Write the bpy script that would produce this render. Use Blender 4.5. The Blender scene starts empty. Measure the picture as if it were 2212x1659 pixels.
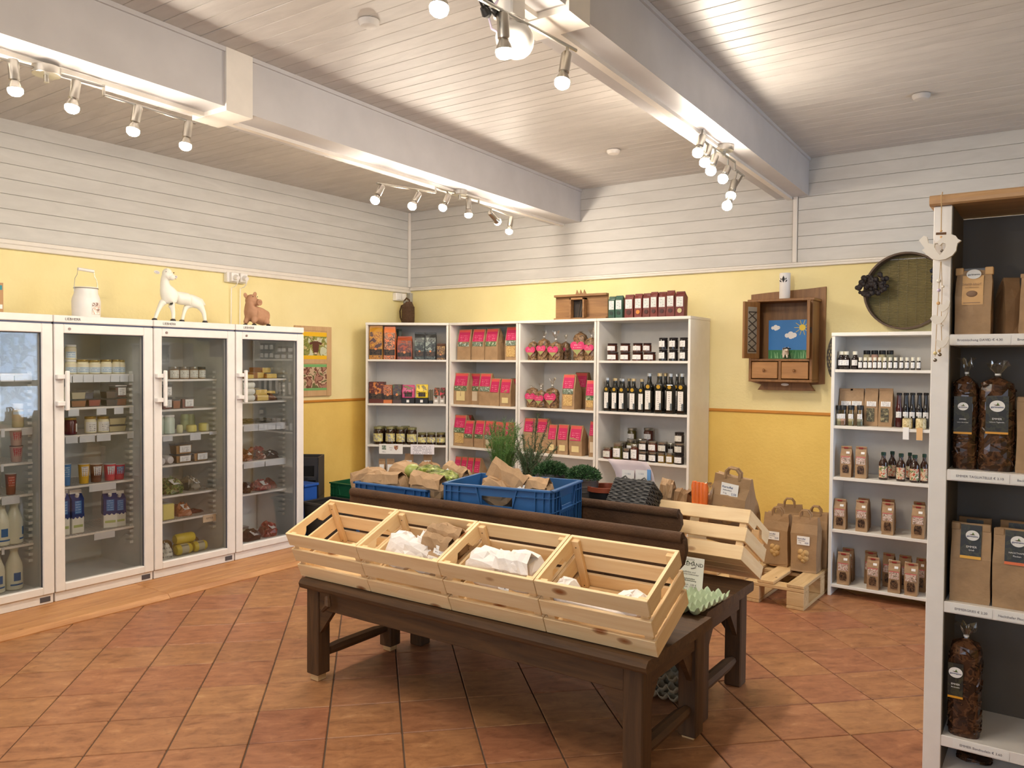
import bpy, math, random
from mathutils import Vector, Matrix, noise
PI = math.pi
random.seed(7)
D = bpy.data
SC = bpy.context.scene
COL = SC.collection

# ------------------------------------------------------------------ camera
CAM = Vector((5.3329, -5.8286, 1.4146))
YAW, PITCH, ROLL, FPX = math.radians(35.0576), math.radians(-1.4988), math.radians(0.4327), 1719.2
fw = Vector((-math.sin(YAW)*math.cos(PITCH), math.cos(YAW)*math.cos(PITCH), math.sin(PITCH)))
r0 = Vector((math.cos(YAW), math.sin(YAW), 0)); u0 = r0.cross(fw)
rt = math.cos(ROLL)*r0 + math.sin(ROLL)*u0
up = -math.sin(ROLL)*r0 + math.cos(ROLL)*u0
cd = D.cameras.new('camera'); cam = D.objects.new('camera', cd); COL.objects.link(cam)
cam.matrix_world = Matrix(((rt.x, up.x, -fw.x, CAM.x), (rt.y, up.y, -fw.y, CAM.y), (rt.z, up.z, -fw.z, CAM.z), (0, 0, 0, 1)))
cd.sensor_fit = 'HORIZONTAL'; cd.sensor_width = 36.0; cd.lens = FPX/2212*36.0
cd.clip_start = 0.05; cd.clip_end = 100
SC.camera = cam

# ------------------------------------------------------------------ world, daylight, exposure
SC.view_settings.view_transform = 'Standard'; SC.view_settings.look = 'None'
SC.view_settings.gamma = 1.0; SC.view_settings.use_curve_mapping = False
SC.view_settings.exposure = 0.78
W = D.worlds.new('sky'); SC.world = W; W.use_nodes = True
wb = W.node_tree.nodes['Background']; wb.inputs[0].default_value = (0.42, 0.66, 1.0, 1); wb.inputs[1].default_value = 1.6
def area(name, loc, target, sx, sy, power, col):
    l = D.lights.new(name, 'AREA'); l.shape = 'RECTANGLE'; l.size = sx; l.size_y = sy; l.energy = power; l.color = col
    o = D.objects.new(name, l); COL.objects.link(o); o.location = loc
    o.rotation_euler = (Vector(target)-Vector(loc)).to_track_quat('-Z', 'Y').to_euler()
    return o
BULB = 330.0          # emission strength of a lamp bulb's lit dome
# daylight entering by the glazed door in the right wall; two fill lights added at made-up windows behind the camera
area('daylight_door', (7.45, -1.35, 1.2), (3.0, -1.6, 1.3), 1.5, 1.9, 34, (0.66, 0.78, 1.0))
area('fill_light_a', (2.3, -8.45, 1.75), (2.3, -2.0, 1.3), 1.9, 1.3, 14, (0.84, 0.90, 1.0))
area('fill_light_b', (5.6, -8.45, 1.75), (5.0, -2.0, 1.3), 1.9, 1.3, 14, (0.84, 0.90, 1.0))

# ------------------------------------------------------------------ helpers: picking real points
def ray(px, py):
    return fw + rt*((px-1106.0)/FPX) - up*((py-829.5)/FPX)
def hit(p0, n, px, py):
    d = ray(px, py); n = Vector(n); t = (Vector(p0)-CAM).dot(n)/d.dot(n)
    return CAM + d*t
def hx(x, px, py): return hit((x, 0, 0), (1, 0, 0), px, py)
def hy(y, px, py): return hit((0, y, 0), (0, 1, 0), px, py)
def hz(z, px, py): return hit((0, 0, z), (0, 0, 1), px, py)

# ------------------------------------------------------------------ helpers: objects
def link(o): COL.objects.link(o); return o
def thing(name, label, cat, loc=(0, 0, 0), rz=0.0, group=None, rot=None):
    o = link(D.objects.new(name, None)); o.empty_display_size = 0.05
    o.location = loc; o.rotation_euler = rot if rot else (0, 0, rz)
    o['label'] = label; o['category'] = cat
    if group: o['group'] = group
    return o
def tag(o, label, cat, group=None):
    o['label'] = label; o['category'] = cat
    if group: o['group'] = group
    return o
def struct(o): o['kind'] = 'structure'; return o
def stuff(o): o['kind'] = 'stuff'; return o
def inst(src, name, parent, loc=(0, 0, 0), rot=(0, 0, 0), scale=(1, 1, 1)):
    o = link(D.objects.new(name, src.data if hasattr(src, 'data') and not isinstance(src, bpy.types.Mesh) else src))
    o.parent = parent; o.location = loc; o.rotation_euler = rot; o.scale = scale
    return o
def dup(root, loc, rz=0.0, label=None, scale=None):
    r = root.copy(); link(r); r.location = loc; r.rotation_euler = (0, 0, rz)
    if scale: r.scale = scale
    if label: r['label'] = label
    for ch in list(root.children):
        c = ch.copy(); link(c); c.parent = r
        for g in list(ch.children):
            d = g.copy(); link(d); d.parent = c
    return r
ORD = ['leftmost', 'second', 'third', 'fourth', 'fifth', 'sixth', 'seventh', 'eighth', 'ninth', 'tenth', 'eleventh', 'twelfth', 'thirteenth']

class MB:
    def __init__(s): s.v = []; s.f = []; s.sm = []
    def add(s, vs, fs, smooth=False, M=None):
        b = len(s.v)
        s.v += [tuple(M @ Vector(p)) if M else tuple(p) for p in vs]
        for f in fs: s.f.append(tuple(b+i for i in f)); s.sm.append(smooth)
        return s
    def box(s, x0, x1, y0, y1, z0, z1, M=None):
        vs = [(x0, y0, z0), (x1, y0, z0), (x1, y1, z0), (x0, y1, z0), (x0, y0, z1), (x1, y0, z1), (x1, y1, z1), (x0, y1, z1)]
        return s.add(vs, [(0, 3, 2, 1), (4, 5, 6, 7), (0, 1, 5, 4), (1, 2, 6, 5), (2, 3, 7, 6), (3, 0, 4, 7)], False, M)
    def cbox(s, x0, x1, y0, y1, z0, z1, c=0.003, M=None):
        c = min(c, (x1-x0)*.45, (y1-y0)*.45, (z1-z0)*.45)
        X = (x0, x1); Y = (y0, y1); Z = (z0, z1); vs = []; idx = {}
        for i in (0, 1):
            for j in (0, 1):
                for k in (0, 1):
                    sx, sy, sz = (1, -1)[i]*c, (1, -1)[j]*c, (1, -1)[k]*c
                    for a, p in enumerate(((X[i], Y[j]+sy, Z[k]+sz), (X[i]+sx, Y[j], Z[k]+sz), (X[i]+sx, Y[j]+sy, Z[k]))):
                        idx[(i, j, k, a)] = len(vs); vs.append(p)
        fs = []
        for i in (0, 1):
            fs.append([idx[(i, j, k, 0)] for j, k in ((0, 0), (1, 0), (1, 1), (0, 1))])
            fs.append([idx[(j, i, k, 1)] for j, k in ((0, 0), (1, 0), (1, 1), (0, 1))])
            fs.append([idx[(j, k, i, 2)] for j, k in ((0, 0), (1, 0), (1, 1), (0, 1))])
        for i in (0, 1):
            for j in (0, 1):
                fs.append([idx[(i, j, 0, 0)], idx[(i, j, 1, 0)], idx[(i, j, 1, 1)], idx[(i, j, 0, 1)]])
                fs.append([idx[(i, 0, j, 0)], idx[(i, 1, j, 0)], idx[(i, 1, j, 2)], idx[(i, 0, j, 2)]])
                fs.append([idx[(0, i, j, 1)], idx[(1, i, j, 1)], idx[(1, i, j, 2)], idx[(0, i, j, 2)]])
                for k in (0, 1): fs.append([idx[(i, j, k, 0)], idx[(i, j, k, 1)], idx[(i, j, k, 2)]])
        ctr = Vector(((x0+x1)/2, (y0+y1)/2, (z0+z1)/2)); out = []
        for f in fs:
            a, b_, c_ = (Vector(vs[q]) for q in f[:3])
            m = sum((Vector(vs[q]) for q in f), Vector())/len(f)
            out.append(tuple(f) if (b_-a).cross(c_-a).dot(m-ctr) > 0 else tuple(reversed(f)))
        return s.add(vs, out, False, M)
    def lathe(s, prof, n=16, c=(0, 0, 0), cap0=True, cap1=True, M=None, smooth=True, a0=0.0, a1=None):
        full = a1 is None; a1 = a0+2*PI if full else a1
        m = n if full else n+1; vs = []
        for r, z in prof:
            for i in range(m):
                a = a0+(a1-a0)*i/n; vs.append((c[0]+r*math.cos(a), c[1]+r*math.sin(a), c[2]+z))
        fs = []
        for k in range(len(prof)-1):
            for i in range(n):
                j = (i+1) % m; fs.append((k*m+i, k*m+j, (k+1)*m+j, (k+1)*m+i))
        s.add(vs, fs, smooth, M)
        if full and cap0: s.add(vs[:m], [tuple(reversed(range(m)))], False, M)
        if full and cap1: s.add(vs[-m:], [tuple(range(m))], False, M)
        return s
    def cyl(s, p0, p1, ra, rb=None, n=12, caps=True):
        rb = ra if rb is None else rb; p0 = Vector(p0); p1 = Vector(p1); d = p1-p0
        M = Matrix.Translation(p0) @ d.to_track_quat('Z', 'Y').to_matrix().to_4x4()
        return s.lathe([(ra, 0), (rb, d.length)], n, cap0=caps, cap1=caps, M=M)
    def sphere(s, c, r, n=12, m=8, M=None):
        r = (r, r, r) if not hasattr(r, '__len__') else r; vs = []; fs = []
        for k in range(1, m):
            t = PI*k/m
            for i in range(n):
                a = 2*PI*i/n; vs.append((c[0]+r[0]*math.sin(t)*math.cos(a), c[1]+r[1]*math.sin(t)*math.sin(a), c[2]-r[2]*math.cos(t)))
        b = len(vs); vs += [(c[0], c[1], c[2]-r[2]), (c[0], c[1], c[2]+r[2])]
        for k in range(m-2):
            for i in range(n): j = (i+1) % n; fs.append((k*n+i, k*n+j, (k+1)*n+j, (k+1)*n+i))
        for i in range(n): j = (i+1) % n; fs.append((b, j, i)); fs.append((b+1, (m-2)*n+i, (m-2)*n+j))
        return s.add(vs, fs, True, M)
    def tube(s, pts, r, n=8, closed=False):
        pts = [Vector(p) for p in pts]; L = len(pts); vs = []; fs = []
        rr = r if hasattr(r, '__len__') else [r]*L; prev = None
        for k, p in enumerate(pts):
            a = pts[(k-1) % L] if (k > 0 or closed) else p; b = pts[(k+1) % L] if (k < L-1 or closed) else p
            t = (b-a).normalized() if (b-a).length > 1e-9 else Vector((0, 0, 1))
            if prev is None: nx = t.orthogonal().normalized()
            else:
                nx = prev-t*prev.dot(t)
                nx = nx.normalized() if nx.length > 1e-6 else t.orthogonal().normalized()
            prev = nx; ny = t.cross(nx)
            for i in range(n):
                q = 2*PI*i/n; vs.append(p+(nx*math.cos(q)+ny*math.sin(q))*rr[k])
        K = L if closed else L-1
        for k in range(K):
            for i in range(n):
                j = (i+1) % n; e = ((k+1) % L)*n; fs.append((k*n+i, k*n+j, e+j, e+i))
        if not closed: fs += [tuple(reversed(range(n))), tuple((L-1)*n+i for i in range(n))]
        return s.add(vs, fs, True)
    def prism(s, pts, t0, t1, axis='y', M=None):
        # pts: outline (a,b) seen along the axis; 'y': (x,z), 'x': (y,z), 'z': (x,y)
        n = len(pts)
        f3 = {'y': lambda a, b, t: (a, t, b), 'x': lambda a, b, t: (t, a, b), 'z': lambda a, b, t: (a, b, t)}[axis]
        vs = [f3(a, b, t0) for a, b in pts]+[f3(a, b, t1) for a, b in pts]
        ar = sum(pts[i][0]*pts[(i+1) % n][1]-pts[(i+1) % n][0]*pts[i][1] for i in range(n))
        fs = [tuple(range(n)), tuple(reversed(range(n, 2*n)))]+[(i, n+i, n+(i+1) % n, (i+1) % n) for i in range(n)]
        flip = (ar > 0) == (axis in 'xz')
        if flip: fs = [tuple(reversed(f)) for f in fs]
        return s.add(vs, fs, False, M)
    def quad(s, a, b, c, d): return s.add([a, b, c, d], [(0, 1, 2, 3)])
    def mesh(s, name, sharp=40):
        me = D.meshes.new(name); me.from_pydata(s.v, [], s.f)
        me.polygons.foreach_set('use_smooth', s.sm)
        if any(s.sm): me.set_sharp_from_angle(angle=math.radians(sharp))
        me.update(); return me
    def build(s, name, mat, parent=None, loc=(0, 0, 0), rot=(0, 0, 0), sharp=40):
        me = s.mesh(name, sharp)
        if mat: me.materials.append(mat)
        o = link(D.objects.new(name, me)); o.parent = parent; o.location = loc; o.rotation_euler = rot
        return o

# ------------------------------------------------------------------ helpers: materials
def sl(c):  # sRGB 0-255 -> linear
    return tuple(((x/255)/12.92 if x/255 <= .04045 else ((x/255+.055)/1.055)**2.4) for x in c)+(1.0,)
MATS = {}
def newmat(name):
    m = D.materials.new(name); m.use_nodes = True; nt = m.node_tree
    return m, nt, nt.nodes['Principled BSDF']
def N(nt, t, **k):
    n = nt.nodes.new(t)
    for a, b in k.items(): setattr(n, a, b)
    return n
def mixc(nt, fac, a, b, mode='MIX'):
    n = N(nt, 'ShaderNodeMix', data_type='RGBA', blend_type=mode)
    for i, v in ((0, fac), (6, a), (7, b)):
        if hasattr(v, 'is_output'): nt.links.new(v, n.inputs[i])
        else: n.inputs[i].default_value = v
    return n.outputs[2]
def mth(nt, op, a, b=None, c=None):
    n = N(nt, 'ShaderNodeMath', operation=op)
    for i, v in enumerate((a, b, c)):
        if v is None: continue
        if hasattr(v, 'is_output'): nt.links.new(v, n.inputs[i])
        else: n.inputs[i].default_value = v
    return n.outputs[0]
def ramp(nt, fac, stops):
    n = N(nt, 'ShaderNodeValToRGB'); e = n.color_ramp.elements
    while len(e) < len(stops): e.new(0.5)
    for i, (p, c) in enumerate(stops): e[i].position = p; e[i].color = c
    nt.links.new(fac, n.inputs[0]); return n.outputs[0]
def coords(nt, scale=(1, 1, 1), rnd=True, kind='Object'):
    tc = N(nt, 'ShaderNodeTexCoord'); mp = N(nt, 'ShaderNodeMapping'); mp.inputs['Scale'].default_value = scale
    nt.links.new(tc.outputs[kind], mp.inputs[0]); o = mp.outputs[0]
    if rnd:
        oi = N(nt, 'ShaderNodeObjectInfo'); a = N(nt, 'ShaderNodeVectorMath', operation='ADD')
        m = mth(nt, 'MULTIPLY', oi.outputs['Random'], 37.0)
        nt.links.new(o, a.inputs[0]); nt.links.new(m, a.inputs[1]); o = a.outputs[0]
    return o
def noise_t(nt, vec, scale=5, detail=3, rough=.55, dist=0):
    n = N(nt, 'ShaderNodeTexNoise'); n.inputs['Scale'].default_value = scale; n.inputs['Detail'].default_value = detail
    n.inputs['Roughness'].default_value = rough; n.inputs['Distortion'].default_value = dist
    nt.links.new(vec, n.inputs['Vector']); return n.outputs['Fac']
def bump(nt, bs, h, strength=.2, dist=.01):
    b = N(nt, 'ShaderNodeBump'); b.inputs['Strength'].default_value = strength; b.inputs['Distance'].default_value = dist
    nt.links.new(h, b.inputs['Height']); nt.links.new(b.outputs[0], bs.inputs['Normal'])
def plain(name, c, rough=.5, metal=0.0, var=0.0, vs=12, bmp=0.0, bs_=60, coat=0.0, spec=.5, rvar=0.0):
    if name in MATS: return MATS[name]
    m, nt, b = newmat(name); lc = sl(c)
    b.inputs['Roughness'].default_value = rough; b.inputs['Metallic'].default_value = metal
    b.inputs['Coat Weight'].default_value = coat; b.inputs['Specular IOR Level'].default_value = spec
    v = coords(nt); h = noise_t(nt, v, vs, 3)
    k = max(var, .03)
    dark = tuple(x*(1-k) for x in lc[:3])+(1,); lite = tuple(min(1, x*(1+k)) for x in lc[:3])+(1,)
    nt.links.new(ramp(nt, h, [(.3, dark), (.7, lite)]), b.inputs['Base Color'])
    if bmp: bump(nt, b, noise_t(nt, v, bs_, 3), bmp)
    MATS[name] = m; return m
def wood(name, c1, c2, axis='x', rough=.55, stretch=14, knots=0.0, bmp=.12, tint=.0, ck=(96, 56, 28)):
    m, nt, b = newmat(name)
    s = [stretch]*3; s['xyz'.index(axis)] = 1.3
    v = coords(nt, s); g = noise_t(nt, v, 2.2, 5, .6, .6)
    col = ramp(nt, g, [(.28, sl(c1)), (.5, tuple((a+b_)/2 for a, b_ in zip(sl(c1), sl(c2)))), (.72, sl(c2))])
    if tint:
        oi = N(nt, 'ShaderNodeObjectInfo')
        k = mth(nt, 'MULTIPLY_ADD', oi.outputs['Random'], tint, 1-tint/2)
        hs = N(nt, 'ShaderNodeHueSaturation'); nt.links.new(k, hs.inputs['Value']); nt.links.new(col, hs.inputs['Color']); col = hs.outputs[0]
    if knots:
        ks = [9.0]*3; ks['xyz'.index(axis)] = 4.2
        vo = N(nt, 'ShaderNodeTexVoronoi'); nt.links.new(coords(nt, ks), vo.inputs['Vector']); vo.inputs['Scale'].default_value = 1.0
        kk = ramp(nt, vo.outputs['Distance'], [(0.05*knots, (1, 1, 1, 1)), (.12*knots, (.6, .6, .6, 1)), (.16*knots, (0, 0, 0, 1))])
        col = mixc(nt, kk, col, sl(ck))
    nt.links.new(col, b.inputs['Base Color']); b.inputs['Roughness'].default_value = rough
    if bmp: bump(nt, b, g, bmp, .004)
    return m
def printed(name, base, ink, rows=6, margin=.1, top=.95, dens=.45, rough=.45, head=None):
    # flat printed label: rows of broken ink lines on paper (Generated coordinates: x across, z up)
    if name in MATS: return MATS[name]
    m, nt, b = newmat(name); tc = N(nt, 'ShaderNodeTexCoord'); sp = N(nt, 'ShaderNodeSeparateXYZ')
    nt.links.new(tc.outputs['Generated'], sp.inputs[0]); x, z = sp.outputs['X'], sp.outputs['Z']
    zr = mth(nt, 'MULTIPLY', z, float(rows)); row = mth(nt, 'FLOOR', zr); fr = mth(nt, 'FRACT', zr)
    ln = mth(nt, 'MULTIPLY', mth(nt, 'GREATER_THAN', fr, .35), mth(nt, 'LESS_THAN', fr, .75))
    cb = N(nt, 'ShaderNodeCombineXYZ'); nt.links.new(mth(nt, 'MULTIPLY', x, 14.0), cb.inputs[0]); nt.links.new(mth(nt, 'MULTIPLY', row, 3.7), cb.inputs[1])
    nz = noise_t(nt, cb.outputs[0], 1.0, 1)
    ln = mth(nt, 'MULTIPLY', ln, mth(nt, 'GREATER_THAN', nz, dens))
    mg = mth(nt, 'LESS_THAN', mth(nt, 'ABSOLUTE', mth(nt, 'SUBTRACT', x, .5)), .5-margin)
    mz = mth(nt, 'MULTIPLY', mth(nt, 'LESS_THAN', z, top), mth(nt, 'GREATER_THAN', z, .06))
    fac = mth(nt, 'MULTIPLY', mth(nt, 'MULTIPLY', ln, mg), mz)
    col = mixc(nt, mth(nt, 'MULTIPLY', fac, .8), sl(base), sl(ink))
    if head: col = mixc(nt, mth(nt, 'GREATER_THAN', z, head[0]), col, sl(head[1]))
    nt.links.new(col, b.inputs['Base Color']); b.inputs['Roughness'].default_value = rough
    MATS[name] = m; return m
def blotch(name, cols, scale=30, rough=.35, kind='Object'):
    # printed artwork: irregular patches of colour
    if name in MATS: return MATS[name]
    m, nt, b = newmat(name); v = coords(nt, rnd=True)
    n = noise_t(nt, v, scale, 3, .5, .4); k = len(cols)
    cr = N(nt, 'ShaderNodeValToRGB'); cr.color_ramp.interpolation = 'CONSTANT'; e = cr.color_ramp.elements
    while len(e) < k: e.new(.5)
    for i, c in enumerate(cols): e[i].position = 0 if i == 0 else .36+.28*i/k; e[i].color = sl(c)
    nt.links.new(n, cr.inputs[0]); nt.links.new(cr.outputs[0], b.inputs['Base Color']); b.inputs['Roughness'].default_value = rough
    MATS[name] = m; return m
def glassy(name, tint=(255, 255, 255), gloss=.1, rough=.02, opac=0.0, body=(200, 200, 200)):
    # clear sheet or film: see-through with a Fresnel reflection
    if name in MATS: return MATS[name]
    m, nt, b = newmat(name); nt.nodes.remove(b); out = nt.nodes['Material Output']
    tr = N(nt, 'ShaderNodeBsdfTransparent'); tr.inputs[0].default_value = sl(tint)
    gl = N(nt, 'ShaderNodeBsdfGlossy'); gl.inputs['Roughness'].default_value = rough; gl.inputs['Color'].default_value = (1, 1, 1, 1)
    fr = N(nt, 'ShaderNodeFresnel'); fr.inputs[0].default_value = 1.45
    f = mth(nt, 'MULTIPLY_ADD', fr.outputs[0], 1.0, gloss); f = mth(nt, 'MINIMUM', f, 1.0)
    mx = N(nt, 'ShaderNodeMixShader'); nt.links.new(f, mx.inputs[0]); nt.links.new(tr.outputs[0], mx.inputs[1]); nt.links.new(gl.outputs[0], mx.inputs[2])
    o = mx.outputs[0]
    if opac:
        df = N(nt, 'ShaderNodeBsdfDiffuse'); df.inputs[0].default_value = sl(body)
        m2 = N(nt, 'ShaderNodeMixShader'); m2.inputs[0].default_value = opac; nt.links.new(o, m2.inputs[1]); nt.links.new(df.outputs[0], m2.inputs[2]); o = m2.outputs[0]
    nt.links.new(o, out.inputs[0]); MATS[name] = m; return m
TXT = {}
def text(body, size, mat, parent, loc, rot=(PI/2, 0, 0), align='CENTER', name='lettering', ext=.0004):
    k = (body, size, mat.name, align)
    if k not in TXT:
        c = D.curves.new(name, 'FONT'); c.body = body; c.size = size; c.align_x = align; c.align_y = 'CENTER'; c.extrude = ext; c.resolution_u = 2
        o = D.objects.new(name, c); me = D.meshes.new_from_object(o); me.materials.clear(); me.materials.append(mat)
        D.objects.remove(o); D.curves.remove(c); TXT[k] = me
    o = link(D.objects.new(name, TXT[k])); o.parent = parent; o.location = loc; o.rotation_euler = rot
    return o
# ------------------------------------------------------------------ materials
WHITE = plain('white_lacquer', (238, 233, 228), .35, var=.02)
SHELFW = plain('white_melamine', (232, 228, 220), .4, var=.02)
SHELFIN = plain('white_melamine_inner', (222, 218, 212), .45, var=.03)
FRIDGEIN = plain('fridge_inner', (224, 226, 224), .35, var=.02)
GREYM = plain('grey_plastic', (120, 118, 126), .45)
DARKG = plain('dark_grey_plastic', (52, 53, 58), .5)
BLACK = plain('black_plastic', (22, 21, 22), .4)
CHROME = plain('brushed_steel', (190, 186, 178), .28, 1.0, var=.04)
STEEL = plain('tin_lid', (176, 172, 160), .3, .9)
PAPERW = plain('white_paper', (240, 238, 234), .7, var=.02)
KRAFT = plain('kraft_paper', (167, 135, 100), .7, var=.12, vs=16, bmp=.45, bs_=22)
KRAFTD = plain('kraft_paper_dark', (142, 108, 72), .75, var=.12, vs=16, bmp=.25, bs_=30)  # darker copy of kraft, puts shade into the colour of bags standing behind
KRAFTL = plain('kraft_label', (222, 178, 124), .7)
PINE = wood('pine', (232, 196, 144), (246, 219, 174), 'x', .5, 16, .9, .08, .10, (150, 92, 48))
PINEY = wood('pine_side', (232, 196, 144), (246, 219, 174), 'y', .5, 16, .9, .08, .10, (150, 92, 48))
PINEZ = wood('pine_post', (230, 190, 136), (244, 212, 164), 'z', .5, 16, 0, .08, .10)
PALLET = wood('pallet_wood', (196, 160, 112), (222, 190, 140), 'x', .7, 18, .4, .2, .14)
PALLETY = wood('pallet_wood_y', (196, 160, 112), (222, 190, 140), 'y', .7, 18, .4, .2, .14)
OAK = wood('platform_board', (168, 112, 64), (206, 152, 98), 'y', .45, 9, .5, .08, .12, (120, 72, 40))
OLD = wood('old_dark_wood', (62, 41, 23), (98, 68, 38), 'x', .68, 14, 0, .3, .10)
OLDY = wood('old_dark_wood_y', (62, 41, 23), (98, 68, 38), 'y', .68, 14, 0, .3, .10)
OLDZ = wood('old_dark_wood_z', (60, 40, 22), (94, 65, 37), 'z', .68, 14, 0, .3, .10)
BROWNB = plain('brown_felted_board', (74, 48, 26), .85, var=.22, vs=9, bmp=.4, bs_=120)
CABW = wood('cabinet_wood', (116, 78, 40), (154, 108, 60), 'z', .5, 14, 0, .12, .06)
CABL = wood('cabinet_drawer_wood', (150, 104, 58), (184, 134, 80), 'x', .5, 12, 0, .1, .06)
BOARDW = wood('board_wood', (196, 158, 112), (214, 178, 132), 'z', .55, 12, 0, .08, 0)
SLICER = wood('slicer_wood', (120, 84, 50), (158, 116, 72), 'x', .6, 14, 0, .15, .05)
TOPB = wood('shelf_top_wood', (178, 136, 92), (208, 168, 122), 'x', .45, 14, 0, .08, 0)
INK = plain('black_ink', (26, 24, 26), .6)
INKB = plain('blue_ink', (40, 60, 120), .6)
GREY_INK = plain('grey_ink', (120, 112, 116), .6)
LABEL = printed('label_text', (236, 232, 228), (90, 86, 90), 6, .12)
LABEL2 = printed('label_sparse', (238, 236, 234), (70, 68, 80), 5, .2, .8, .5)
PRICE = printed('price_tag', (214, 216, 222), (70, 76, 96), 3, .12, .9, .5)
GLASSDOOR = glassy('door_glass', (254, 255, 255), .0, .01)
JARGLASS = glassy('jar_glass', (242, 244, 240), .03, .03)
FILM = glassy('clear_film', (246, 244, 240), .06, .12)
FROST = glassy('clear_tub', (236, 238, 240), .03, .15, .08, (226, 228, 232))

def plaster():
    m, nt, b = newmat('wall_paint'); g = N(nt, 'ShaderNodeNewGeometry'); sp = N(nt, 'ShaderNodeSeparateXYZ')
    nt.links.new(g.outputs['Position'], sp.inputs[0])
    v = coords(nt, rnd=False); n = noise_t(nt, v, 3, 4)
    a = ramp(nt, n, [(.3, sl((239, 223, 162))), (.7, sl((246, 231, 174)))])
    c = ramp(nt, n, [(.3, sl((234, 198, 104))), (.7, sl((244, 210, 116)))])
    nt.links.new(mixc(nt, mth(nt, 'LESS_THAN', sp.outputs['Z'], 1.078), a, c), b.inputs['Base Color'])
    b.inputs['Roughness'].default_value = .8; bump(nt, b, noise_t(nt, v, 45, 4), .25, .01); return m
PLASTER = plaster()
def boards(name, c1, c2, axis, tint=.07):
    m = wood(name, c1, c2, axis, .5, 5, 0, .02, tint); return m
CEILB = boards('ceiling_boards', (182, 176, 171), (202, 196, 190), 'x')
WALLBY = boards('wall_boards_y', (196, 193, 188), (210, 207, 202), 'y', .04)
WALLBX = boards('wall_boards_x', (194, 190, 184), (208, 204, 198), 'x', .04)
BEAMM = plain('beam_paint', (194, 190, 190), .45, var=.05, vs=5)
TRIMM = plain('trim_paint', (228, 220, 210), .45, var=.03)
RAILM = plain('ochre_rail', (206, 138, 48), .5)
def tilemat():
    m, nt, b = newmat('terracotta'); oi = N(nt, 'ShaderNodeObjectInfo')
    v = coords(nt, (6, 14, 8)); n = noise_t(nt, v, 1.5, 6, .66, .5); n2 = noise_t(nt, coords(nt), 26, 3)
    col = ramp(nt, n, [(.28, sl((130, 84, 56))), (.45, sl((160, 108, 74))), (.6, sl((175, 121, 83))), (.78, sl((198, 150, 110)))])
    col = mixc(nt, mth(nt, 'MULTIPLY', ramp(nt, n2, [(.56, (0, 0, 0, 1)), (.72, (1, 1, 1, 1))]), .35), col, sl((116, 70, 44)))
    hs = N(nt, 'ShaderNodeHueSaturation'); nt.links.new(mth(nt, 'MULTIPLY_ADD', oi.outputs['Random'], .12, .94), hs.inputs['Value'])
    nt.links.new(mth(nt, 'MULTIPLY_ADD', oi.outputs['Random'], .016, .492), hs.inputs['Hue'])
    nt.links.new(col, hs.inputs['Color']); nt.links.new(hs.outputs[0], b.inputs['Base Color'])
    b.inputs['Roughness'].default_value = .42; bump(nt, b, n, .12, .004); return m
TILE = tilemat()
GROUT = plain('grout', (100, 82, 68), .9, var=.12)

# ------------------------------------------------------------------ room shell
RX, RY, RZ = 7.2, -8.2, 2.871
floor = struct(MB().box(-.1, RX, RY, .1, -.12, -.006).build('floor', GROUT))
TA = math.radians(45.0); tp = .2825; ca, sa = math.cos(TA), math.sin(TA); TO = (2.474, -4.404)
h2 = (tp-.0055)/2
tme = MB().cbox(-h2, h2, -h2, h2, -.012, 0, .0025).mesh('tile'); tme.materials.append(TILE)
cand = []
for i in range(-26, 28):
    for j in range(-26, 28):
        x = TO[0]+((i+.5)*ca-(j+.5)*sa)*tp; y = TO[1]+((i+.5)*sa+(j+.5)*ca)*tp
        if not (-.08 < x < RX and RY < y < .08) or (x < .78 and y < -2.0): continue
        d = Vector((x, y, 0))-CAM; z = d.dot(fw)
        if z < .8: continue
        u, w = 1106+FPX*d.dot(rt)/z, 829.5-FPX*d.dot(up)/z
        if -120 < u < 2330 and w < 1900: cand.append((z, x, y))
cand.sort()
for z, x, y in cand[:300]:
    inst(tme, 'tile', floor, (x, y, 0), (random.uniform(-.0012, .0012), random.uniform(-.0012, .0012), TA))
rest = MB()
for z, x, y in cand[300:]:
    rest.cbox(-h2, h2, -h2, h2, -.012, 0, .0025, Matrix.Translation((x, y, 0)) @ Matrix.Rotation(TA, 4, 'Z'))
if rest.v: stuff(rest.build('tiles', TILE, floor))

def wall(name, x0, x1, y0, y1, mat=PLASTER): return struct(MB().box(x0, x1, y0, y1, -.1, RZ+.1).build(name, mat))
wl = wall('wall_left', -.15, 0, RY, .15)
wb_ = wall('wall_back', 0, RX, 0, .15)
# right wall with a glazed door opening, front wall with two unseen windows added for the fill
wr = struct(MB().box(RX, RX+.15, RY, -2.15, -.1, RZ+.1).box(RX, RX+.15, -.55, .15, -.1, RZ+.1).box(RX, RX+.15, -2.15, -.55, 2.15, RZ+.1).build('wall_right', PLASTER))
wf = struct(MB().box(-.15, RX+.15, RY-.15, RY, -.1, 1.0).box(-.15, RX+.15, RY-.15, RY, 2.45, RZ+.1).box(-.15, 1.3, RY-.15, RY, 1.0, 2.45)
            .box(3.3, 4.6, RY-.15, RY, 1.0, 2.45).box(6.6, RX+.15, RY-.15, RY, 1.0, 2.45).build('wall_front', PLASTER))
for k, (a, b_) in enumerate(((1.3, 3.3), (4.6, 6.6))):  # window frames made up to go with the fill lights
    fr = MB()
    for q in (a+.0, (a+b_)/2-.03, b_-.06): fr.cbox(q, q+.06, RY-.1, RY-.03, 1.0, 2.45)
    fr.cbox(a, b_, RY-.1, RY-.03, 1.0, 1.06).cbox(a, b_, RY-.1, RY-.03, 2.39, 2.45)
    w_ = struct(fr.build('window_%d' % (k+1), WHITE)); MB().box(a, b_, RY-.07, RY-.064, 1.0, 2.45).build('pane', GLASSDOOR, w_)
fr = MB()
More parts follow.
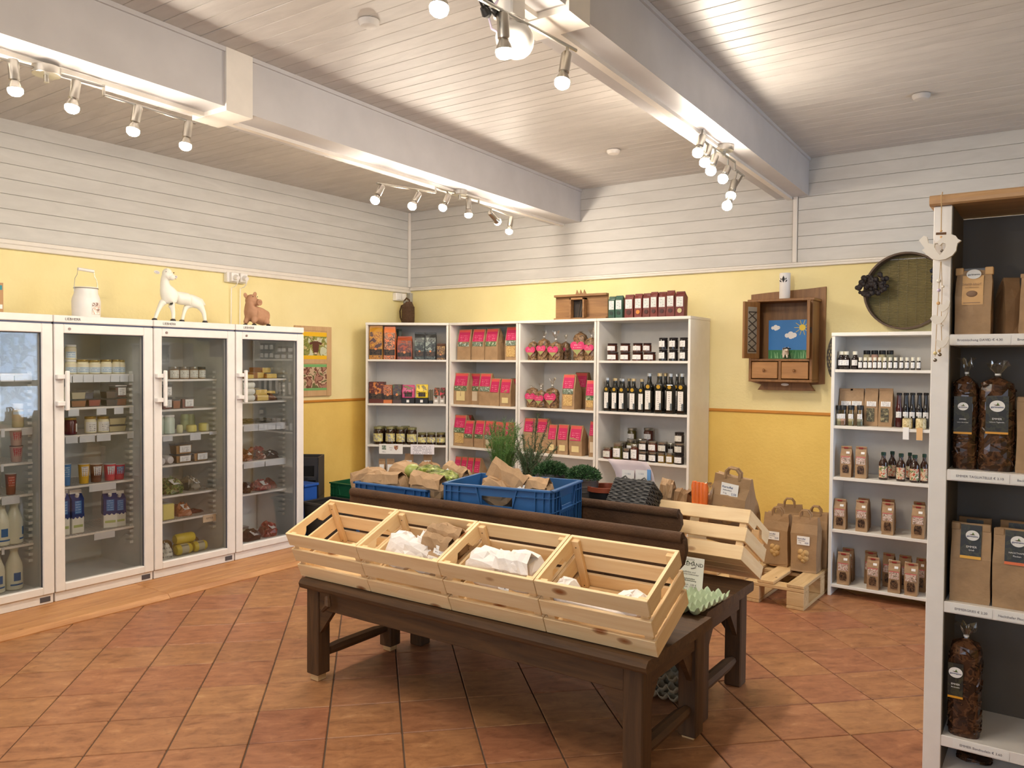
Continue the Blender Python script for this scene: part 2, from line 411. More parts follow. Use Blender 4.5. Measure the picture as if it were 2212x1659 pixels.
for q in (-2.15, -1.4, -.63): fr.cbox(RX+.02, RX+.09, q, q+.08, 0, 2.15)
for q in (0, .34, 1.06, 2.07): fr.cbox(RX+.02, RX+.09, -2.15, -.55, q, q+.08)
d_ = struct(fr.build('door_1', WHITE)); MB().box(RX+.05, RX+.056, -2.15, -.55, 0, 2.15).build('pane', GLASSDOOR, d_)

ceil = struct(MB().box(-.15, RX+.15, RY-.15, .15, RZ+.02, RZ+.12).build('ceiling', CEILB))
PB = .0915
def plankmesh(L, ax, mat, g=.0016, th=.016):
    m = MB()
    if ax == 'x': m.cbox(0, L, 0, PB-g, 0, th, .0022)
    elif ax == 'y': m.cbox(0, th, 0, L, 0, PB-g, .0022)
    else: m.cbox(0, L, 0, th, 0, PB-g, .0022)
    me = m.mesh('plank'); me.materials.append(mat); return me
cp = plankmesh(RX, 'x', CEILB)
for k in range(67): inst(cp, 'plank', ceil, (0, -PB*(k+1)-.02, RZ+random.uniform(0, .0015)))
wp = plankmesh(6.3, 'y', WALLBY)
for k in range(8): inst(wp, 'plank', wl, (0, -6.3, 2.148+PB*k))
b1 = plankmesh(3.672, 'w', WALLBX); b2 = plankmesh(RX-3.725, 'w', WALLBX)
for k in range(8):
    inst(b1, 'plank', wb_, (.016, -.016, 2.148+PB*k)); inst(b2, 'plank', wb_, (3.725, -.016, 2.148+PB*k))
n_ = 0
def trim(mb, mat=TRIMM):
    global n_; n_ += 1
    return struct(mb.build('trim_%d' % n_, mat))
trim(MB().cbox(0, .030, -6.3, 0, 2.088, 2.118, .004).cbox(0, .024, -6.3, 0, 2.118, 2.147, .004))
trim(MB().cbox(.03, RX, -.030, 0, 2.112, 2.130, .004).cbox(.03, RX, -.022, 0, 2.130, 2.147, .004))
trim(MB().cbox(3.69, 3.722, -.024, -.001, 2.147, 2.63, .004))                # vertical batten on the back wall
trim(MB().cbox(.0165, .042, -.042, -.0165, 2.147, RZ-.002, .004))            # corner batten
trim(MB().cbox(0, .014, -1.84, 0, 1.064, 1.084, .004), RAILM)
trim(MB().cbox(0, RX, -.014, 0, 1.064, 1.084, .004), RAILM)
gapm = plain('dark_gap', (40, 34, 30), .9)

def beam(name, xa, xb, zb, tilt, yc):
    def pr(x0, x1, z0, z1, y0=-6.6, y1=-.018):
        vs = [(x0-tilt*y0, y0, z0), (x1-tilt*y0, y0, z0), (x1-tilt*y1, y1, z0), (x0-tilt*y1, y1, z0), (x0-tilt*y0, y0, z1), (x1-tilt*y0, y0, z1), (x1-tilt*y1, y1, z1), (x0-tilt*y1, y1, z1)]
        return vs, [(0, 3, 2, 1), (4, 5, 6, 7), (0, 1, 5, 4), (1, 2, 6, 5), (2, 3, 7, 6), (3, 0, 4, 7)]
    m = MB(); m.add(*pr(xa, xb, zb, RZ)); o = struct(m.build(name, BEAMM))
    MB().add(*pr(xb, xb+.012, RZ-.02, RZ)).build('edge_strip', BEAMM, o)
    MB().add(*pr(xa-.03, xa, zb, zb+.035)).build('edge_strip', BEAMM, o)
    MB().add(*pr(xa+.05, xa+.085, zb-.018, zb)).build('cable_duct', TRIMM, o)
    MB().add(*pr(xa-.014, xb+.014, zb-.022, RZ, yc-.075, yc+.075)).build('collar', TRIMM, o)
    return o
beam('ceiling_beam', 1.70, 1.943, 2.60, .04, -3.47)
beam('ceiling_beam', 3.60, 3.795, 2.61, .038, -3.46)

# low timber platform under the refrigerators
pf = thing('wooden_platform', 'low timber platform of wide boards under the white refrigerators', 'platform', (0, 0, 0))
for k, (y0, y1) in enumerate(((-6.2, -5.0), (-4.998, -3.152), (-3.15, -1.79))):
    MB().cbox(.02, .86, y0, y1, .0, .029, .003).build('board', OAK, pf)
    MB().prism([(.862, .0), (.99, .0), (.99, .006), (.965, .0285), (.862, .029)], y0, y1, 'y').build('edge_board', OAK, pf)
# ------------------------------------------------------------------ ceiling spot rails
def bulbmat():
    m, nt, b = newmat('lit_bulb'); nt.nodes.remove(b); e = N(nt, 'ShaderNodeEmission')
    e.inputs[0].default_value = (1.0, .89, .74, 1); e.inputs[1].default_value = BULB
    nt.links.new(e.outputs[0], nt.nodes['Material Output'].inputs[0]); return m
BULBM = bulbmat()
bulb_me = MB().lathe([(.0265, .000), (.0275, -.006), (.0250, -.017), (.0165, -.025), (.0062, -.028), (.0005, -.0285)], 16, cap0=False).mesh('bulb')
bulb_me.materials.append(BULBM)
head_me = MB().lathe([(.006, .112), (.017, .110), (.0195, .104), (.0195, .034), (.017, .032)], 16).lathe([(.0268, .0005), (.0225, .014), (.0165, .026), (.013, .036)], 16, cap0=False).mesh('socket'); head_me.materials.append(CHROME)
def spot_rail(label, xc, tilt, zb, canopy, bars, spots, extra=()):
    P0 = (xc, 0, 2.6); Nn = (1, tilt, 0); h = lambda q: hit(P0, Nn, *q)
    c = h(canopy); c.z = zb; cx = c.copy()
    t = thing('spot_rail', label, 'ceiling lamp', cx, 0, 'steel spot rails under the ceiling beams')
    MB().lathe([(.05, -.032), (.052, -.030), (.052, 0)], 24).lathe([(.010, -.060), (.010, -.03)], 10).build('canopy', CHROME, t)
    for b in bars:
        pts = [h(q)-cx for q in b]
        MB().tube(pts, .0065, 8).build('rail' if abs(pts[0].x-pts[-1].x)+abs(pts[0].y-pts[-1].y) > .05 else 'rail_joint', CHROME, t)
    trip = [tuple(h(q)-cx for q in s) for s in spots]
    for (d0, dz) in extra:
        b_, hd, rl = trip[0]; o = Vector((0, 0, 0)); o.y = d0; o.x = -tilt*d0; trip.append((b_+o, hd+o, rl+o))
    for b_, hd, rl in trip:
        ax = (hd-b_).normalized(); M = ax.to_track_quat('Z', 'Y').to_euler()
        s = inst(head_me, 'spotlight', t, b_, M)
        inst(bulb_me, 'bulb', s)
        top = b_+ax*.108
        MB().tube([rl, rl+(top-rl)*.45, top], .006, 8).build('stem', CHROME, t)
    return t
spot_rail('steel spot rail under the beam above the white refrigerators', 1.80, .04, 2.578, (100, 137),
          [[(-160, 83), (224, 187)], [(224, 183), (224, 206)], [(225, 205), (422, 266)]],
          [((33, 192), (30, 155), (30, 133)), ((156, 230), (162, 192), (163, 171)), ((288, 280), (295, 246), (296, 227)), ((401, 312), (405, 283), (406, 262))], [(-.26, 0)])
spot_rail('steel spot rail of six lamps nearest the wall corner', 1.80, .04, 2.6, (992.7, 412.7),
          [[(814, 396), (940, 416)], [(941, 402), (941, 418)], [(942, 405), (1033, 431)], [(1034, 429), (1034, 442)], [(1035, 440.6), (1107, 467.6)]],
          [((811, 431), (821, 411), (824, 398)), ((891, 444), (902, 424), (901, 410)), ((957, 447), (967, 426), (966, 414)), ((1012, 462), (1012, 441), (1012, 426)),
           ((1074, 478), (1062, 464), (1061, 452)), ((1100, 498), (1103, 479), (1105, 467))])
spot_rail('steel spot rail beside the white sensor housing and black cable', 3.72, .038, 2.6, (1015, -40),
          [[(300, -640), (930, -72)], [(930, -76), (930, -54)], [(930, -60), (1244, 109)]],
          [((949, 14), (955, -34), (960, -44)), ((1089, 108), (1087, 61), (1091, 28)), ((1215, 175), (1222, 131), (1226, 99))], [(-.42, 0), (-.78, 0), (-1.12, 0)])
spot_rail('steel spot rail of bunched lamps seen end on near the back wall', 3.70, .038, 2.61, (1564, 321),
          [[(1505, 262), (1520, 273)], [(1520, 272), (1522, 308)], [(1522, 306), (1587, 350)], [(1587, 349), (1587, 366)], [(1587, 365), (1607, 381)]],
          [((1508, 328), (1516, 298), (1519, 273)), ((1523, 349), (1530, 322), (1533, 314)), ((1536, 367), (1544, 341), (1545, 322)), ((1562, 385), (1573, 361), (1572, 343)),
           ((1579, 421), (1586, 394), (1592, 369)), ((1571, 443), (1578, 424), (1604, 379))])
# sensor housing with its black cable on the second beam, smoke discs on the ceiling
p = hit((3.68, 0, 2.6), (1, .038, 0), 1112, 82)
t = thing('projector_lamp', 'white rounded lamp housing hanging under the beam by the black cable', 'lamp', p)
MB().sphere((0, 0, -.005), (.058, .075, .062), 18, 10).build('housing', WHITE, t)
MB().cbox(-.05, .03, -.06, .02, .05, .135, .006).build('bracket', TRIMM, t)
MB().lathe([(.022, 0), (.025, .02), (.02, .03)], 14, (.0, -.05, -.055)).build('nozzle', WHITE, t)
MB().tube([(-.02, -.05, .12), (-.045, -.09, .06), (-.02, -.10, .0), (.01, -.09, -.02)], .004, 6).build('grey_flex', plain('lilac_flex', (170, 160, 178), .5), t)
h = lambda q: hit((3.7, 0, 2.6), (1, .038, 0), *q)
t = thing('power_cable', 'black cable with plug and socket hanging beside the spot rail', 'cable', h((1055, 10)))
o_ = h((1055, 10)); MB().tube([h(q)-o_ for q in ((1010, -60), (1030, -14), (1043, 16), (1047, 22))], .004, 6).build('cord', BLACK, t)
MB().tube([h(q)-o_ for q in ((1043, 16), (1050, 28), (1055, 31))], [.010, .016, .012], 10).build('plug', BLACK, t)
MB().tube([h(q)-o_ for q in ((1040, -14), (1058, 12), (1074, 30))], [.013, .015, .012], 10).build('connector', BLACK, t)
MB().tube([h(q)-o_ for q in ((1072, 30), (1076, 44), (1082, 56), (1090, 64))], .004, 6).build('cord', BLACK, t)
for q, lb in (((1325, 325), 'small white ceiling disc between the two beams'), ((1990, 205), 'small white ceiling disc beyond the second beam'), ((797, 45), 'small white ceiling disc near the top centre')):
    c = hz(RZ-.002, *q); o = MB().lathe([(.010, -.028), (.035, -.024), (.045, -.012), (.046, 0)], 20).build('smoke_detector', CEILB if q[0] != 1325 else TRIMM, None, c)
    tag(o, lb, 'detector')

# ------------------------------------------------------------------ refrigerators
FX, SX = .62, .48
FZ = {0: [1.335, 1.028, .831, .649, .364], 1: [1.329, 1.13, .966, .662, .365], 2: [1.291, 1.093, .927, .726, .522, .356], 3: [1.287, 1.122, .958, .688, .454]}
FY = {k: -4.23+.6*k for k in range(4)}
flab = ['white glass-door refrigerator at the left frame edge, full of milk bottles', 'white glass-door refrigerator with blue milk cartons and yogurt jars',
        'white glass-door refrigerator with yellow cheese rolls at its bottom', 'white glass-door refrigerator of cheese and cold cuts, nearest the corner']
rackm = MB()
for z in range(31):
    zz = .22+z*.036
    rackm.box(.40, .455, -.2545, -.232, zz, zz+.016).box(.40, .455, .232, .2545, zz, zz+.016)
rack_me = rackm.mesh('shelf_supports'); rack_me.materials.append(FRIDGEIN)
sm = MB().cbox(SX-.006, SX, -.248, .248, -.014, 0, .002).box(.085, .091, -.248, .248, -.008, 0)
for i in range(25): y = -.24+i*.02; sm.box(.09, SX-.006, y-.0018, y+.0018, -.005, -.001)
shelf_me = sm.mesh('shelf'); shelf_me.materials.append(WHITE)
fridges = {}
for k in range(4):
    yc = FY[k]+.3; a, b_ = -.298, .298
    t = thing('refrigerator', flab[k], 'refrigerator', (0, yc, .03), 0, 'white glass-door refrigerators along the left wall')
    z0 = 0; zt = 1.639
    c = MB().cbox(.02, .565, a, a+.035, .05, 1.596, .003).cbox(.02, .565, b_-.035, b_, .05, 1.596, .003).cbox(.02, .05, a, b_, .05, 1.596, .003)
    c.cbox(.02, .565, a, b_, .0, .06, .003); c.build('cabinet', WHITE, t)
    MB().cbox(.02, FX, a, b_, 1.598, zt, .004).build('top_panel', WHITE, t)
    MB().box(.03, FX-.012, a+.004, b_-.004, 1.590, 1.599).build('top_gap', plain('blue_grey_gap', (92, 98, 128), .5), t)
    l = MB(); l.box(.0501, .0601, a+.036, b_-.036, .06, 1.585).box(.05, .56, a+.0351, a+.043, .06, 1.585).box(.05, .56, b_-.043, b_-.0351, .06, 1.585).box(.05, .56, a+.036, b_-.036, .0601, .07).box(.05, .56, a+.036, b_-.036, 1.575, 1.59)
    l.build('liner', FRIDGEIN, t)
    MB().box(.0605, .066, -.09, -.075, .30, 1.57).build('air_duct', plain('duct_grey', (76, 80, 88), .5), t)
    if k == 3: MB().box(.061, .12, -.25, .25, .07, .42).build('motor_cover', FRIDGEIN, t)
    d = MB().cbox(.568, FX, a+.002, a+.055, .055, 1.588, .004).cbox(.568, FX, b_-.062, b_-.002, .055, 1.588, .004).cbox(.568, FX, a+.055, b_-.062, .055, .099, .004).cbox(.568, FX, a+.055, b_-.062, 1.537, 1.588, .004)
    dr = d.build('door', WHITE, t)
    MB().box(.588, .594, a+.05, b_-.057, .095, 1.54).build('glass_pane', GLASSDOOR, dr)
    g = MB().box(.600, .6085, b_-.066, b_-.0615, .099, 1.537).box(.600, .6085, a+.055, b_-.066, 1.5325, 1.537)
    g.build('gasket', plain('gasket', (60, 62, 72), .6), dr)
    hd = MB().cbox(.645, .665, a+.045, a+.066, 1.095, 1.322, .004)
    for z in (1.135, 1.288): hd.cbox(.618, .652, a+.004, a+.06, z-.013, z+.013, .003)
    hd.build('handle', WHITE, dr)
    MB().cyl((FX-.001, a+.085, 1.562), (FX+.004, a+.085, 1.562), .008, n=14).build('lock', plain('lock_metal', (150, 128, 122), .35, .6), dr)
    MB().box(FX-.09, FX-.012, b_-.075, b_-.02, .012, .040).build('foot_vent', plain('vent_grey', (84, 80, 84), .5), t)
    MB().cbox(.03, FX-.015, a+.003, b_-.003, .0, .052, .002).build('plinth', WHITE, t)
    text('LIEBHERR', .021, INK, t, (FX+.0006, a+.105, 1.618), (PI/2, 0, PI/2))
    inst(rack_me, 'shelf_supports', t)['kind'] = 'stuff'
    for i, z in enumerate(FZ[k]):
        s = inst(shelf_me, 'shelf', t, (0, 0, z-.03))
        fridges[(k, i)] = s
def tags(k, i, spec, tilt=0):
    # price tags clipped to the shelf front: (pixel left, right) on the shelf front plane
    s = fridges[(k, i)]; z = FZ[k][i]
    for (xl, xr, dz, hh) in spec:
        ya = hx(SX, xl, 850).y-FY[k]-.3; yb = hx(SX, xr, 850).y-FY[k]-.3
        MB().box(SX+.001, SX+.003, max(ya, -.245), min(yb, .245), -dz-hh, -dz).build('price_tag', PRICE, s)
tags(0, 0, [(1, 30, .004, .04), (32, 81, .004, .04)]); tags(0, 1, [(1, 9, .002, .045), (46, 79, .002, .04)]); tags(0, 3, [(1, 40, .002, .045)]); tags(0, 2, [(0, 6, .002, .04)]); tags(0, 4, [(0, 6, .004, .035)])
tags(1, 0, [(141, 155, .004, .045), (157, 179, .004, .045), (180, 201, .004, .045), (202, 238, .004, .045), (239, 258, .004, .045), (259, 277, .004, .045), (278, 296, .004, .045)])
tags(1, 1, [(147, 170, .01, .04), (208, 229, .01, .04), (246, 266, .01, .04), (279, 298, .01, .04)])
tags(1, 2, [(141, 167, .006, .042), (171, 204, .006, .042), (208, 238, .006, .042), (274, 294, .004, .04)])
tags(1, 3, [(191, 249, .006, .042)]); tags(1, 4, [(201, 246, .01, .04)])
tags(2, 2, [(351, 372, .008, .035), (410, 433, .0, .05), (452, 477, .0, .022)])
s = fridges[(2, 5)]; ya = hx(SX, 438, 1112).y-FY[2]-.3; yb = hx(SX, 466, 1112).y-FY[2]-.3
MB().box(SX+.001, SX+.004, ya, yb, -.052, -.004).build('sign', plain('kraft_card', (226, 200, 168), .7), s)
text('erna', .03, plain('brown_ink', (150, 120, 100), .7), s, (SX+.0045, (ya+yb)/2, -.024), (PI/2, 0, PI/2))
tags(3, 2, [(526, 557, .002, .048), (558, 595, .002, .048), (596, 632, .002, .048)]); tags(3, 3, [(526, 571, .006, .042), (573, 618, .006, .042)])
# ------------------------------------------------------------------ product builders (front faces local -Y, base at z = 0)
def jit(vs, a, keep0=True):
    return [(x+random.uniform(-a, a), y+random.uniform(-a, a), z+(random.uniform(-a, a) if z > .004 or not keep0 else 0)) for x, y, z in vs]
def bag_body(w, d, h, taper=.55, gus=.22, top=.10, a=.0025):
    m = MB(); vs = []; R = [(0, 1, 1), (.04, 1, 1), (taper*.5, 1.01, 1), (taper, 1, .97), (taper+(1-taper)*.55, .99, .5), (1, .985, top)]
    for t, kw, kd in R:
        hw = w/2*kw; f = -d/2+ (d*(1-kd))*.28; b = f+d*kd; g = (0 if t < taper*.9 else gus*w*.35*(t-taper*.9)/(1-taper*.9)); mid = (f+b)/2
        vs += jit([(-hw, f, t*h), (0, f-.001, t*h), (hw, f, t*h), (hw-g, mid, t*h), (hw, b, t*h), (0, b, t*h), (-hw, b, t*h), (-hw+g, mid, t*h)], a if t > 0 else 0)
    fs = []
    for k in range(len(R)-1):
        for i in range(8): j = (i+1) % 8; fs.append((k*8+i, k*8+j, k*8+8+j, k*8+8+i))
    fs.append(tuple(reversed(range(8)))); n = (len(R)-1)*8; fs.append(tuple(range(n, n+8)))
    return m.add(vs, fs)
def fy(d, t, taper=.55, top=.10):   # y of a bag's front face at height fraction t
    R = [(0, 1), (taper, .97), (taper+(1-taper)*.55, .5), (1, top)]
    for (t0, k0), (t1, k1) in zip(R, R[1:]):
        if t <= t1: k = k0+(k1-k0)*(t-t0)/(t1-t0); return -d/2+d*(1-k)*.28
    return -d/2
def patch(m, w, d, h, x0, x1, t0, t1, lift=.003, n=3, taper=.55, th=.0012):
    # a flat print following the front of a bag
    vs = []; fs = []
    for i in range(n+1):
        t = t0+(t1-t0)*i/n; y = fy(d, t, taper)-lift
        vs += [(x0*w, y, t*h), (x1*w, y, t*h), (x1*w, y+th, t*h), (x0*w, y+th, t*h)]
    for i in range(n):
        b = i*4
        for j in range(4): q = (j+1) % 4; fs.append((b+j, b+q, b+4+q, b+4+j))
    fs += [(3, 2, 1, 0), (n*4, n*4+1, n*4+2, n*4+3)]
    return m.add(vs, fs)
def kraft_bag(name, label, base, rz, w, d, h, prints=(), mat=None, fold=True, group=None, cat='bag', taper=.55, clip=None):
    mat = mat or KRAFT; t = thing(name, label, cat, base, rz, group)
    bag_body(w, d, h, taper).build('paper_body', mat, t)
    if fold:
        y = fy(d, 1.0, taper); MB().cbox(-w/2, w/2, y-.004, y+.006, h-.016*h/.25, h+.002, .002).build('folded_top', mat, t)
    for nm, x0, x1, t0, t1, pm in prints: patch(MB(), w, d, h, x0, x1, t0, t1, .0035 if nm != 'window' else .003, taper=taper).build(nm, pm, t)
    if clip: y = fy(d, 1.0, taper)-.006; MB().cbox(-w*.22, w*.2, y-.004, y, h*.93, h*.985, .002).cbox(-w*.45, w*.45, y-.002, y, h*.955, h*.965, .001).build('clip', clip, t)
    return t
def jar(name, label, base, rz, r, h, body, lid, lab=None, arc=1.25, l0=.18, l1=.62, lidh=.2, glass=True, group=None, cat='jar', off=0.0):
    t = thing(name, label, cat, base, rz, group); hb = h*(1-lidh)
    MB().lathe([(r*.9, 0), (r, h*.03), (r, hb*.86), (r*.88, hb*.96), (r*.85, hb)], 18).build('contents' if glass else 'jar_body', body, t)
    MB().lathe([(r*.93, hb-.001), (r*.95, hb), (r*.95, h*.985), (r*.9, h)], 18).build('lid', lid, t)
    if lab: MB().lathe([(r*1.015, h*l0), (r*1.015, h*l1)], 10, a0=-PI/2-arc+off, a1=-PI/2+arc+off).build('label', lab, t)
    return t
def bottle(name, label, base, rz, r, h, body, cap, lab=None, l0=.08, l1=.6, arc=.8, disc=None, shoulder=.62, neck=.3, caph=.08, square=False, group=None, cat='bottle', n=16, skip=None, notch=None):
    t = thing(name, label, cat, base, rz, group)
    n = 4 if square else n; k = 1.36 if square else 1.0
    pr = [(r*.92*k, 0), (r*k, h*.02), (r*k, h*shoulder), (r*.8*k, h*(shoulder+.06)), (r*neck*1.15, h*(shoulder+.14)), (r*neck, h*(1-caph))]
    if square:
        b = MB(); M = Matrix.Rotation(PI/4, 4, 'Z'); b.lathe(pr[:4], 4, M=M, smooth=False, cap1=True); b.lathe([(r*.8, h*(shoulder+.05)), (r*neck*1.1, h*(shoulder+.14)), (r*neck, h*(1-caph))], 12)
    else: b = MB().lathe(pr, n)
    b.build('bottle_body', body, t)
    MB().lathe([(r*neck*1.25, h*(1-caph)), (r*neck*1.3, h*.99), (r*neck*1.1, h)], 12).build('cap', cap, t)
    if lab:
        if square:
            MB().box(-r*.72, r*.72, -r-.0015, -r+.0005, h*l0, h*l1).build('label', lab, t)
            if notch: MB().box(r*.30, r*.80, -r-.0022, -r, h*l0, h*(l0+.17)).build('label_notch', notch, t)
        else: MB().lathe([(r*1.015, h*l0), (r*1.015, h*l1)], 10, a0=-PI/2-arc, a1=-PI/2+arc).build('label', lab, t)
    if disc: MB().cyl((0, -r*1.0, h*(shoulder+.0)), (0, -r*1.0-.0025, h*(shoulder+.0)), r*.52, n=14).build('seal', disc, t)
    return t
def heart(s):
    pts = []
    for i in range(22):
        a = 2*PI*i/22; pts.append((s*16*math.sin(a)**3/17, s*(13*math.cos(a)-5*math.cos(2*a)-2*math.cos(3*a)-math.cos(4*a))/17))
    return pts
def knot(t, z, r, hh, mat=None, seed=0):
    rnd = random.Random(seed); m = MB(); n = 12; prof = [(r*.55, -.01), (r*.18, hh*.28), (r*.16, hh*.36), (r*.5, hh*.75), (r*.75, hh)]
    vs = []; fs = []
    for q, (rr, zz) in enumerate(prof):
        for i in range(n):
            a = 2*PI*i/n; k = rr*(1+.45*(q > 2)*rnd.uniform(-1, 1)); vs.append((k*math.cos(a), k*.55*math.sin(a), z+zz*(1+(.18*rnd.uniform(-1, 1) if q > 2 else 0))))
    for q in range(len(prof)-1):
        for i in range(n): j = (i+1) % n; fs.append((q*n+i, q*n+j, q*n+n+j, q*n+n+i))
    m.add(vs, fs).build('twisted_top', mat or FILM, t)
    MB().lathe([(r*.2, z+hh*.27), (r*.21, z+hh*.37)], 10).build('tie', PAPERW, t)
def lumpy(w, d, h, n=14, rings=9, a=.05, flat=.12, seed=1, sq=.7, sh=.72):
    rnd = random.Random(seed); vs = []; fs = []
    for k in range(rings+1):
        t = k/rings; z = h*t
        s = 1.0 if t < sh else math.sqrt(max(0, 1-((t-sh)/(1-sh))**2))*.85+.15
        if t == 0: s = .95
        for i in range(n):
            q = 2*PI*i/n; cx, sy = math.cos(q), math.sin(q)
            cx = math.copysign(abs(cx)**sq, cx); sy = math.copysign(abs(sy)**sq, sy)
            r = s*(1+a*rnd.uniform(-1, 1)*(t > 0)); vs.append((w/2*cx*r, d/2*sy*r, z+(h*.02*rnd.uniform(-1, 1) if 0 < t < 1 else 0)))
    for k in range(rings):
        for i in range(n): j = (i+1) % n; fs.append((k*n+i, k*n+j, k*n+n+j, k*n+n+i))
    fs += [tuple(reversed(range(n))), tuple(rings*n+i for i in range(n))]
    return MB().add(vs, fs)
PINK = printed('pink_print', (196, 36, 92), (230, 140, 160), 7, .16, .62, .5, .5, (.80, (216, 84, 80)))
HEARTM = printed('heart_print', (206, 56, 108), (240, 170, 180), 6, .2, .9, .5)
HEARTG = plain('heart_green', (150, 156, 96), .5)
PASTA = blotch('pasta_spirals', [(84, 62, 42), (122, 92, 64), (150, 118, 84), (104, 78, 52)], 42, .3)
PASTAD = blotch('dark_ribbons', [(46, 28, 18), (70, 44, 28), (94, 62, 40), (56, 36, 24)], 22, .2)
PAINT = blotch('field_photo', [(90, 100, 80), (150, 170, 150), (70, 80, 60), (190, 200, 190)], 60)
GREENP = blotch('green_photo', [(70, 96, 66), (130, 150, 110), (60, 84, 60), (190, 200, 170)], 60)
OATS = blotch('oat_flakes', [(196, 160, 100), (222, 190, 130), (180, 140, 84)], 90)
CREAM = plain('cream_sticker', (226, 206, 150), .7)
BLOOM = plain('beige_sticker', (214, 196, 168), .7)
def pasta_bag(label, base, rz, w, d, h, seed, hs=None, hx_=0.0, hz_=.5, topk=.05, big=True, group='pasta bags with heart labels'):
    t = thing('pasta_bag', label, 'bag', base, rz, group)
    lumpy(w, d, h, seed=seed).build('pasta', PASTA, t)
    knot(t, h*.96, w*.36, topk, None, seed)
    if hs:
        m = MB().prism([(x+hx_, z+h*hz_) for x, z in heart(hs)], -d/2-.006, -d/2-.003); m.build('heart_label', HEARTM, t)
        MB().prism([(x*.98+hx_, z+h*hz_) for x, z in [p for p in heart(hs*.96) if p[1] < -.18*hs]], -d/2-.0075, -d/2-.006).build('heart_tip', HEARTG, t)
    return t
# fridge goods
def tub(label, base, rz, w, d, h, contents, lidm=None, lab=True, group=None, name='plastic_tub', fill=.8):
    t = thing(name, label, 'food tub', base, rz, group); k = .88
    M = lambda s, z: [(-w/2*s, -d/2*s, z), (w/2*s, -d/2*s, z), (w/2*s, d/2*s, z), (-w/2*s, d/2*s, z)]
    q = [(0, 1, 5, 4), (1, 2, 6, 5), (2, 3, 7, 6), (3, 0, 4, 7), (3, 2, 1, 0), (4, 5, 6, 7)]
    MB().add(M(k*.96, .002)+M((k+(1-k)*fill)*.97, h*fill), q).build('contents', contents, t)
    MB().add(M(k, 0)+M(1, h*.92), q[:5]).build('tub', FROST, t)
    MB().cbox(-w*.53, w*.53, -d*.53, d*.53, h*.9, h, .003).build('lid', lidm or FROST, t)
    if lab: MB().box(-w*.28, w*.40, -d/2-.004, -d/2-.002, h*.16, h*.8).build('label', LABEL2, t)
    return t
def cup(label, base, rz, r, h, band, top=None, group=None, lidc=None):
    t = thing('yogurt_cup', label, 'yogurt cup', base, rz, group)
    MB().lathe([(r*.76, 0), (r*.97, h*.95), (r, h*.96), (r, h*.985)], 18).build('cup', band, t)
    MB().lathe([(r*.99, h*.985), (r*1.0, h)], 18).build('foil_lid', lidc or WHITE, t)
    MB().lathe([(r*.835, h*.38), (r*.955, h*.88)], 10, a0=-PI/2-.9, a1=-PI/2+.5).build('print', top or LABEL, t)
    return t
def packet(label, base, rz, w, d, h, mat, seed, group=None, name='vacuum_pack', lab=True, cat='packaged meat', labrot=0.3):
    t = thing(name, label, cat, base, rz, group)
    rnd = random.Random(seed); n = 14; rings = 5; vs = []; fs = []
    for k in range(rings+1):
        q = k/rings; s = [1, 1.0, .96, .8, .5, .1][k]; z = h*[0, .25, .5, .75, .93, 1][k]
        for i in range(n):
            a = 2*PI*i/n; cx = math.copysign(abs(math.cos(a))**.6, math.cos(a)); sy = math.copysign(abs(math.sin(a))**.6, math.sin(a))
            r = s*(1+.16*rnd.uniform(-1, 1)); vs.append((w/2*cx*r, d/2*sy*r, z*(1+(.25*rnd.uniform(-1, 1) if k else 0))))
    for k in range(rings):
        for i in range(n): j = (i+1) % n; fs.append((k*n+i, k*n+j, k*n+n+j, k*n+n+i))
    fs += [tuple(reversed(range(n))), tuple(rings*n+i for i in range(n))]
    m = MB().add(vs, fs); m.build('meat' if cat == 'packaged meat' else 'filling', mat, t)
    rim = MB(); rim.add([(w*.58*math.cos(2*PI*i/12)*(1+.1*rnd.uniform(-1, 1)), d*.58*math.sin(2*PI*i/12)*(1+.1*rnd.uniform(-1, 1)), .004+.006*rnd.random()) for i in range(12)], [tuple(range(12))]).build('film_edge', FILM, t)
    if lab: MB().box(-w*.2, w*.2, -d*.24, d*.16, 0, .002).build('label', LABEL2, t, (w*.05, -d*.28, h*.82), (.55, 0, labrot))
    return t
def roll(label, base, rz, r, L, mat, band=None, group=None, name='cheese_roll', cat='cheese', ax=(1, 0, 0)):
    t = thing(name, label, cat, base, rz, group); M = Matrix.Translation((0, 0, r)) @ Vector(ax).to_track_quat('Z', 'Y').to_matrix().to_4x4()
    MB().lathe([(r*.3, -L/2), (r*.8, -L/2+r*.12), (r, -L/2+r*.5), (r, L/2-r*.5), (r*.8, L/2-r*.12), (r*.3, L/2)], 16, M=M).build('roll', mat, t)
    if band: MB().lathe([(r*1.012, -L*.22), (r*1.012, L*.22)], 16, M=M, cap0=False, cap1=False).build('wrapper', band, t)
    return t
def wedge(label, base, rot, w, d, h, rind, face, group=None, lab=True):
    t = thing('cheese_block', label, 'cheese', base, 0, group, rot)
    MB().cbox(-w/2, w/2, -d/2, d/2, 0, h*.96, .004).build('cheese', face, t); MB().cbox(-w/2-.002, w/2+.002, d/2-.001, d/2+.005, 0, h, .002).cbox(-w/2-.005, -w/2+.001, -d/2, d/2+.004, 0, h, .002).build('rind', rind, t)
    if lab: MB().cbox(-w*.36, w*.36, -d*.38, d*.38, h*.96, h*.985, .001).build('label', plain('grey_label', (200, 200, 190), .6), t)
    return t
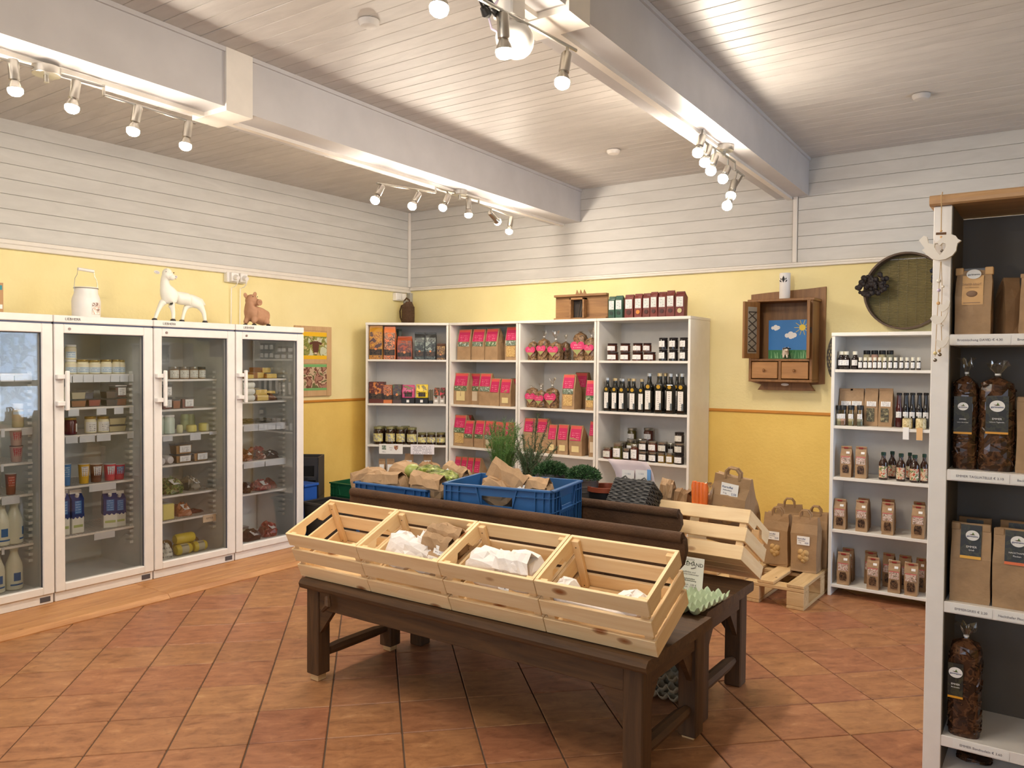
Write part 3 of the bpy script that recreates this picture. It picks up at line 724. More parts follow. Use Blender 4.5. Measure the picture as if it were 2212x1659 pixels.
def carton(label, base, rz, w, h, group=None):
    t = thing('milk_carton', label, 'milk carton', base, rz, group); s = w/2
    MB().cbox(-s, s, -s, s, 0, h*.46, .003).build('carton_base', CARTW, t)
    # blue upper part with a dripping edge on each side
    u = MB().cbox(-s-.0006, s+.0006, -s-.0006, s+.0006, h*.44, h*.80, .003)
    for sg in (0, 1, 2, 3):
        M = Matrix.Rotation(sg*PI/2, 4, 'Z')
        pts = [(-s, h*.45)]
        for i in range(13): x = -s+2*s*i/12; pts.append((x, h*(.40-.055*abs(math.sin(i*PI/4+.6)))))
        pts += [(s, h*.45)]; u.prism(pts, -s-.0012, -s+.001, 'y', M)
    u.add([(-s, -s, h*.795), (s, -s, h*.795), (s, s, h*.795), (-s, s, h*.795), (-s, 0, h*.93), (s, 0, h*.93)], [(0, 1, 5, 4), (2, 3, 4, 5), (1, 2, 5), (3, 0, 4)])
    u.build('blue_top', CARTB, t)
    MB().cbox(-s, s, -.006, .006, h*.915, h, .001).build('seam', PAPERW, t)
    MB().cyl((0, -s*.5, h*.85), (0, -s*.78, h*.915), .011, n=12).build('cap', WHITE, t)
    MB().box(-s*.55, s*.55, -s-.0018, -s-.0012, h*.46, h*.76).build('print', printed('carton_blue', (64, 120, 190), (150, 190, 230), 5, .1), t)
    MB().box(-s*.75, s*.75, -s-.0015, -s, h*.14, h*.20).build('green_stripe', plain('green_stripe', (176, 190, 120), .5), t)
    return t
CARTW = plain('carton_white', (232, 232, 224), .4); CARTB = plain('carton_blue_side', (32, 56, 120), .35)
MILK = plain('milk', (232, 232, 214), .25); CREAMJ = plain('cream_yogurt', (226, 222, 196), .35)
def milk_bottle(label, base, rz, r, h, front=True, group='milk bottles in the left refrigerator'):
    t = thing('milk_bottle', label, 'milk bottle', base, rz, group)
    MB().lathe([(r*.9, 0), (r, h*.02), (r, h*.52), (r*.93, h*.62), (r*.66, h*.76), (r*.48, h*.86), (r*.45, h*.95)], 20).build('milk', MILK, t)
    MB().lathe([(r*.52, h*.945), (r*.54, h*.99), (r*.5, h)], 16).build('cap', plain('milk_cap', (222, 224, 210), .4), t)
    bl = plain('blue_print', (58, 110, 170), .5); o = 0 if front else 1.5
    MB().lathe([(r*1.012, h*.22), (r*1.012, h*.42)], 6, a0=-PI/2-.42+o, a1=-PI/2+.42+o).build('blue_print', bl, t)
    MB().lathe([(r*1.012, h*.11), (r*1.012, h*.15)], 8, a0=-PI/2-.8+o, a1=-PI/2+.8+o).build('blue_band', bl, t)
    return t
# ------------------------------------------------------------------ goods inside the refrigerators
R90 = PI/2
def fp(k, i, pl, pr, yt, sx=.455):
    z = FZ[k][i] if i < len(FZ[k]) else .102
    ya, yb = hx(sx, pl, yt).y, hx(sx, pr, yt).y
    w = min(abs(yb-ya), .40); c = FY[k]+.3; y = max(c-.222+w/2, min(c+.222-w/2, (ya+yb)/2))
    return y, w, hx(sx, (pl+pr)/2, yt).z-z, z+.0005
GOLD = plain('gold_lid', (196, 168, 96), .3, .8); BLUEL = printed('blue_white_label', (214, 224, 232), (120, 160, 200), 5, .1, .9, .4, .5, (.62, (236, 226, 200)))
JYO = plain('jar_yogurt', (232, 224, 190), .3)
FR = ['left refrigerator', 'second refrigerator from the left', 'third refrigerator from the left', 'refrigerator nearest the corner']
# first refrigerator
y, w, h, z = fp(0, 1, 43, 67, 872); jar('food_jar', 'beige jar with pale lid on the second shelf of the left refrigerator', (.455-w/2, y, z), R90, w/2, h, plain('beige_fill', (206, 186, 150), .5), PAPERW, BLUEL, l0=.55, l1=.75)
y, w, h, z = fp(0, 2, 27, 55, 964); PK = plain('pale_pink', (206, 176, 168), .4)
cup('lower pink pot of the stacked pair in the left refrigerator', (.455-w/2, y, z), R90, w/2, h, PK, printed('red_print', (196, 80, 84), (230, 200, 200), 4), lidc=BLACK)
cup('upper pink pot of the stacked pair in the left refrigerator', (.455-w/2, y, z+h+.001), R90, w/2, h*.98, PK, printed('red_print', (196, 80, 84), (230, 200, 200), 4), lidc=PAPERW)
y, w, h, z = fp(0, 3, 16, 40, 1024); cup('brown and red dessert cup in the left refrigerator', (.455-w/2, y, z), R90, w/2, h, plain('brown_cup', (150, 96, 70), .4), printed('orange_print', (200, 90, 60), (230, 200, 180), 4))
for (i, pl, pr, yt, lb, fr) in ((4, -8, 28, 1092, 'left milk bottle on the lowest shelf of the left refrigerator', True), (4, 29, 66, 1087, 'right milk bottle on the lowest shelf of the left refrigerator', False),
                                (5, -20, 17, 1195, 'left milk bottle on the floor of the left refrigerator', True), (5, 19, 56, 1186, 'right milk bottle on the floor of the left refrigerator', True)):
    y, w, h, z = fp(0, i, pl, pr, yt, .45); milk_bottle(lb, (.45-w/2, y, z), R90 if fr else R90-.5, w/2, h, fr)
# second refrigerator
prev = None
for j, (pl, pr, yt) in enumerate(((146, 170.5, 777), (171, 197, 777), (197, 222, 778), (222.6, 246.5, 777), (246.5, 265, 777), (265, 283, 778))):
    y, w, h, z = fp(1, 0, pl, pr, yt, .45); w *= .97
    jar('yogurt_jar', ('%s yogurt jar in the top row of the second refrigerator' % ORD[j]) if j else 'cream jar under the stacked jar in the second refrigerator', (.45-w/2, y, z), R90, w/2, h, JYO, GOLD if j else PAPERW, BLUEL, arc=1.4, l0=.1, l1=.72, lidh=.14, group='yogurt jars in the second refrigerator')
    if j == 0: jar('yogurt_jar', 'cream jar stacked on another jar, top left in the second refrigerator', (.45-w/2, y, z+h+.001), R90, w/2, h*1.02, JYO, PAPERW, BLUEL, arc=1.0, l0=.1, l1=.8, lidh=.12, off=-.4, group='yogurt jars in the second refrigerator')
y, w, h, z = fp(1, 1, 141, 152, 836); bottle('yogurt_bottle', 'slim white yogurt bottle beside the tubs in the second refrigerator', (.45-w/2, y, z), R90, w/2, h, MILK, PAPERW, BLUEL, l0=.3, l1=.6, shoulder=.72, neck=.6)
for (pl, pr, yt, c, lb, st) in ((153, 188, 863, (196, 128, 50), 'tub of orange spread under a cream tub', None), (191, 219, 861, (196, 84, 58), 'tub of red-orange spread, middle of the second shelf', None),
                            (229, 256, 861, (70, 60, 62), 'tub of dark spread with a lilac print', None), (258, 284, 858, (190, 110, 50), 'orange tub beneath a labelled tub', None)):
    y, w, h, z = fp(1, 1, pl, pr, yt, .45); cm = plain('spread_%d_%d_%d' % c, c, .4)
    tub(lb+' in the second refrigerator', (.41, y, z), R90, w*.93, .08, h, cm, lab=False, group='spread tubs in the second refrigerator')
    if pl == 153: tub('cream tub stacked on the orange spread in the second refrigerator', (.41, y, z+h+.001), R90, w*.88, .08, .05, JYO, lab=False, group='spread tubs in the second refrigerator')
    if pl == 258:
        tub('labelled red-brown tub stacked highest in the second refrigerator', (.41, y, z+h+.001), R90, w*.93, .08, .075, plain('redbrown', (140, 70, 40), .4), lidm=PAPERW, group='spread tubs in the second refrigerator')
    if pl == 229: tub('grey-brown tub stacked on the dark spread in the second refrigerator', (.41, y, z+h+.001), R90, w*.93, .08, .05, plain('greybrown', (120, 96, 76), .4), lab=False, group='spread tubs in the second refrigerator')
    if pl == 191: tub('empty-looking grey tub stacked behind the red-orange spread', (.33, y, z+.0), R90, w*.93, .07, h+.05, plain('greyblue', (92, 100, 122), .4), lab=False, group='spread tubs in the second refrigerator')
y, w, h, z = fp(1, 2, 146, 172, 903); jar('beet_jar', 'dark red preserve jar with white label in the second refrigerator', (.45-w/2, y, z), R90, w/2, h, plain('beet', (92, 22, 32), .25), GOLD, PAPERW, arc=.6, off=1.1, l0=.15, l1=.65, lidh=.12)
for j, (pl, pr) in enumerate(((190, 214), (217.5, 242))):
    y, w, h, z = fp(1, 2, pl, pr, 900); jar('quark_jar', '%s of two white jars with white labels in the second refrigerator' % ('left', 'right')[j], (.45-w/2, y, z), R90, w/2, h, JYO, GOLD, LABEL2, l0=.1, l1=.68, lidh=.14, group='white label jars')
y, w, h, z = fp(1, 2, 250, 290, 917); BUT = plain('butter', (228, 214, 164), .45)
tub('lower butter tub of the stacked pair in the second refrigerator', (.41, y, z), R90, w*.93, .08, h, BUT, lab=False); tub('upper butter tub of the stacked pair in the second refrigerator', (.41, y, z+h+.001), R90, w*.9, .08, .05, BUT, lab=False)
CUPB = printed('cup_blue', (90, 140, 190), (220, 230, 240), 5, .1)
for j, (pl, pr, c, lb) in enumerate(((138, 158, (80, 130, 190), 'blue yogurt cup partly behind the door frame'), (175, 199, (226, 180, 50), 'yogurt cup with yellow base'), (201, 227.5, (110, 66, 44), 'yogurt cup with brown base'),
                                     (231, 256, (214, 80, 88), 'yogurt cup with red base and white print'), (258, 282, (200, 66, 80), 'yogurt cup with red base and blue print'))):
    y, w, h, z = fp(1, 3, pl, pr, 1003, .45)
    cup(lb+' in the second refrigerator', (.45-w/2, y, z), R90, w/2, h, plain('cupband%d' % j, c, .4), CUPB if j in (0, 4) else printed('cup_white', (226, 228, 232), (110, 130, 170), 5, .15), group='yogurt cups in the second refrigerator')
for (pl, pr, lb, rz) in ((128, 152, 'blue and white milk carton partly hidden by the door frame', 0), (155, 183, 'blue and white milk carton second from the left', 0), (229, 258, 'blue and white milk carton turned to show its side', -.35), (261, 286, 'blue and white milk carton at the right end of the row', -.1)):
    y, w, h, z = fp(1, 4, pl, pr, 1060, .44); w = min(w, .085); carton(lb, (.44-w/2, y, z), R90+rz, w*.93, h, 'milk cartons')
# third refrigerator
LGREY = printed('grey_drawing_label', (222, 220, 210), (110, 104, 96), 4, .1, .9, .5)
for j, (pl, pr) in enumerate(((371, 391.4), (392.6, 413), (414, 432.5), (433, 448))):
    y, w, h, z = fp(2, 0, pl, pr, 792.5, .45); w = min(w, .075)*.97; jar('pate_jar', '%s low jar with sketched label, top shelf of the third refrigerator' % ORD[j], (.45-w/2, y, z), R90, w/2, h, plain('pate', (150, 116, 70), .4), STEEL if j < 3 else BLACK, LGREY, l0=.1, l1=.72, lidh=.2, group='low jars in the third refrigerator')
SA = plain('salad_red', (170, 72, 40), .4); SO = plain('salad_orange', (200, 120, 50), .4)
for (pl, pr, yt, c, lb, up2) in ((352, 373, 859, SA, 'red salad tub under a stacked tub', 1), (374, 391, 862, SO, 'orange salad tub without label', 0), (393, 421, 858, SA, 'red salad tub with white label', 0)):
    y, w, h, z = fp(2, 1, pl, pr, yt, .45); tub(lb+' in the third refrigerator', (.41, y, z), R90, w*.93, .08, h, c, lab='without' not in lb, group='salad tubs')
    if up2: tub('clear labelled tub stacked above red salad in the third refrigerator', (.41, y, z+h+.001), R90, w*.93, .08, .085, plain('pale_fill', (200, 196, 190), .5), group='salad tubs')
for j, (pl, pr) in enumerate(((340, 358), (359.5, 383))):
    y, w, h, z = fp(2, 2, pl, pr, 897, .45); jar('milk_jar', ('tall milky glass jar half behind the door frame', 'tall milky glass jar with white lid in the third refrigerator')[j], (.45-w/2, y, z), R90, w/2, h, plain('milky', (206, 218, 204), .3), PAPERW, None, lidh=.1)
CHB = plain('soft_cheese', (228, 216, 130), .5); CHW = plain('soft_cheese_white', (222, 218, 176), .5); CHG = plain('soft_cheese_green', (180, 190, 140), .5)
def cheese(lb, x, y, z, r, h, m): 
    t = tag(MB().lathe([(r*.7, 0), (r*.97, h*.12), (r, h*.4), (r, h*.7), (r*.93, h*.92), (r*.7, h)], 16).build('soft_cheese', m, None, (x, y, z)), lb, 'cheese', 'round soft cheeses'); return t
for (pl, pr, yt, sx, m, lb) in ((386, 398, 918, .45, CHW, 'pale soft cheese nearest the milky jars'), (410, 430, 918, .46, CHB, 'yellow soft cheese above the tilted tag'), (436, 454, 914, .45, CHB, 'yellow soft cheese second from the right'), (455, 471, 914, .45, CHW, 'white soft cheese at the right end of the shelf')):
    y, w, h, z = fp(2, 2, pl, pr, yt, sx); cheese(lb, sx-w/2, y, z, w/2*.98, h, m)
for (pl, pr, lb) in ((395.6, 412, 'left green-white cheese at the back of the third refrigerator'), (413, 429, 'right green-white cheese at the back of the third refrigerator')):
    y, w, h, z = fp(2, 2, pl, pr, 895, .28); cheese(lb, .28-w/2, y, z, w/2*.98, h, CHG)
MANGO = plain('orange_tub_fill', (206, 160, 84), .45)
for (pl, pr, yt, lb, st) in ((379, 416, 981, 'lower amber tub with white label', 1), (418, 452, 975, 'right amber tub with white label', 0)):
    y, w, h, z = fp(2, 3, pl, pr, yt, .45); tub(lb+' in the third refrigerator', (.41, y, z), R90, w*.92, .08, h, MANGO, group='amber tubs')
    if st: tub('upper amber tub stacked in the third refrigerator', (.41, y, z+h+.001), R90, w*.95, .08, .07, MANGO, group='amber tubs')
for (pl, pr, lb) in ((344, 359.5, 'white wrapped roll half behind the door frame'), (360.7, 378, 'white wrapped roll end-on beside amber tubs')):
    y, w, h, z = fp(2, 3, pl, pr, 978, .46); roll(lb, (.38, y, z), 0, w/2*.97, .16, plain('white_wrap', (214, 208, 208), .5), name='wrapped_roll', cat='wrapped roll')
LEAFY = blotch('salad_pack', [(90, 110, 60), (150, 160, 90), (110, 90, 60), (70, 96, 50)], 40)
y, w, h, z = fp(2, 4, 354, 402, 1036, .44); packet('leafy salad pack with big white label in the third refrigerator', (.37, y, z), R90, w*.9, .14, h, LEAFY, 3, name='salad_pack', cat='packaged salad')
y, w, h, z = fp(2, 4, 406, 436, 1030, .40); packet('grey-brown clear pack beside the leafy salad pack', (.34, y, z), R90, w*.9, .16, h*.9, plain('greige', (140, 130, 112), .4), 4, name='food_pack', cat='packaged food')
y, w, h, z = fp(2, 4, 441, 462, 1040, .42); packet('flat glossy pack at the right of the salad shelf', (.36, y, z), R90, w, .14, .02, plain('grey_film', (150, 150, 144), .25), 5, name='food_pack', cat='packaged food', lab=False)
y, w, h, z = fp(2, 5, 354, 378, 1088, .45); wedge('pale cheese block at the left of the lowest shelf of the third refrigerator', (.38, y, z), (0, 0, R90), w, .13, h, CHW, CHB)
y, w, h, z = fp(2, 5, 389, 420, 1085, .42); packet('orange-brown cheese pack leaning on the lowest shelf of the third refrigerator', (.35, y, z), R90-.2, w, .14, h*.8, plain('orange_pack', (170, 108, 66), .35), 6, name='cheese_pack', cat='packaged cheese')
y, w, h, z = fp(2, 5, 440, 470, 1100, .40); packet('thin red-brown pack at the right of the lowest shelf of the third refrigerator', (.32, y, z), R90, w, .12, .018, plain('rb_pack', (120, 70, 56), .35), 8, lab=False)
YR = plain('yellow_rind', (214, 190, 60), .4); BRR = plain('brown_rind', (150, 124, 76), .5); BND = printed('roll_wrap', (190, 182, 150), (90, 86, 80), 4)
zz = .1025
for (pl, pr, yt, sx, lb, m, bn, zo) in ((382, 424, 1178, .40, 'yellow cheese roll at the back of the lower layer', YR, BND, 0), (384, 420, 1180, .47, 'yellow cheese roll at the front left of the lower layer', YR, BND, 0), (422, 452, 1180, .47, 'yellow cheese roll at the front right of the lower layer', YR, BND, 0),
                               (382, 426, 1155, .44, 'yellow cheese roll lying on top of the others', YR, None, 1), (428, 464, 1150, .32, 'brown cheese roll at the back right', BRR, BND, 0)):
    y, w, h, z = fp(2, 6, pl, pr, yt, sx); r = .036
    roll(lb, (sx-r, y, z+(.066 if zo else 0)), 0, r, w*.97, m, bn, 'cheese rolls on the refrigerator floor', ax=(.0, 1, 0))
y, w, h, z = fp(2, 6, 353, 378, 1185, .48); packet('grey printed carton pack at the lower left of the third refrigerator', (.42, y, z), R90, w, .12, .09, LGREY, 9, name='food_pack', cat='packaged food', lab=False)
y, w, h, z = fp(2, 6, 354, 378, 1160, .33); roll('brown cheese roll at the back left', (.27, y, z), 0, .04, w, BRR, None, 'cheese rolls on the refrigerator floor', ax=(0, 1, 0))
# fourth refrigerator
RIND = plain('hard_rind', (176, 118, 56), .5); HC = plain('hard_cheese', (222, 190, 110), .45)
for (pl, pr, yt, sx, hh, lb, rz, zo) in ((529, 553, 806, .46, .03, 'flat grey-labelled cheese at the left', .1, 0), (545, 578, 800, .42, .045, 'large cheese block with orange rind', .5, 0), (584, 608, 803, .43, .035, 'orange-edged cheese lying under another', -.1, 0), (580, 610, 792, .36, .04, 'grey-labelled cheese block at the right rear', .35, .04)):
    y, w, h, z = fp(3, 0, pl, pr, yt, sx); wedge(lb+' on the top shelf of the corner refrigerator', (sx-.07, y, z+zo), (0, 0, R90+rz), w*.85, .11, hh, RIND, HC, 'cheese blocks in the corner refrigerator')
y, w, h, z = fp(3, 1, 525, 553, 857, .46); WR = plain('white_rind', (226, 226, 220), .6)
for j, nm in enumerate(('bottom', 'middle', 'top')): roll('%s white cheese roll of the stack in the corner refrigerator' % nm, (.44, y, z+j*.047), 0, .0235, w*.95, WR, None, 'stacked white cheese rolls', ax=(0, 1, 0))
y, w, h, z = fp(3, 1, 556, 583, 840, .44); wedge('lower yellow cheese beside white rolls', (.38, y, z), (0, 0, R90), w*.9, .11, .045, RIND, HC, lab=False); wedge('upper grey-topped cheese beside white rolls', (.37, y, z+.046), (.08, 0, R90), w*.85, .10, .04, HC, HC)
y, w, h, z = fp(3, 1, 586, 616, 846, .43); packet('red-brown pack under yellow cheese in the corner refrigerator', (.37, y, z), R90, w*.9, .12, .045, plain('smoked', (130, 84, 60), .3), 11, lab=False); wedge('small yellow cheese strip on a brown pack', (.38, y, z+.05), (0, .05, R90+.1), w*.8, .05, .022, plain('dark_rind', (60, 46, 36), .4), HC, lab=False)
for j, (pl, pr, m) in enumerate(((530, 566, (72, 64, 42)), (568, 606, (104, 98, 84)))):
    y, w, h, z = fp(3, 2, pl, pr, 903, .42); packet('%s flat dark pack on the third shelf of the corner refrigerator' % ('left', 'right')[j], (.34, y, z), R90, w*.92, .14, .026, plain('flatpack%d' % j, m, .3), 12+j, lab=False, name='food_pack', cat='packaged food')
MEAT = blotch('meat', [(96, 40, 30), (140, 66, 48), (110, 50, 38), (160, 96, 76)], 26, .22); MEATR = blotch('meat_red', [(140, 40, 40), (170, 64, 58), (120, 44, 40), (190, 110, 100)], 26, .22); MEATD = plain('dark_sausage', (64, 38, 32), .25)
G4 = 'vacuum packed meats in the corner refrigerator'
for j, (i, pl, pr, yt, sx, m, dd, lb) in enumerate(((3, 527, 551, 975, .46, MEAT, .12, 'meat pack with white label at the left of the fourth shelf'), (3, 556, 578, 976, .45, MEAT, .12, 'meat pack with torn label, middle of the fourth shelf'), (3, 586, 620, 974, .45, MEATD, .12, 'dark meat pack under a large tilted white label'),
        (3, 553, 590, 966, .30, MEATR, .10, 'long reddish sausage pack behind the fourth shelf packs'), (4, 526, 546, 1046, .45, MEATD, .12, 'dark pack at the left of the fifth shelf'), (4, 554, 590, 1040, .44, MEATR, .12, 'pale red meat pack in the middle of the fifth shelf'),
        (4, 597, 619, 1034, .42, MEAT, .12, 'brown folded meat pack at the right of the fifth shelf'))):
    y, w, h, z = fp(3, i, pl, pr, yt, sx); packet(lb+', corner refrigerator', (sx-dd/2, y, z), R90, w*.9, dd, min(max(h, .03), .075), m, 20+j, G4, lab=j not in (3, 6), labrot=.5 if j == 2 else .2)
for (pl, pr, yt, sx, m, hh, lb, q) in ((534, 570, 1150, .49, MEATD, .07, 'dark sausage packs with pale label on the floor of the corner refrigerator', 31), (574, 606, 1140, .46, MEATR, .09, 'bright red meat pack on the floor of the corner refrigerator', 32)):
    y, w, h, z = fp(3, 6, pl, pr, yt, sx); packet(lb, (sx-.07, y, z), R90, w*.9, .13, hh, m, q, G4)
y, w, h, z = fp(3, 6, 516, 539, 1130, .40); tub('tall clear tub at the lower left of the corner refrigerator', (.34, y, z), R90, w, .1, h*.75, JYO, lab=False)
# ------------------------------------------------------------------ white shelving along the back wall
def shelf_unit(label, base, rz, w, d, h, zs, th=.019, back=SHELFIN, group=None, topcap=True, foot=.06):
    # base: front left bottom corner, front edge along +X
    t = thing('shelving_unit', label, 'shelf', base, rz, group)
    for x in (0, w-th): MB().cbox(x, x+th, 0, d, 0, h-(.022 if topcap else 0), .0015).build('side_panel', SHELFW, t)
    MB().cbox(-.002 if topcap else th, w+.002 if topcap else w-th, -.004 if topcap else .0, d, h-.022, h, .002).build('top_panel', SHELFW, t)
    MB().box(th, w-th, d-.008, d-.002, .03, h-.022).build('back_panel', back, t)
    for z in zs: MB().cbox(th, w-th, .003, d-.008, z-.018, z, .0015).build('shelf', SHELFW, t)
    return t
YF = -.39; ZS = [1.440, 1.048, .680, .332, .06]; ZT = 1.766
XU = [.835, 1.578, 2.318, 3.085]
g = 'white shelving units along the back wall'
shelf_unit('white shelving unit full of pink-labelled paper bags, beside the corner unit', (XU[0], YF, 0), 0, XU[1]-XU[0]-.006, .378, ZT, ZS, group=g)
shelf_unit('white shelving unit with heart-labelled pasta bags on its upper shelves', (XU[1], YF, 0), 0, XU[2]-XU[1]-.006, .378, ZT, ZS, group=g)
shelf_unit('white shelving unit with dark bottles and jam jars', (XU[2], YF, 0), 0, XU[3]-XU[2], .378, ZT, ZS, group=g)
A1 = Vector((.832, -.392, 0)); ANG = math.atan2(.38, .61); DX = Vector((math.cos(ANG), math.sin(ANG), 0)); NX = Vector((math.sin(ANG), -math.cos(ANG), 0))
ub = hit(A1, NX, 790, 697); W1 = (A1-Vector((ub.x, ub.y, 0))).dot(DX); B1 = A1-DX*W1
shelf_unit('white shelving unit set across the corner with coffee and honey', B1, ANG, W1-.003, .36, ZT, ZS, group=g)
def pick(sh, pl, pr, yt, set_, d, unit=0):
    # product on shelf sh whose front sits set_ behind the shelf edge: centre point, width, height
    z = ZS[sh]
    if unit == 1: p0, n, rz = A1-NX*set_, NX, ANG
    else: p0, n, rz = Vector((0, YF+set_, 0)), Vector((0, -1, 0)), 0.0
    a, b_, m = hit(p0, n, pl, yt), hit(p0, n, pr, yt), hit(p0, n, (pl+pr)/2, yt)
    c = (a+b_)/2-Vector(n)*(d/2); w = (b_-a).length
    if unit == 1:
        u = (c-B1).dot(DX); w = min(w, W1*.4); k = max(.024+w/2, min(W1-.026-w/2, u)); c = c+DX*(k-u)
    else:
        q = 0 if c.x < XU[1] else 1 if c.x < XU[2] else 2
        c.x = max(XU[q]+.022+w/2, min(XU[q+1]-.026-w/2, c.x))
    c.z = z+.0005
    return c, w, min(m.z-z, ((ZT-.022) if sh == 0 else ZS[sh-1]-.018)-z-.006), rz
UN = {1: 'corner shelving unit', 2: 'shelving unit beside the corner', 3: 'middle shelving unit', 4: 'right shelving unit'}
RW = ['top', 'second', 'third', 'fourth', 'bottom']
# corner unit, row 1: coffee pouches
def art(name, cols, s=26): return blotch(name, cols, s, .28)
CD = plain('coffee_dark', (40, 32, 30), .3)
for (pl, pr, yt, top, cols, lb) in ((797, 826, 703, (206, 148, 44), [(206, 148, 44), (150, 90, 50), (206, 148, 44), (84, 56, 50)], 'golden yellow coffee pouch, tallest at the left'),
        (829, 854, 706, (228, 128, 70), [(228, 128, 70), (90, 74, 60), (206, 140, 90), (160, 110, 90)], 'orange coffee pouch second from the left'),
        (858, 890, 727, (170, 74, 36), [(170, 74, 36), (120, 60, 36), (96, 50, 50), (150, 90, 50)], 'rust red coffee pouch'),
        (895, 918, 719, (40, 42, 42), [(44, 46, 44), (70, 78, 72), (44, 46, 44), (110, 120, 110)], 'left black coffee pouch'),
        (918, 942, 719, (44, 46, 44), [(44, 46, 44), (90, 98, 92), (44, 46, 44), (150, 160, 150)], 'right black coffee pouch with a bright sheen'),  # paler greys in its artwork stand in for the sheen
        (943, 962, 742, (90, 60, 40), [(90, 60, 40), (180, 140, 70), (70, 46, 34), (130, 96, 50)], 'small brown coffee pouch at the right end')):
    c, w, h, rz = pick(0, pl, pr, yt, .03, .07, 1); pm = plain('pouch_%d_%d_%d' % top, top, .28)
    t = kraft_bag('coffee_pouch', lb+' on the corner unit', c, rz, w*.96, .07, h, [('artwork', -.47, .47, .30, .82, art('art_'+lb[:9].replace(' ', '_'), cols)), ('dark_band', -.48, .48, .12, .31, printed('coffee_band', (34, 28, 28), (120, 96, 70), 4, .15)), ('lower_print', -.46, .46, .01, .11, art('art2_'+lb[:9].replace(' ', '_'), cols, 50))], pm, True, 'coffee pouches', taper=.75)
    MB().cyl((0, -.07/2-.005, h*.31), (0, -.07/2-.0075, h*.31), w*.09, n=14).build('seal', plain('orange_seal', (222, 140, 90), .5), t)
c, w, h, rz = pick(0, 856, 867, 711, .14, .05, 1); kraft_bag('coffee_pouch', 'dark green narrow pouch standing behind the rust red pouch', c, rz, w, .05, h, [], plain('dark_green', (44, 58, 44), .4), group='coffee pouches')
# row 2
for (pl, pr, yt, top, cols, lb) in ((794, 826, 825, (96, 42, 30), [(96, 42, 30), (96, 42, 30), (110, 60, 50), (206, 130, 60)], 'dark red coffee box, largest at the left'),
        (828, 847, 832, (206, 116, 60), [(206, 116, 60), (110, 80, 60), (206, 140, 100), (150, 80, 60)], 'orange coffee box'),
        (848, 867, 831, (84, 64, 60), [(84, 64, 60), (70, 76, 92), (110, 80, 60), (90, 110, 80)], 'brown-grey coffee box')):
    c, w, h, rz = pick(1, pl, pr, yt, .03, .10, 1); t = thing('coffee_box', lb+' on the second shelf of the corner unit', 'box', c, rz, 'coffee boxes')
    MB().cbox(-w/2, w/2, -.05, .05, 0, h, .002).build('carton', plain('box_%d_%d_%d' % top, top, .4), t)
    MB().box(-w*.48, w*.48, -.0515, -.05, h*.46, h*.98).build('artwork', art('bart_'+lb[:6].replace(' ', '_'), cols, 40), t)
    MB().box(-w*.5, w*.5, -.052, -.05, h*.2, h*.46).build('dark_band', printed('coffee_band', (34, 28, 28), (120, 96, 70), 4, .15), t)
    MB().cyl((0, -.052, h*.47), (0, -.0545, h*.47), .012, n=14).build('seal', plain('orange_seal', (222, 140, 90), .5), t)
for (pl, pr, yt, col, lb) in ((868, 896, 832, (206, 70, 120), 'pink sweet bag'), (898, 925, 831, (232, 200, 30), 'yellow sweet bag')):
    c, w, h, rz = pick(1, pl, pr, yt, .05, .05, 1); c2 = c-DX*0+NX*.02
    bx = thing('display_box', 'black display box under the %s' % lb, 'box', c, rz, 'display boxes'); MB().cbox(-w/2, w/2, -.045, .05, 0, h*.30, .002).build('tray', BLACK, bx); MB().box(-.012, .012, -.0465, -.045, h*.06, h*.2).build('price_sticker', PAPERW, bx)
    c.z += h*.30+.001; kraft_bag('sweet_bag', '%s standing in a black display box' % lb, c, rz, w*.94, .045, h*.69, [('artwork', -.4, .4, .30, .95, art('sweet_'+lb[:4], [col, col, tuple(int(q*.6) for q in col), (120, 110, 60)])), ('name_plate', -.3, .3, .08, .42, printed('coffee_band', (34, 28, 28), (120, 96, 70), 4, .15))], plain('sweet_%d' % col[2], col, .3), True, 'sweet bags')
c, w, h, rz = pick(1, 926, 935, 840, .05, .05, 1); t = thing('bar_display', 'narrow black box of greenish bars beside the grey boxes', 'box', c, rz); MB().cbox(-w/2, w/2, -.03, .04, 0, h*.2).build('tray', BLACK, t)
for q in range(4): MB().box(-w/2+q*w/4+.001, -w/2+q*w/4+w/4-.001, -.02, .0, h*.2, h*(.92+.03*(q % 2))).build('bar', plain('bar_green', (110, 100, 76), .4), t)
for j, (pl, pr, lb) in enumerate(((936, 948, 'left grey display box of orange bars'), (949, 961, 'right grey display box of red bars'))):
    c, w, h, rz = pick(1, pl, pr, 838, .04, .08, 1); t = thing('bar_display', lb+' at the right end', 'box', c, rz, 'grey bar boxes')
    pts = [(-w/2, 0), (w/2, 0), (w/2, h*.52), (w*.3, h*.5), (w*.15, h*.34), (-w*.15, h*.34), (-w*.3, h*.5), (-w/2, h*.52)]
    MB().prism(pts, -.042, -.038).box(-w/2, -w/2+.002, -.04, .04, 0, h*.5).box(w/2-.002, w/2, -.04, .04, 0, h*.5).build('tray', plain('pale_grey_card', (176, 168, 160), .6), t)
    for q in range(5): MB().box(-w*.42, w*.42, -.03+q*.014, -.02+q*.014, .002, h*(.9+.025*q)).build('bar', art('bars%d' % j, [(196, 100, 60) if j == 0 else (206, 60, 80), (90, 60, 40), (70, 70, 40)], 60), t)
    MB().box(-w*.26, w*.26, -.0435, -.042, h*.12, h*.24).build('price_sticker', PAPERW, t)
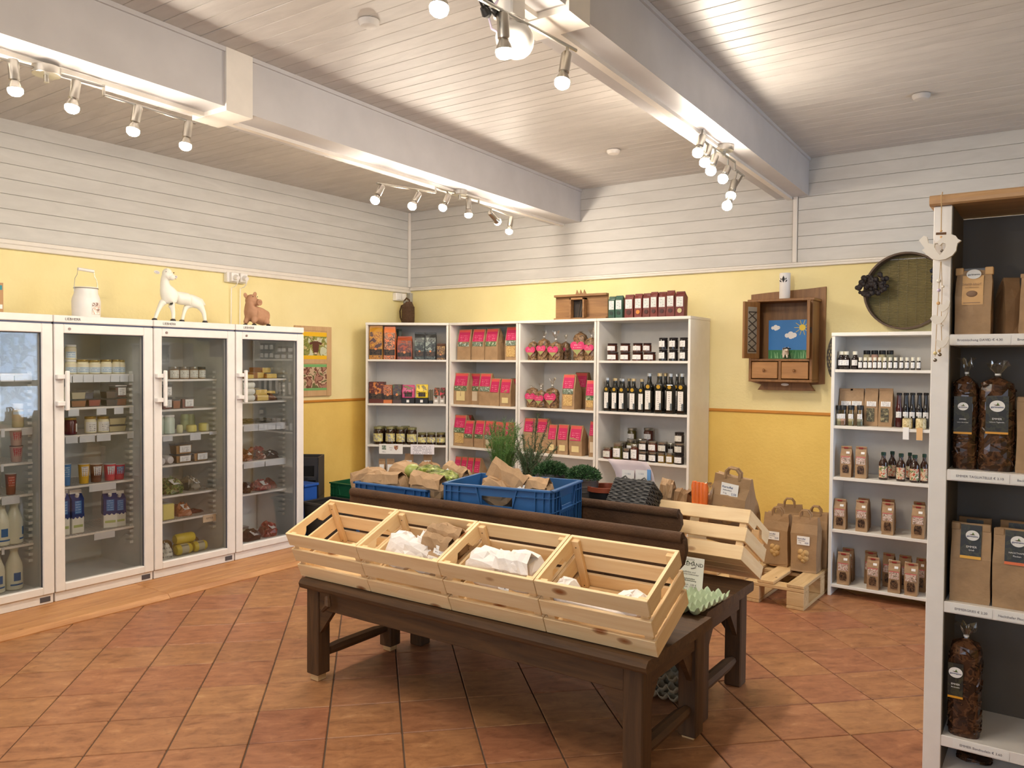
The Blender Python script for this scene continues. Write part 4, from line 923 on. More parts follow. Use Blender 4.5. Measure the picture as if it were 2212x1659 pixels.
# row 3: honey
HONEY = plain('dark_honey', (44, 26, 14), .12, coat=.4); HLID = plain('honey_lid', (150, 148, 104), .35, .6)
HLAB = blotch('honey_label', [(216, 206, 130), (222, 214, 150), (150, 150, 160), (200, 180, 90)], 40)
for j, (pl, pr, yt) in enumerate(((805, 826, 922), (831, 852, 922), (854, 873.5, 923), (877.5, 899, 924))):
    c, w, h, rz = pick(2, pl, pr, yt, .03, .08, 1); jar('honey_jar', '%s of four large honey jars on the corner unit' % ORD[j], c, rz, w/2, h, HONEY, HLID, HLAB, l0=.16, l1=.62, lidh=.13, group='honey jars')
for j, (pl, pr, yt) in enumerate(((901, 920, 935), (921, 940, 935), (941.5, 961, 935))):
    c, w, h, rz = pick(2, pl, pr, yt, .03, .08, 1); jar('honey_jar', '%s of three small honey jars on the corner unit' % ORD[j], c, rz, w/2, h, HONEY, HLID, HLAB, l0=.2, l1=.62, lidh=.15, group='honey jars')
for j, (pl, pr, yt) in enumerate(((812, 832, 921), (838, 858, 921), (864, 884, 921))):
    c, w, h, rz = pick(2, pl, pr, yt, .14, .08, 1); jar('honey_jar', '%s of the large honey jars in the rear row' % ORD[j], c, rz, w/2, h, HONEY, HLID, None, lidh=.13, group='rear honey jars')
# paper notices hanging from the shelf edge, kraft pouches below
for (pl, pr, y0, y1, lb, q) in ((819, 870, 963, 980, 'white notice with two small pictures clipped under the honey shelf', 1), (887, 938, 964, 981, 'white notice with lines of text clipped under the honey shelf', 2)):
    P0 = A1+NX*.004; a, b_, e = hit(P0, NX, pl, y0), hit(P0, NX, pr, y0), hit(P0, NX, pl, y1); w = (b_-a).length; hh = abs(a.z-e.z)+.018
    t = thing('notice', lb, 'sign', (a+b_)/2-Vector((0, 0, hh-.016)), ANG); MB().box(-w/2, w/2, -.001, .001, 0, hh).build('sheet', printed('notice', (234, 230, 234), (120, 116, 130), 7, .1, .9, .45) if q == 2 else PAPERW, t)
    if q == 1:
        MB().box(-w*.38, -w*.2, -.002, -.001, hh*.42, hh*.85).build('picture', PAINT, t); MB().prism([(w*.22+.018*x, hh*.62+.02*z) for x, z in ((-1, 1), (1, 1), (1, -.2), (0, -1.2), (-1, -.2))][::-1], -.002, -.001).build('crest', art('crest', [(110, 70, 90), (180, 60, 60), (210, 190, 90), (70, 80, 140)], 120), t)
        for q2, (xx, zz, s_) in enumerate(((0, .62, 'Honig'), (0, .4, '5,50'), (-.3, .2, '500 g'))): text(s_, .012, GREY_INK, t, (w*xx, -.0015, hh*zz))
for j, (pl, pr, yt, s_) in enumerate(((818, 831, 992, .03), (835, 851, 992, .03), (874, 892, 981, .06), (914, 933, 981, .06))):
    c, w, h, rz = pick(3, pl, pr, yt, s_, .06, 1); kraft_bag('tea_pouch', '%s small kraft pouch with pictured label on the fourth shelf of the corner unit' % ORD[j], c, rz, w, .05, h, [('label', -.4, .35, .3, .78, PAPERW), ('picture', -.2, .15, .42, .66, art('tea_pic', [(206, 160, 110), (170, 120, 80), (230, 220, 210)], 90))], KRAFT, group='small kraft pouches')

# pink-labelled paper bags
def pinkbag(u, sh, pl, pr, yt, set_, d, lb, sticker=None, photo=None, oats=False, tall=True):
    c, w, h, rz = pick(sh, pl, pr, yt, set_, d)
    pr_ = [('pink_label', -.44, .40, .60 if tall else .50, .985, PINK)]
    if photo: pr_.append(('photo', -.44, .40, .44 if tall else .34, .585 if tall else .49, photo))
    if oats: pr_.append(('window', -.38, .34, .1, .42, OATS))
    if sticker: pr_.append(('sticker', -.30, .28, .12, .42 if tall else .32, sticker))
    return kraft_bag('flour_bag', lb+', '+UN[u], c, rz, w, d, h, pr_, KRAFT if set_ < .12 else KRAFTD, True, 'pink-labelled paper bags')  # bags set further back take the kraft with shade in its colour
for j, (pl, pr, yt, ph, oa) in enumerate(((988, 1016, 712, PAINT, 0), (1019, 1046, 711, PAINT, 0), (1048, 1075, 710, GREENP, 0), (1091, 1117, 706, PAINT, 1))):
    pinkbag(2, 0, pl, pr, yt, .05, .12, '%s pink-labelled bag on the top shelf' % ORD[j], None, ph, oa)
for (pl, pr, yt, st, sk, ph, tall, lb) in ((976, 1007, 806, .04, CREAM, GREENP, 1, 'tall pink-labelled bag with yellow sticker, left on the second shelf'), (1014, 1036, 807, .10, BLOOM, GREENP, 1, 'tall pink-labelled bag with long pale sticker, second shelf'),
        (1035, 1060, 807, .04, None, PAINT, 1, 'tall pink-labelled bag with a blue photo on the second shelf'), (1058, 1078, 818, .04, None, None, 0, 'shorter pink-labelled bag without sticker on the second shelf'), (1080, 1103, 819, .04, CREAM, None, 0, 'shorter pink-labelled bag with square yellow sticker, second shelf'),
        (1100, 1116, 818, .18, None, None, 0, 'shaded pink-labelled bag behind, right of second shelf')):
    pinkbag(2, 1, pl, pr, yt, st, .11, lb, sk, ph, False, tall)
for (pl, pr, yt, st, sk, ph, oa, tall, lb) in ((977, 1003, 897, .04, None, GREENP, 1, 1, 'tall pink-labelled bag of flakes, left of third shelf'), (1002.5, 1022, 909, .035, None, GREENP, 0, 0, 'pink-labelled bag with dark photo, second on the third shelf'), (1025, 1045, 909, .035, None, GREENP, 0, 0, 'pink-labelled bag with green photo, third on the third shelf'),
        (1046, 1065, 910, .035, BLOOM, PAINT, 0, 0, 'pink-labelled bag with pale sticker behind the dill'), (1067, 1086, 912, .04, None, None, 0, 0, 'pink-labelled bag half covered by dill'), (1089, 1110, 913, .04, None, None, 0, 0, 'pink-labelled bag behind dill tips, third shelf'), (1004, 1016, 897, .2, None, None, 0, 1, 'shaded tall bag behind the flakes bag')):
    pinkbag(2, 2, pl, pr, yt, st, .11, lb, sk, ph, oa, tall)
for j, (pl, pr) in enumerate(((980, 993), (994.5, 1007), (1008, 1021), (1023, 1036))):
    pinkbag(2, 3, pl, pr, 987+j, .05, .11, '%s pink-labelled bag on the fourth shelf' % ORD[j], None, None, False, 0)
# middle unit
for (pl, pr, yt, kk, st, hs, hz_, lb) in ((1136, 1155, 737, .03, .05, .052, .48, 'leftmost heart-labelled pasta bag on the top shelf'), (1157, 1180, 731, .07, .04, .05, .48, 'second heart-labelled pasta bag on the top shelf'), (1181, 1207, 738, .085, .03, .055, .5, 'third heart-labelled pasta bag on the top shelf'),
        (1206, 1225, 738, .06, .15, .03, .55, 'shaded pasta bag standing behind the third one'), (1234, 1261, 717, .015, .06, .07, .45, 'tall pasta bag with the largest heart label'), (1259, 1284, 729, .08, .03, .05, .5, 'pasta bag with a long twisted top at the right end')):
    c, w, h, rz = pick(0, pl, pr, yt, st, .10); pasta_bag(lb+', middle shelving unit', c, rz, w*.98, .09, h, int(pl), hs, 0, hz_, kk)
for (pl, pr, yt, kk, st, hs, lb) in ((1131, 1156, 837, .02, .05, .055, 'left heart-labelled pasta bag on the second shelf'), (1151, 1173, 843, .06, .025, .05, 'middle heart-labelled pasta bag on the second shelf'), (1172, 1201, 838, .085, .04, .062, 'right pasta bag with outlined heart on the second shelf')):
    c, w, h, rz = pick(1, pl, pr, yt, st, .10); pasta_bag(lb, c, rz, w*.92, .07, h, int(pl), hs, 0, .48, kk)
pinkbag(3, 1, 1214, 1241, 809, .03, .12, 'tall pink-labelled oat flake bag on the second shelf', None, PAINT, True); pinkbag(3, 1, 1240, 1268, 805, .18, .12, 'tall shaded bag behind the oat flake bag')
pinkbag(3, 1, 1267, 1287, 822, .02, .10, 'shorter pink-labelled bag at the right of the second shelf', None, GREENP, True, 0)
for (pl, pr, yt, st, sk, ph, tall, lb) in ((1130, 1154, 904, .05, None, None, 1, 'tall pink-labelled bag at the left, behind rosemary'), (1158, 1183, 905, .05, None, None, 1, 'tall pink-labelled bag second from left, behind rosemary'), (1183, 1201, 918, .04, CREAM, None, 0, 'short pink-labelled bag veiled by rosemary'),
        (1204, 1226, 918, .04, CREAM, None, 0, 'short pink-labelled bag with yellow sticker'), (1230, 1257, 920, .035, CREAM, None, 0, 'short pink-labelled bag nearest the gap'), (1274, 1290, 911, .05, BLOOM, None, 1, 'tall pink-labelled bag at the right end')):
    pinkbag(3, 2, pl, pr, yt, st, .11, lb+' of the third shelf', sk, ph, False, tall)
# right unit, row 1: preserves
JAMB = plain('brown_jam', (84, 42, 28), .15, coat=.3); JAMK = plain('black_jam', (24, 20, 22), .15, coat=.3); LIDB = plain('maroon_lid', (48, 26, 24), .4); LIDK = plain('black_lid', (26, 24, 26), .4)
zt_ = 0
for row, cols_, yt in ((0, ((1308, 1330), (1336, 1356), (1362, 1384), (1386, 1411)), 759), (1, ((1308, 1328), (1336, 1356), (1363, 1383), (1385, 1402)), 741)):
    for j, (pl, pr) in enumerate(cols_):
        c, w, h, rz = pick(0, pl, pr, yt, .03, .08); h = .066; c.z += row*.0675
        jar('preserve_jar', '%s brown preserve jar in the %s layer of the top shelf' % (ORD[j], ('lower', 'upper')[row]), c, rz, w/2, h, JAMB, LIDB, LABEL2, arc=.95, l0=.16, l1=.68, lidh=.17, group='brown preserve jars')
for row in (0, 1):
    for j, (pl, pr) in enumerate(((1419, 1437), (1441, 1459.5), (1464, 1481))):
        c, w, h, rz = pick(0, pl, pr, 757, .03, .08); h = .085; c.z += row*.0865
        jar('preserve_jar', '%s black preserve jar in the %s layer of the top shelf' % (ORD[j], ('lower', 'upper')[row]), c, rz, w/2, h, JAMK, LIDK, LABEL2, arc=.8, l0=.2, l1=.72, lidh=.14, off=-.15, group='black preserve jars')
# row 2: oil bottles
OIL = plain('dark_green_glass', (20, 20, 18), .08, coat=.5); GSEAL = plain('gold_seal', (206, 164, 60), .35, .4); OLAB = printed('oil_label', (234, 230, 224), (110, 100, 104), 9, .3, .96, .5); NOTCH = plain('grey_print', (96, 104, 108), .5); CAPS = plain('silver_cap', (206, 214, 220), .3, .7); CAPG = plain('pale_gold_cap', (214, 194, 150), .35, .6)
k_ = 0
for j, (pl, pr, yt, st, big) in enumerate(((1303, 1316, 816, .03, 0), (1319.5, 1334, 817, .03, 0), (1335, 1350, 818, .03, 0), (1358, 1374, 818, .03, 0), (1377, 1391, 819, .03, 0),
        (1391.5, 1409, 806, .04, 1), (1414, 1432, 806, .03, 1), (1438, 1455, 807, .03, 1), (1462, 1480, 807, .03, 1))):
    c, w, h, rz = pick(1, pl, pr, yt, st, .05)
    bottle('oil_bottle', ('%s of five small oil bottles in the front row' % ORD[j]) if not big else ('%s of four tall oil bottles in the front row' % ORD[j-5]), c, rz, w*.44, h, OIL, (CAPS, CAPG, CAPS, CAPG, CAPG, CAPS, CAPG, CAPS, CAPS)[j], OLAB, .09, .56, disc=GSEAL, shoulder=.66, neck=.5, square=True, group='dark oil bottles', notch=NOTCH)
for j, (pl, pr, yt, big) in enumerate(((1318, 1332, 817, 0), (1332, 1345, 817, 0), (1350, 1362, 818, 0), (1413, 1427, 806, 1), (1428, 1442, 806, 1), (1453, 1467, 807, 1))):
    c, w, h, rz = pick(1, pl, pr, yt, .14, .05)
    bottle('oil_bottle', '%s oil bottle of the rear row' % ORD[j], c, rz, w*.44, h, OIL, CAPS if j % 2 else CAPG, OLAB, .09, .56, disc=GSEAL, shoulder=.66, neck=.5, square=True, group='dark oil bottles')
# row 3: relish jars
def c_(n, c): return plain(n, c, .15, coat=.3)
OLV, RED, AMB, BRN = c_('olive_relish', (86, 78, 36)), c_('red_relish', (84, 40, 28)), c_('amber_relish', (120, 92, 36)), c_('dark_relish', (38, 28, 24))
RJ = [(1299, 1319, 966, .02, RED, LGREY, 'squat jar with sketched label at the far left', 0), (1321, 1341, 957, .02, OLV, LABEL2, 'tall olive relish jar', 0), (1342.5, 1358, 969, .015, BRN, LABEL2, 'small jar beside the olive relish', 0), (1359, 1376, 960, .02, RED, LABEL2, 'tall red-brown relish jar', 0),
      (1377, 1396, 974, .02, BRN, LABEL2, 'first squat jar of the lower layer', 0), (1398, 1417, 975, .02, BRN, LABEL2, 'second squat jar of the lower layer', 0), (1418, 1434, 976, .02, AMB, LABEL2, 'third squat jar of the lower layer', 0), (1435.5, 1452, 977, .02, AMB, LABEL2, 'fourth squat jar of the lower layer', 0), (1453.5, 1474, 978, .02, BRN, LABEL2, 'black-lidded squat jar at the right of the lower layer', 0),
      (1377, 1396, 956, .02, BRN, LABEL2, 'first stacked jar of the upper layer', 1), (1397, 1417, 956, .02, RED, LABEL2, 'red stacked jar of the upper layer', 1), (1418, 1439, 957, .02, BRN, LGREY, 'stacked jar with sketched label in the upper layer', 1), (1453.5, 1474, 957, .02, BRN, LGREY, 'middle jar of the three-high stack', 1), (1454, 1474, 941, .02, BRN, LGREY, 'topmost jar of the three-high stack', 2)]
low = {}
for pl, pr, yt, st, body, lab_, lb, lay in RJ:
    c, w, h, rz = pick(2, pl, pr, yt, st, .065)
    if lay == 0 and pl >= 1377: h = .078
    if lay: h = .078; c.z += lay*.079
    jar('relish_jar', lb+', third shelf of the right unit', c, rz, w/2*.97, h, body, LIDK if 'black' in lb or lay == 2 else STEEL, lab_, arc=.9, l0=.15, l1=.68, lidh=.18, off=-.1, group='relish jars')
for j, (pl, pr, yt, st, body, lb) in enumerate(((1350, 1371, 950, .12, OLV, 'green-labelled relish jar in the second row'), (1333, 1352, 954, .12, BRN, 'dark relish jar in the second row, left'), (1437, 1453, 958, .12, BRN, 'grey-labelled relish jar in the second row, right'), (1372, 1388, 948, .2, OLV, 'relish jar at the back between the two tall ones'))):
    c, w, h, rz = pick(2, pl, pr, yt, st, .07); jar('relish_jar', lb, c, rz, w/2*.97, h, body, STEEL, LABEL2 if j != 1 else None, arc=.9, l0=.25, l1=.7, lidh=.15, group='relish jars')
for (pl, pr, lb, body) in ((1352, 1371, 'tall olive jar standing on top at the back left', OLV), (1387, 1408, 'tall brown jar standing on top at the back right', RED)):
    c, w, h, rz = pick(2, pl, pr, 925, .25, .07); hh = h*.52
    jar('relish_jar', lb.replace('standing on top', 'at the base')+' under its twin', c, rz, w/2*.97, h-hh-.001, body, STEEL, None, lidh=.12, group='relish jars'); c.z += h-hh
    jar('relish_jar', lb, c, rz, w/2*.97, hh, body, STEEL, LABEL2, arc=.8, l0=.3, l1=.62, lidh=.15, group='relish jars')
for (pl, pr, lb) in ((1303, 1319, 'left honey-yellow jar on the fourth shelf'), (1320, 1334, 'right honey-yellow jar on the fourth shelf')):
    c, w, h, rz = pick(3, pl, pr, 1019, .05, .08); jar('honey_jar', lb, c, rz, w/2*.97, .13, plain('yellow_honey', (196, 140, 50), .15, coat=.4), GOLD, None, lidh=.12, group='yellow honey jars')
# on top of the units: jug, cabbage slicer, coffee bags
ZS_top = ZT
pj = hy(-.16, 883, 692); pj = Vector((pj.x, -.17, ZT+.001)); WICK = plain('brown_wicker', (92, 66, 46), .8, var=.25, vs=60, bmp=.8, bs_=120)
t = thing('wicker_jug', 'brown woven jug with looped handle on the corner shelving unit', 'jug', pj)
MB().lathe([(.052, 0), (.058, .02), (.062, .10), (.060, .17), (.048, .20), (.036, .225)], 20).build('body', WICK, t)
jm = MB()
for q in range(14): jm.lathe([(.0585+.003*math.sin(q*.25), .008+q*.0125), (.064, .0125+q*.0125), (.0585+.003*math.sin(q*.25), .018+q*.0125)], 20, cap0=False, cap1=False)
stuff(jm.build('weave', WICK, t))
MB().tube([(-.05, 0, .20), (-.085, 0, .19), (-.105, 0, .14), (-.10, 0, .08), (-.075, 0, .035), (-.055, 0, .02)], .007, 8).build('handle', WICK, t)
MB().tube([(-.055, 0, .19), (-.05, 0, .235), (-.02, 0, .262), (.015, 0, .24), (.02, 0, .215)], .008, 8).build('top_loop', WICK, t)
MB().sphere((-.01, -.02, .215), (.026, .024, .022), 10, 7).build('grey_stopper', plain('grey_cloth', (140, 138, 130), .8), t)
a, b_ = hy(YF+.10, 1199, 660), hy(YF+.10, 1312, 655); w = b_.x-a.x; hh = hy(YF+.10, 1250, 636).z-ZT
t = thing('cabbage_slicer', 'old wooden cabbage slicer box lying on top of the shelving', 'slicer', (a.x, YF+.08, ZT+.001))
MB().cbox(0, w, .03, .045, 0, hh, .002).build('back_board', SLICER, t); MB().cbox(0, w, 0, .03, hh-.018, hh, .002).build('rail', SLICER, t); MB().cbox(0, w, 0, .03, 0, .016, .002).build('rail', SLICER, t)
MB().cbox(.33*w, .36*w, -.02, .03, .016, hh-.03, .001).cbox(.58*w, .61*w, -.02, .03, .016, hh-.03, .001).cbox(.33*w, .61*w, -.02, .03, hh-.045, hh-.03, .001).build('hopper', SLICER, t)
MB().box(.36*w, .58*w, .026, .0305, .016, hh-.045).build('hopper_opening', plain('slicer_dark', (40, 32, 26), .7), t)
MB().tube([(.45*w, .02, .02), (.5*w, .02, hh-.05)], .0015, 6).tube([(.49*w, .02, .02), (.56*w, .02, hh-.05)], .0015, 6).build('wire', CHROME, t)
for q in (.44, .51, .58): MB().prism([(q*w-.014, hh-.001), (q*w+.018, hh-.001), (q*w-.002, hh+.036)], .01, .016).build('blade_tip', SLICER, t)
for j, (pl, pr, yt, c, lb, st) in enumerate(((1314, 1328, 641, (42, 78, 62), 'left dark green coffee bag on top of the shelving', .03), (1328.5, 1344, 639, (42, 82, 66), 'right dark green coffee bag on top of the shelving', .02),
        (1349, 1368, 637, (112, 44, 36), '', .03), (1370, 1386, 635, (116, 46, 38), '', .03), (1388, 1404, 634, (110, 44, 36), '', .04), (1404.5, 1420, 631, (114, 48, 40), '', .03), (1421, 1438, 631, (108, 42, 36), '', .04), (1439, 1456, 628, (112, 46, 38), '', .03), (1459, 1478, 630, (104, 38, 34), '', .03))):
    p0 = Vector((0, YF+st+.03, 0)); a, b_, m = hy(p0.y, pl, yt), hy(p0.y, pr, yt), hy(p0.y, (pl+pr)/2, yt)
    if not lb: lb = '%s wine-red coffee bag in the row on top of the shelving' % ORD[j-2]
    w = b_.x-a.x; h = m.z-ZT
    t = kraft_bag('coffee_bag', lb, ((a.x+b_.x)/2, p0.y+.035, ZT+.001), random.uniform(-.05, .05), w*.98, .065, h, [('label', -.38, .38, .40, .80, LABEL)], plain('cbag_%d_%d_%d' % c, c, .45, var=.1), True, 'coffee bags on top of the shelving', taper=.8)
    e = {3: (206, 130, 50), 8: (196, 180, 130)}.get(j, tuple(int(q*.6) for q in c)); MB().cyl((0, -.0325-.002, h*.24), (0, -.0325-.005, h*.24), w*.26, n=12).build('stamp', plain('stamp_%d_%d_%d' % e, e, .5), t)
# ------------------------------------------------------------------ right-hand white shelf unit
YR_, XR0, XR1 = -.714, 4.133, 4.92
ZR = [1.392, 1.048, .733, .411, .072]
shelf_unit('narrow white shelf unit on the right with spice jars and juice bottles', (XR0, YR_, 0), 0, XR1-XR0, .29, 1.616, ZR)
def pk(sh, pl, pr, yt, set_, d):
    y = YR_+set_; a, b_, m = hy(y, pl, yt), hy(y, pr, yt), hy(y, (pl+pr)/2, yt); w = b_.x-a.x
    return Vector((max(XR0+.022+w/2, min(XR1-.022-w/2, (a.x+b_.x)/2)), y+d/2, ZR[sh]+.0005)), w, m.z-ZR[sh]
PHARM = plain('dark_brown_glass', (34, 24, 24), .1, coat=.4); CAPW = plain('white_cap', (228, 224, 206), .4)
for j, (pl, pr) in enumerate(((1799, 1816), (1818, 1835), (1837, 1853.5))):
    c, w, h = pk(0, pl, pr, 759, .03, .06); bottle('medicine_bottle', '%s of three large dark bottles with white caps on the right shelf' % ORD[j], c, 0, w/2, h, PHARM, CAPW, LABEL2, .22, .52, arc=.8, shoulder=.58, neck=.5, caph=.19, group='large dark bottles')
for j, q in enumerate((1857.5, 1868.4, 1878.6, 1889, 1899.3, 1910.4, 1922.4, 1934, 1946.5, 1958.6, 1971.3, 1984)):
    c, w, h = pk(0, q-5, q+5, 772, .025, .035); bottle('dropper_bottle', '%s small white-capped bottle in the front row of the top right shelf' % ORD[j], c, 0, w/2*.96, h, PHARM, CAPW, LABEL2, .14, .60, arc=.95, shoulder=.62, neck=.62, caph=.28, group='small white-capped bottles')
SPICE = [plain('spice_%d' % i, c, .8) for i, c in enumerate(((196, 186, 150), (200, 160, 140), (190, 180, 140), (150, 150, 130)))]
for j, (pl, pr) in enumerate(((1863, 1879.4), (1879.8, 1896.2), (1896.7, 1912.6), (1913, 1929.6))):
    c, w, h = pk(0, pl, pr, 757, .14, .05); t = jar('spice_jar', '%s black-lidded jar behind the small white-capped bottles' % ORD[j], c, 0, w/2*.97, h, SPICE[j], BLACK, None, lidh=.2, group='rear black-lidded jars')
HERBW = blotch('herb_window', [(60, 56, 40), (110, 100, 66), (80, 72, 50), (160, 150, 110)], 60)
for j, (pl, pr, w_) in enumerate(((1804, 1834, 0), (1835, 1865.5, 0), (1867, 1896.5, 1), (1897.5, 1928, 1))):
    c, w, h = pk(1, pl, pr, 840, .10, .09); kraft_bag('tea_bag', '%s large kraft bag with white label on the second right shelf' % ORD[j], c, 0, w*.98, .08, h, [('label', -.32, .38, .53, .66, LABEL)]+([('window', -.32, .26, .12, .48, HERBW)] if w_ else []), KRAFT, group='large kraft bags')
for j, (pl, pr) in enumerate(((1797, 1811), (1813, 1826.6), (1830, 1844), (1849.5, 1863.4))):
    c, w, h = pk(1, pl, pr, 876, .025, .05); t = thing('spice_jar', '%s black-lidded spice jar in front of the kraft bags' % ORD[j], 'jar', c, 0, 'front spice jars'); r = w/2
    MB().lathe([(r*.86, .002), (r*.9, h*.05), (r*.88, h*.34)], 14).build('spice', SPICE[j], t); MB().lathe([(r*.9, 0), (r*.95, h*.1), (r*.85, h*.3), (r*.9, h*.78)], 16, cap1=False).build('glass', JARGLASS, t)
    MB().lathe([(r*1.02, h*.78), (r*1.02, h*.985), (r*.95, h)], 16).build('lid', BLACK, t); MB().lathe([(r*.97, h*.34), (r*.97, h*.58)], 8, a0=-PI/2-.9, a1=-PI/2+.9).build('label', LABEL2, t)
SYR = [plain('syrup_red', (70, 22, 24), .1, coat=.4), plain('syrup_dark', (26, 24, 28), .1, coat=.4)]
for j, q in enumerate((1941, 1956, 1970, 1985, 1999.5)):
    c, w, h = pk(1, q-8, q+8, 849, .10, .06); c.x = XR0+.022+0 if c.x < XR0 else c.x; bottle('syrup_bottle', '%s dark syrup bottle with low white label on the second right shelf' % ORD[j], c, 0, w/2*.92, h, SYR[0 if j == 0 else 1], BLACK, LABEL2, .28, .45, arc=.9, shoulder=.55, neck=.62, caph=.07, group='dark syrup bottles')
for j, (pl, pr, tm) in enumerate(((1947, 1970, PAPERW), (1976, 2000, KRAFTL))):
    c, w, h = pk(1, pl, pr, 900, .015, .06); t = jar('candy_jar', 'glass jar of pale sweets with %s hanging tag' % ('white', 'kraft')[j], c, 0, w/2*.97, h, blotch('pale_sweets', [(196, 176, 130), (220, 206, 160), (180, 160, 110)], 70), JARGLASS, None, lidh=.15)
    MB().box(-.016, .016, -.047-.0, -.0455, -.062, .010).build('tag', tm, t); MB().tube([(0, -.04, h*.5), (0, -.0455, .01)], .001, 5).build('string', KRAFTL, t)
CLIPR = plain('red_clip', (140, 40, 30), .45); PICB = blotch('meadow_print', [(206, 190, 176), (170, 120, 100), (230, 216, 206), (150, 130, 110)], 70); WINB = blotch('dried_fruit', [(40, 28, 22), (80, 54, 36), (110, 84, 60), (56, 38, 28)], 60)
def drybag(sh, pl, pr, yt, set_, lb):
    c, w, h = pk(sh, pl, pr, yt, set_, .075)
    t = kraft_bag('fruit_bag', lb, c, 0, w*.95, .07, h, [('print', -.42, .42, .44, .66, PICB), ('pink_strip', -.42, .42, .655, .685, plain('pink_strip', (206, 110, 110), .5)), ('sticker', .02, .34, .77, .84, PAPERW)], KRAFT if set_ < .1 else KRAFTD, True, 'kraft dried fruit bags', clip=CLIPR, taper=.7)  # rear bags get the darkened kraft, their shade is painted in
    pts = [(w*.95*x, h*z) for x, z in ((-.25, .14), (.27, .14), (.31, .22), (.31, .32), (.24, .40), (-.22, .40), (-.29, .32), (-.29, .22))]
    MB().prism(pts, -.0395, -.0365).build('window', WINB, t); return t
drybag(2, 1815, 1839.5, 965, .03, 'left kraft dried fruit bag beside the juice bottles'); drybag(2, 1847, 1872, 966, .03, 'right kraft dried fruit bag beside the juice bottles')
JUICE = plain('dark_juice', (48, 24, 16), .1, coat=.4); JLAB = blotch('fruit_label', [(214, 196, 160), (190, 90, 60), (226, 214, 190), (120, 130, 80)], 45); GCAP = plain('green_cap', (24, 56, 44), .4)
for j, (pl, pr, yt, st, lb) in enumerate(((1896, 1916.5, 978, .03, 'leftmost juice bottle in the front'), (1916, 1935, 976, .13, 'juice bottle behind, second from left'), (1934, 1955, 981, .025, 'middle juice bottle in the front'), (1955, 1972, 979, .13, 'juice bottle half hidden behind'), (1963, 1985.5, 984, .02, 'right-hand juice bottle in the front'), (1986, 2004, 982, .03, 'juice bottle cut off by the white post'))):
    c, w, h = pk(2, pl, pr, yt, st, .075); bottle('juice_bottle', lb+' of the right shelf', c, 0, w/2*.97, h, JUICE, GCAP, JLAB, .08, .50, arc=1.1, shoulder=.62, neck=.42, caph=.12, group='dark juice bottles')
for (pl, pr, yt, st, lb) in ((1799, 1825, 1079, .02, 'leftmost kraft fruit bag'), (1848, 1874, 1082, .02, 'second kraft fruit bag'), (1852, 1877, 1078, .12, 'kraft fruit bag behind the second one'), (1904, 1931, 1087, .015, 'third kraft fruit bag'), (1903, 1932, 1080, .12, 'kraft fruit bag behind the third one'), (1969, 1998, 1094, .01, 'kraft fruit bag nearest the post'), (1972, 1998, 1086, .12, 'kraft fruit bag behind the one nearest the post')):
    drybag(3, pl, pr, yt, st, lb+' on the fourth right shelf')
for (pl, pr, yt, st, lb) in ((1808, 1835, 1195, .02, 'leftmost kraft fruit bag'), (1818, 1843, 1186, .12, 'kraft fruit bag behind the leftmost'), (1872, 1899, 1206, .01, 'second front kraft fruit bag'), (1918, 1945, 1213, .01, 'third front kraft fruit bag'), (1953, 1983, 1218, .005, 'rightmost front kraft fruit bag'),
                        (1867, 1894, 1193, .13, 'rear kraft fruit bag, second from left'), (1906, 1932, 1197, .13, 'rear kraft fruit bag, third from left'), (1941, 1968, 1202, .13, 'rear kraft fruit bag, fourth from left'), (1978, 2000, 1208, .13, 'rear kraft fruit bag beside the post')):
    drybag(4, pl, pr, yt, st, lb+' on the bottom right shelf')

# ------------------------------------------------------------------ near bookcase at the right frame edge
YN, XN, WN, DN = -2.75, 4.937, 1.15, .33
ZN = [1.524, 1.063, .608, .143]
t = thing('bookcase', 'white bookcase with wooden top at the right frame edge', 'shelf', (XN, YN, 0))
MB().cbox(0, .0555, 0, DN, 0, 1.962, .002).build('side_panel', WHITE, t); MB().cbox(WN-.055, WN, 0, DN, 0, 1.962, .002).build('side_panel', WHITE, t)
MB().prism([(-.014, 1.963), (-.022, 1.968), (-.024, 1.98), (-.022, 1.993), (-.014, 1.998), (DN, 1.998), (DN, 1.963)], -.012, WN+.02, 'x').build('top_board', TOPB, t)
MB().box(.0556, WN-.0556, DN-.012, DN-.004, .02, 1.96).build('back_panel', plain('grey_back', (92, 84, 76), .6), t)
MB().box(.0556, .058, .004, DN-.012, .02, 1.96).build('inner_lining', plain('grey_back', (92, 84, 76), .6), t)
for z in ZN: MB().cbox(.0556, WN-.0556, .002, DN-.012, z-.038, z, .002).build('shelf', WHITE, t)
for z, items in ((1.524, (('Brotmischung DAVID € 4.30', 2116, 731), ('Brotmischung', 2222, 729))), (1.063, (('EMMER TAGLIATELLE € 3.10', 2116, 1023), ('Backmischung', 2222, 1031))), (.608, (('EMMERGRIES € 2.20', 2097, 1316), ('Nackthafer Flocken', 2190, 1331))), (.143, (('EMMER Bandnudeln € 3.60', 2118, 1611),))):
    for s_, px, py in items:
        q = hy(YN-.002, px, py); ww = .012+.0066*len(s_)*(.8 if s_[0] == 'N' else 1)
        q.z = z-.019
        o = MB().box(-ww/2, ww/2, -.0012, 0, -.014, .014).build('price_strip', PAPERW, t, (q.x-XN, .0015, q.z))
        text(s_, .0112, GREY_INK, o, (0, -.0016, -.001))
def nb(sh, pl, pr, yt, set_, d):
    y = YN+set_; a, b_, m = hy(y, pl, yt), hy(y, pr, yt), hy(y, (pl+pr)/2, yt); w = b_.x-a.x
    x = max(XN+.068+w/2, (a.x+b_.x)/2); return Vector((x, y+d/2, ZN[sh]+.0005)), w, m.z-ZN[sh]
